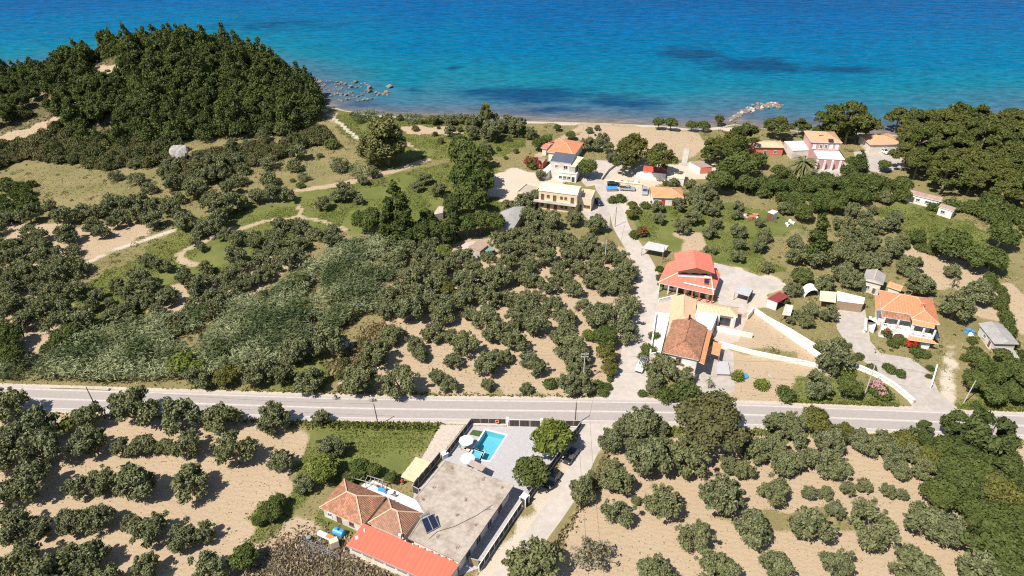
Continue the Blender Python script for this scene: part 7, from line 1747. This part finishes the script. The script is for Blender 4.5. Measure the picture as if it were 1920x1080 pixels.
# ------------------------------------------------------------------ cyclists
def cyclist(px, py, label, shirt, shorts, helmet, blabel):
    c = W(px, py); c.z = .024; f = (ROAD[3]-ROAD[2]).normalized()*-1; s = Vector((-f.y, f.x, 0))
    def P(x, y, z): return c+f*x+s*y+Vector((0, 0, z))
    bt = thing('bicycle', blabel, 'bicycle', c, None)
    for x in (-.52, .52):
        mb = MB(); mb.tube([P(x+.34*math.cos(a), 0, .345+.34*math.sin(a)) for a in np.linspace(0, 2*math.pi, 21)], .028, 6, cap=False); w = mb.build('wheel', M['tyre'], bt)
        mb = MB(); [mb.tube([P(x, 0, .345), P(x+.33*math.cos(a), 0, .345+.33*math.sin(a))], .006, 3) for a in np.linspace(0, 6.28, 9)[:-1]]; mb.build('spokes', M['steel'], w)
    mb = MB()
    for a, b in ((P(-.52, 0, .345), P(-.05, 0, .30)), (P(-.05, 0, .30), P(-.18, 0, .82)), (P(-.18, 0, .78), P(.38, 0, .86)), (P(-.05, 0, .30), P(.40, 0, .78)), (P(.36, 0, .95), P(.52, 0, .345)), (P(-.52, 0, .345), P(-.17, 0, .76))): mb.tube([a, b], .028, 6)
    mb.build('frame', carpaint('bicycle_paint', (.42, .30, .06) if shirt[2] > .5 else (.1, .1, .12)), bt)
    mb = MB(); mb.bar(P(-.30, 0, .88), P(-.06, 0, .89), .14, .06); mb.build('saddle', M['tyre'], bt)
    mb = MB(); mb.tube([P(.36, 0, .93), P(.40, 0, 1.0)], .022, 6); mb.tube([P(.52, -.22, .9), P(.45, -.2, 1.0), P(.40, 0, 1.01), P(.45, .2, 1.0), P(.52, .22, .9)], .02, 6); mb.build('handlebar', M['tyre'], bt)
    mb = MB(); mb.tube([P(-.05, -.1, .30), P(-.05, .1, .30)], .09, 10); mb.build('chainset', M['steel'], bt)
    # rider: one continuous skinned body leaning over the bars
    V = [P(-.17, 0, .97), P(-.06, 0, 1.12), P(.08, 0, 1.28), P(.18, 0, 1.38), P(.25, 0, 1.47), P(.30, 0, 1.57), P(.32, 0, 1.66)]
    Rr = [(.15, .14), (.14, .12), (.16, .12), (.13, .1), (.055, .055), (.085, .095), (.08, .09)]
    E = [(0, 1), (1, 2), (2, 3), (3, 4), (4, 5), (5, 6)]
    for sg, ph in ((-1, .17), (1, -.17)):
        i = len(V); V += [P(-.14, sg*.10, .93), P(.16, sg*.11, .70+ph*.9), P(-.03, sg*.12, .36+ph), P(.10, sg*.12, .29+ph)]; Rr += [(.10, .10), (.068, .068), (.045, .045), (.04, .04)]; E += [(0, i), (i, i+1), (i+1, i+2), (i+2, i+3)]
        i = len(V); V += [P(.17, sg*.19, 1.34), P(.26, sg*.23, 1.13), P(.44, sg*.20, 1.02), P(.51, sg*.20, .99)]; Rr += [(.058, .058), (.045, .045), (.034, .034), (.036, .03)]; E += [(3, i), (i, i+1), (i+1, i+2), (i+2, i+3)]
    m = bpy.data.meshes.new('person'); m.from_pydata([v-c for v in V], E, []); o = bpy.data.objects.new('person', m); COL.objects.link(o); o.location = c
    sk = o.modifiers.new('skin', 'SKIN')
    for v, r in zip(m.skin_vertices[0].data, Rr): v.radius = r
    m.skin_vertices[0].data[0].use_root = True
    sb = o.modifiers.new('sub', 'SUBSURF'); sb.levels = 2; sb.render_levels = 2
    dg = bpy.context.evaluated_depsgraph_get(); me2 = bpy.data.meshes.new_from_object(o.evaluated_get(dg)); o.modifiers.clear(); o.data = me2
    me2.materials.clear()
    skin = plain('skin', (.45, .26, .18), .6); A = plain('jersey', shirt, .8); B = plain('shorts', shorts, .8)
    for mm in (skin, A, B): me2.materials.append(mm)
    for p in me2.polygons:
        q = p.center; x = q.dot(f); z = q.z
        p.material_index = 1 if (z > 1.0 and z < 1.42 and x < .36) else 2 if (z > .74 and z <= 1.0 and x < .2) else 0
        if z < .36: p.material_index = 2
        p.use_smooth = True
    tag(o, label, 'person')
    hm = MB(); h = P(.33, 0, 1.66); hm.lathe((h.x, h.y, h.z), [(.115, -.02), (.125, .03), (.11, .09), (.06, .13), (.01, .145)], 12); hm.build('helmet', plain('helmet', helmet, .4), o, True)
    fc = MB(); q = P(.41, 0, 1.63); fc.lathe((q.x, q.y, q.z-.03), [(.012, 0), (.022, .02), (.012, .05)], 6); fc.build('nose', skin, o)
    for sg in (-1, 1):
        hd = MB(); base = P(.50, sg*.20, .985)
        for k in range(4): hd.tube([base+s*sg*(.03-.02*k), base+s*sg*(.03-.02*k)+f*.05, base+s*sg*(.03-.02*k)+f*.055-Vector((0, 0, .05))], .009, 4)
        hd.tube([base-s*sg*.035, base-s*sg*.05+f*.03-Vector((0, 0, .03))], .010, 4); hd.build('hand', skin, o)
        sh = MB(); ph = .17 if sg < 0 else -.17; sh.bar(P(-.04, sg*.12, .27+ph), P(.2, sg*.12, .27+ph), .09, .08); sh.build('shoe', M['tyre'], o)
cyclist(631, 749, 'cyclist in a dark jersey bent over the handlebars, the one farther from the roadside pole', (.03, .03, .035), (.02, .02, .02), (.05, .05, .06), 'bicycle under the rider in the dark jersey')
cyclist(699, 753, 'cyclist in a white jersey and pale helmet, riding behind the roadside pole', (.75, .75, .76), (.03, .03, .05), (.75, .74, .72), 'yellowish bicycle under the rider in the white jersey')

# ------------------------------------------------------------------ poles, lamps and wires
def pole(px, py, h, label, mat='wood', lean=(0, 0), r=.13, lamp=None, arms=0):
    p = W(px, py); t = thing('utility_pole', label, 'pole', p)
    top = p+Vector((lean[0], lean[1], h)); mb = MB(); mb.tube([p-Vector((0, 0, .3)), lerp(p, top, .5), top], [r, r*.85, r*.65], 8); mb.build('shaft', M[mat], t)
    for k in range(arms):
        z = top-Vector((0, 0, .35+.8*k)); mb = MB(); mb.bar(z-Vector((.8, 0, 0)), z+Vector((.8, 0, 0)), .1, .1); ar = mb.build('crossarm', M[mat], t)
        for x in (-.7, 0, .7): mb = MB(); mb.lathe((z.x+x, z.y, z.z+.05), [(.05, 0), (.07, .08), (.03, .18)], 8); mb.build('insulator', M['white_clean'], ar)
    if lamp:
        z = p+Vector((lean[0], lean[1], 0))*(lamp/h)+Vector((0, 0, lamp)); mb = MB(); mb.tube([z, z+Vector((.5, -.6, .35))], .03, 6); la = mb.build('lamp_arm', M['steel'], t)
        mb = MB(); e = z+Vector((.5, -.6, .28)); mb.lathe(tuple(e), [(.10, -.1), (.2, 0), (.12, .12), (.03, .16)], 10); mb.build('lamp_shade', M['white_clean'], la)
    return top
M['pole_wood'] = noisy('dark_pole_wood', (.10, .065, .045), (.16, .11, .08), 3.0, .9); M['pole_concrete'] = noisy('pale_pole', (.46, .43, .40), (.58, .55, .51), 2.0, .9)
tp = {}
tp['a'] = pole(709.5, 798, 6.4, 'dark wooden pole on the lawn edge below the cyclist in white', 'pole_wood', (-.35, 0))
tp['b'] = pole(1078, 797, 6.4, 'dark wooden pole at the corner of the dark roadside fence', 'pole_wood')
tp['c'] = pole(710, 729, 10.2, 'tall dark pole with a small white lamp in the olive grove by the road', 'pole_wood', (.2, 0), lamp=6.5)
tp['d'] = pole(1093.3, 716, 8.6, 'pale pole with crossarms among the olives near the lane junction', 'pole_concrete', arms=2)
tp['e'] = pole(1133.6, 496, 8.3, 'tall pale pole standing among olives beside the upper lane', 'pole_concrete')
tp['f'] = pole(1621, 740, 10.0, 'tall pale pole beside the pink oleander', 'pole_concrete')
tp['g'] = pole(1807, 755, 6.6, 'grey pole at the verge beside the rutted track', 'pole_concrete', (.4, 0))
tp['h'] = pole(1242.5, 493, 5.2, 'thin pole at the corner of the gabled house', 'pole_wood', r=.09)
tp['i'] = pole(183, 770, 7.0, 'dark pole rising behind the roadside olives west of the pool', 'pole_wood', (-.3, 0))
tp['j'] = pole(348, 700, 4.6, 'leaning brown lamp pole at the edge of the reeds', 'pole_wood', (-.6, .3), r=.09, lamp=4.4)
tp['k'] = pole(1153, 425, 7.0, 'slim pole beside the lane in front of the roof terrace', 'pole_wood', r=.1)
def wire(a, b, sag, label):
    t = root_at('overhead_wire', label, 'wire', [a, b]); mb = MB()
    mb.tube([lerp(a, b, k/12)-Vector((0, 0, sag*4*(k/12)*(1-k/12))) for k in range(13)], .022, 4); mb.build('cable', M['tyre'], t)
wire(tp['b'], W(1115, 753, 8.0) if False else tp['d'], .5, 'overhead wire from the fence corner pole across the main road')
wire(tp['i'], tp['a'], 1.0, 'overhead wire strung along the road past the sandy grove'); wire(tp['c'], tp['d'], 1.0, 'overhead wire over the olives between lamp pole and crossarm pole')
wire(tp['d'], tp['f'], 1.2, 'overhead wire from the crossarm pole to the oleander pole'); wire(tp['f'], tp['g'], .8, 'overhead wire over the driveway mouth'); wire(tp['k'], tp['e'], .5, 'overhead wire beside the upper lane')
wire(tp['b'], W(1085, 960, .5)+Vector((0, -20, 6)), .6, 'overhead wire running down over the dirt track')

# ------------------------------------------------------------------ rocks
def rock_mesh(seed, mat):
    r = np.random.default_rng(seed); bm = bmesh.new(); bmesh.ops.create_icosphere(bm, subdivisions=3, radius=1)
    ax = unit(r.normal(size=(9, 3))); of = r.uniform(.45, .85, 9)
    for v in bm.verts:
        p = np.array(v.co); k = 1.0
        for a, o in zip(ax, of):
            d = p@a
            if d > o: k = min(k, o/d)
        v.co = Vector(p*k*(1+.06*math.sin(p[0]*7+seed)*math.sin(p[1]*6)))
    m = bpy.data.meshes.new('rock'); bm.to_mesh(m); bm.free(); m.materials.append(mat); return m
M['rock'] = noisy('sea_rock', (.15, .12, .095), (.30, .25, .205), .9, .95, .5, 3, c3=(.085, .068, .054), s3=.5); M['pale_rock'] = noisy('pale_rock', (.34, .30, .26), (.50, .455, .41), .5, .95, .5, 2, c3=(.30, .26, .24), s3=.4)
RK = [rock_mesh(k, M['rock']) for k in range(5)]; PK = [rock_mesh(k+9, M['pale_rock']) for k in range(4)]
def rock(x, y, w, label, group, pool=RK, z=SEA_Z, flat=.55):
    p = W(x, y, z); s = w*mpp(x, y, z)/2; o = bpy.data.objects.new('rock', pool[int(prng.integers(len(pool)))]); COL.objects.link(o)
    o.location = (p.x, p.y, z+s*flat*.25); o.scale = (s, s*prng.uniform(.7, 1.1), s*flat*prng.uniform(.8, 1.5)); o.rotation_euler = (prng.uniform(-.2, .2), prng.uniform(-.2, .2), prng.uniform(0, 6)); tag(o, label, 'rock', group)
rk = lambda x, y, w, f=.6: rock(x, y, w*1.35, 'brown rock breaking the shallow water off the wooded headland', 'rocks off the headland', flat=f)
for x, y, w in [(592, 151, 8), (600, 156, 9), (590, 157, 6), (612, 167, 4), (632, 155, 6), (640, 157, 7), (646, 158, 8), (636, 159, 6), (667, 155, 9), (685, 158, 5), (655, 162, 5), (659, 164, 7), (668, 165, 5), (631, 163, 4), (620, 180, 6), (628, 178, 5), (634, 176, 6), (641, 177, 5), (648, 179, 9), (654, 176, 6), (660, 174, 5), (637, 189, 8), (642, 190, 6), (650, 187, 6), (655, 186, 5), (663, 185, 4), (671, 182, 5), (678, 179, 6), (672, 190, 5), (681, 188, 6), (691, 187, 8), (697, 186, 5), (706, 175, 7), (711, 177, 7), (708, 179, 6), (724, 174, 8), (720, 177, 7), (727, 178, 6), (618, 170, 4), (606, 163, 5), (600, 172, 6), (610, 160, 4)]: rk(x, y, w)
r8 = random.Random(8)
for i in range(46): rk(r8.uniform(588, 690), r8.uniform(152, 190), r8.uniform(2.5, 5.5), .35)
rk(693, 168, 7, 1.5); rk(693, 173, 9, .9); rk(731, 164, 11, .6)
bw = [(1372, 226), (1376, 222), (1384, 217), (1390, 212), (1398, 209), (1408, 206), (1418, 202), (1428, 200), (1440, 199), (1452, 198), (1460, 199)]
for i in range(130):
    k = prng.uniform(0, len(bw)-1.01); j = int(k); x = bw[j][0]+(bw[j+1][0]-bw[j][0])*(k-j); y = bw[j][1]+(bw[j+1][1]-bw[j][1])*(k-j)
    rock(x+prng.normal(0, 3.2), y+prng.normal(0, 2.2), prng.uniform(6, 11), 'boulder of the stone breakwater reaching into the sea', 'boulders of the breakwater', PK if i % 5 == 0 else RK, flat=.5)
p = WT(343, 298); o = bpy.data.objects.new('standing_rock', PK[0]); COL.objects.link(o); o.location = (p.x, p.y-2, p.z+3.0); o.scale = (3.2, 2.2, 4.2); o.rotation_euler = (0, .3, .4); tag(o, 'tall pale standing rock alone among the olives below the headland', 'rock')
p = WT(165, 108); o = bpy.data.objects.new('cliff_rock', PK[1]); COL.objects.link(o); o.location = (p.x, p.y, p.z); o.scale = (5, 4, 4.5); tag(o, 'pale cliff rock at the sea edge of the headland', 'rock')
for x, y, w in [(1450, 506, 12), (1440, 508, 10)]: pass
for x, y, w, lb in [(655, 645, 36, 'flat white heap of gravel on the verge near the reeds'), (1445, 705, 18, 'heap of pale rubble on the bare plot')]:
    p = W(x, y); s = w*mpp(x, y)/2; o = bpy.data.objects.new('gravel_heap', PK[2]); COL.objects.link(o); o.location = (p.x, p.y, 0); o.scale = (s, s*.7, .35); tag(o, lb, 'heap')

# ------------------------------------------------------------------ yard things
def cyl_thing(name, label, cat, a, b, r, mat, extra=None):
    t = root_at(name, label, cat, [a, b]); mb = MB(); mb.tube([a, lerp(a, b, .06), lerp(a, b, .94), b], [r*.75, r, r, r*.75], 16); mb.build('body', mat, t); 
    mb = MB(); c = lerp(a, b, .5)+Vector((0, 0, r)); mb.lathe(tuple(c), [(.22, -.05), (.22, .06), (.18, .09)], 10); mb.build('lid', M['tyre'], t); return t
cyl_thing('water_tank', 'light blue horizontal water tank beside the farmhouse wall', 'tank', W(626, 994, .75), W(645, 1001, .75), .75, M['blue_paint'])
c = W(628, 1026); t = thing('cabinet', 'tall discarded wooden cabinet standing in the scrap beside the farmhouse', 'cabinet', c); mb = MB(); mb.box((c.x, c.y, 0), 1.5, 1.1, 2.0, .5); mb.build('carcass', M['canvas'], t); mb = MB(); mb.box((c.x-.26, c.y-.5, .1), 1.3, .05, 1.8, .5); mb.build('door', M['reed'], t)
c = W(613, 1010); t = thing('workbench', 'long orange and white discarded bench among the scrap', 'bench', c); mb = MB(); mb.box((c.x, c.y, .5), 3.6, .9, .45, -.45); mb.build('top', M['white'], t); mb = MB(); mb.box((c.x+.7, c.y-.3, .96), 1.4, .8, .12, -.45); mb.build('orange_sheet', plain('faded_orange', (.52, .22, .08), .7), t)
for dx in (-1.3, 1.3): mb = MB(); mb.box((c.x+dx*.9, c.y-dx*.43, 0), .12, .8, .5, -.45); mb.build('leg', M['wood'], t)
a, b = W(567, 1011, .4), W(633, 1042, .4)
t = root_at('ladder', 'long grey metal ladder lying across the scrap heap', 'ladder', [a, b]); n = Vector((-(b-a).y, (b-a).x, 0)).normalized()
for s_ in (-.25, .25): mb = MB(); mb.bar(a+n*s_, b+n*s_, .09, .12); mb.build('rail', M['rim'], t)
mb = MB()
for k in range(1, 22): mb.bar(lerp(a, b, k/22)-n*.25, lerp(a, b, k/22)+n*.25, .05, .05)
mb.build('rungs', M['rim'], t)
for x, y, ang, L, lb in ((585, 1025, .4, 3.5, 'rusty iron grille lying in the scrap, nearest the ladder top'), (600, 1036, .2, 3.0, 'rusty iron grille lying in the scrap, nearest the wooden cabinet')):
    p = W(x, y, .3); t = thing('iron_grille', lb, 'grille', p); mb = MB(); u = Vector((math.cos(ang), math.sin(ang), 0)); v = Vector((-u.y, u.x, 0))
    for k in range(6): mb.bar(p+v*(k*.3-.75)-u*L/2, p+v*(k*.3-.75)+u*L/2, .05, .05)
    for k in (-1, 1): mb.bar(p-v*.75+u*k*L*.45, p+v*.75+u*k*L*.45, .06, .06)
    mb.build('bars', M['steel'], t)
p = W(580, 1013); t = thing('bin', 'small dark green bin at the end of the ladder', 'bin', p); mb = MB(); mb.lathe(tuple(p), [(.35, 0), (.42, .9)], 12); mb.build('tub', plain('dark_green_plastic', (.03, .10, .08), .5), t); mb = MB(); mb.lathe((p.x, p.y, .9), [(.46, 0), (.4, .1), (.1, .16)], 12); mb.build('lid', plain('grey_lid_plastic', (.25, .25, .27), .5), t)
c = W(718, 921, .3); t = thing('bathing_mat', 'bright blue sunbed on the white terrace behind the farmhouse', 'sunbed', c); mb = MB(); mb.box((c.x, c.y, .55), 1.9, .9, .12, -.4); mb.build('mattress', M['blue_paint'], t)
for sx_ in (-.8, .8): mb = MB(); mb.box((c.x+sx_*.92, c.y-sx_*.4, .3), .1, .8, .26, -.4); mb.build('leg', M['steel'], t)
def table(px, py, z, label, r=.6):
    c = W(px, py, z); t = thing('garden_table', label, 'table', c); mb = MB(); mb.lathe(tuple(c), [(r, .7), (r, .75)], 14); mb.build('tabletop', M['white_clean'], t); mb = MB(); mb.lathe(tuple(c), [(.3, 0), (.06, .06), (.05, .7)], 8); mb.build('pedestal', M['steel'], t)
def chair(px, py, z, rz, label, mat='wood'):
    c = W(px, py, z); t = thing('garden_chair', label, 'chair', c, 'garden chairs'); mb = MB(); mb.box((c.x, c.y, z+.42), .5, .5, .06, rz); mb.build('seat', M[mat], t); d = Vector((math.cos(rz), math.sin(rz), 0)); n = Vector((-d.y, d.x, 0))
    mb = MB(); q = c-d*.24; mb.bar(q+Vector((0, 0, .66)), q+Vector((0, 0, .68))+n*.01, .5, .5) if False else mb.bar(q-n*.24+Vector((0, 0, .68)), q+n*.24+Vector((0, 0, .68)), .05, .5); mb.build('backrest', M[mat], t)
    for i in (-1, 1):
        for j in (-1, 1): mb = MB(); q = c+d*.2*i+n*.2*j; mb.box((q.x, q.y, z), .05, .05, .42); mb.build('leg', M[mat], t)
table(733, 927, .3, 'round white table on the white terrace behind the farmhouse'); chair(727, 922, .3, 0, 'dark chair nearest the blue sunbed on the white terrace', 'steel'); chair(740, 931, .3, 3, 'dark chair on the far side of the round white table', 'steel'); chair(708, 914, .3, 1, 'chair left of the blue sunbed on the white terrace', 'steel')
t = root_at('pergola', 'bare wooden pergola with open beams above the white terrace', 'pergola', [W(655, 895), W(720, 915)]); a, b, c, d = W(650, 893, 2.3), W(720, 912, 2.3), W(716, 900, 2.3), W(664, 884, 2.3)
posts(t, (a, b, c, d, lerp(a, b, .5)), 0, 2.3, .12, M['post'])
for u, v in ((a, b), (d, c)): mb = MB(); mb.bar(u, v, .1, .14); mb.build('beam', M['post'], t)
for k in range(9): mb = MB(); mb.bar(lerp(a, b, k/8)+Vector((0, 0, .12)), lerp(d, c, k/8)+Vector((0, 0, .12)), .07, .08); mb.build('rafter', M['post'], t)
p = W(755, 907); t = thing('barbecue', 'red kettle barbecue beside the reed shade', 'barbecue', p); mb = MB(); mb.lathe((p.x, p.y, .55), [(.08, 0), (.34, .16), (.38, .3), (.3, .48), (.06, .58)], 14); mb.build('kettle', M['red_paint'], t, True)
for a_ in (0, 2.1, 4.2): mb = MB(); mb.tube([(p.x+.3*math.cos(a_), p.y+.3*math.sin(a_), 0), (p.x+.1*math.cos(a_), p.y+.1*math.sin(a_), .65)], .03, 6); mb.build('leg', M['tyre'], t)
p = W(1394.5, 706); t = thing('paddling_pool', 'small bright blue paddling pool on the dry forecourt', 'paddling pool', p); mb = MB(); mb.lathe((p.x, p.y, 0), [(.85, 0), (1.0, .12), (1.0, .32), (.88, .34)], 20); mb.build('ring', plain('vivid_blue', (.03, .26, .72), .5), t, True); mb = MB(); mb.poly([(p.x+.86*math.cos(a), p.y+.86*math.sin(a), .345) for a in np.linspace(0, 6.283, 21)[:-1]]); mb.build('water', plain('vivid_blue_water', (.04, .30, .70), .3), t)
p = W(1147, 357); t = thing('tarpaulin', 'bright blue tarpaulin over a load beside the parked dark car', 'tarpaulin', p); mb = MB(); mb.box((p.x, p.y, 0), 3.4, 1.8, .9, .1); mb.build('load', M['wood'], t); mb = MB(); mb.prism([(p.x-1.9, p.y-1.1), (p.x+1.9, p.y-.9), (p.x+1.8, p.y+1.1), (p.x-1.8, p.y+1.0)], .9, 1.0); mb.build('cover', M['blue_paint'], t)
def junk(cx, cy, n, sx, sy, seed, where, cols):
    r = random.Random(seed)
    for k in range(n):
        p = W(cx+r.uniform(-sx, sx), cy+r.uniform(-sy, sy)); nm, m = r.choice(cols); t = thing(nm, f'{m[1]} {nm.replace("_", " ")} {where}', nm.split('_')[-1], p, f'{nm.replace("_", " ")}s {where}'.replace('boxs', 'boxes'))
        a, b, h = r.uniform(.5, 1.3), r.uniform(.4, .9), r.uniform(.25, .8); mb = MB(); mb.box((p.x, p.y, 0), a, b, h, r.uniform(0, 3)); mb.build('body', m[0], t); mb = MB(); mb.box((p.x, p.y, h), a*.9, b*.9, .06, r.uniform(0, .3)); mb.build('lid', m[0], t)
WC, RC, YC, GC = (M['white_clean'], 'white'), (M['redwall'], 'reddish'), (M['canvas'], 'yellowish'), (M['steel'], 'grey')
junk(1177, 343, 16, 20, 4, 4, 'of the scrap heap above the silver pickup', [('scrap_box', WC), ('scrap_crate', YC), ('scrap_crate', WC), ('scrap_drum', GC)])
junk(1404, 407, 13, 16, 5, 5, 'of the junk pile by the tool shed', [('junk_box', RC), ('junk_crate', WC), ('junk_drum', RC)])
junk(1475, 418, 7, 12, 6, 6, 'of the heap right of the tool shed', [('crate', WC), ('crate', GC)])
junk(1820, 625, 7, 10, 5, 7, 'beside the brownish barn', [('farm_crate', (M['blue_paint'], 'blue')), ('farm_box', WC)])
junk(1312, 317, 6, 10, 2, 8, 'in front of the beach hut', [('beach_crate', WC)])
# flowering shrubs
def blossom(px, py, w, mat, label, name, n=520, cat='flowering shrub', base='greenbush', tall=1.1):
    p, wm, z = at_px(base, px, py, w); o = plant(base, (p.x, p.y), z, wm, label, None, tall); lobes = [(prng.uniform(-1, 1), prng.uniform(-1, 1), prng.uniform(.7, 1.4), .7, .7, .6) for _ in range(6)]
    o.name = name; o['category'] = cat; C, N, S, T = lobe_leaves(lobes, n, .26, .8, -.1, (.95, 1.15)); c = bpy.data.objects.new('blossom', leaf_mesh('blossom', C, N, S, T, LM[mat], 1.2)); COL.objects.link(c); c.parent = o
blossom(1644, 731, 40, 'pink', 'pink flowering oleander at the road edge beside the tall pale pole', 'oleander'); blossom(1662, 624, 28, 'rust', 'rusty red and green bougainvillea in front of the villa arch', 'bougainvillea', 600, tall=1.5)
blossom(1712, 646, 26, 'red', 'bright red flower bed under the villa porch roof', 'red_flower_bush', 700); blossom(1699, 644, 14, 'red', 'small red flowers beside the villa steps', 'red_flower_bush', 500)
blossom(1205, 436, 26, 'rust', 'reddish purple shrub at the inside of the lane bend', 'reddish_shrub', 600); blossom(998, 307, 30, 'rust', 'rust brown shrub beside the reddish animal shed', 'reddish_shrub', 700)
# palms
def palm(px, py, w, H, label, name='palm_tree', n=85, mat='palm'):
    p = W(px, py); R0 = w*mpp(px, py, H)/2; t = thing(name, label, 'palm', p); mb = MB(); mb.tube([p-Vector((0, 0, .3)), p+Vector((0, 0, H*.5)), p+Vector((0, 0, H))], [R0*.12, R0*.10, R0*.11], 8); mb.build('trunk', M['bark'], t)
    for k in range(n):
        a = prng.uniform(0, 6.28); e = prng.uniform(-.5, 1.3); d = Vector((math.cos(a), math.sin(a), 0)); mb_pts = []
        pts = [p+Vector((0, 0, H))+d*R0*s_*math.cos(e*.75)+Vector((0, 0, R0*(s_*math.sin(e)*.75-.55*s_*s_))) for s_ in np.linspace(0, 1, 6)]; mb = MB(); side = Vector((-d.y, d.x, 0))
        for j in range(5):
            w0, w1 = R0*.06*math.sin(math.pi*(j+.4)/6), R0*.06*math.sin(math.pi*(j+1.4)/6) if j < 4 else 0.01
            for sg in (-1, 1): dr = Vector((0, 0, -.35)); mb.poly([pts[j], pts[j+1], pts[j+1]+side*sg*w1+dr*w1, pts[j]+side*sg*w0+dr*w0][::sg])
        o = mb.build('frond', LM[mat], t, weld=False); at = o.data.attributes.new('tint', 'FLOAT', 'FACE'); at.data.foreach_set('value', np.full(len(o.data.polygons), prng.uniform(0, 1)))
palm(1500, 334, 70, 6.0, 'date palm with a great round head of fronds in front of the rose pink house'); palm(1328, 728, 20, 2.6, 'small palm in the forecourt beside the worn tiled house', n=24); palm(1785, 540, 22, 3.0, 'small yellowish palm at the edge of the bare field', n=24)
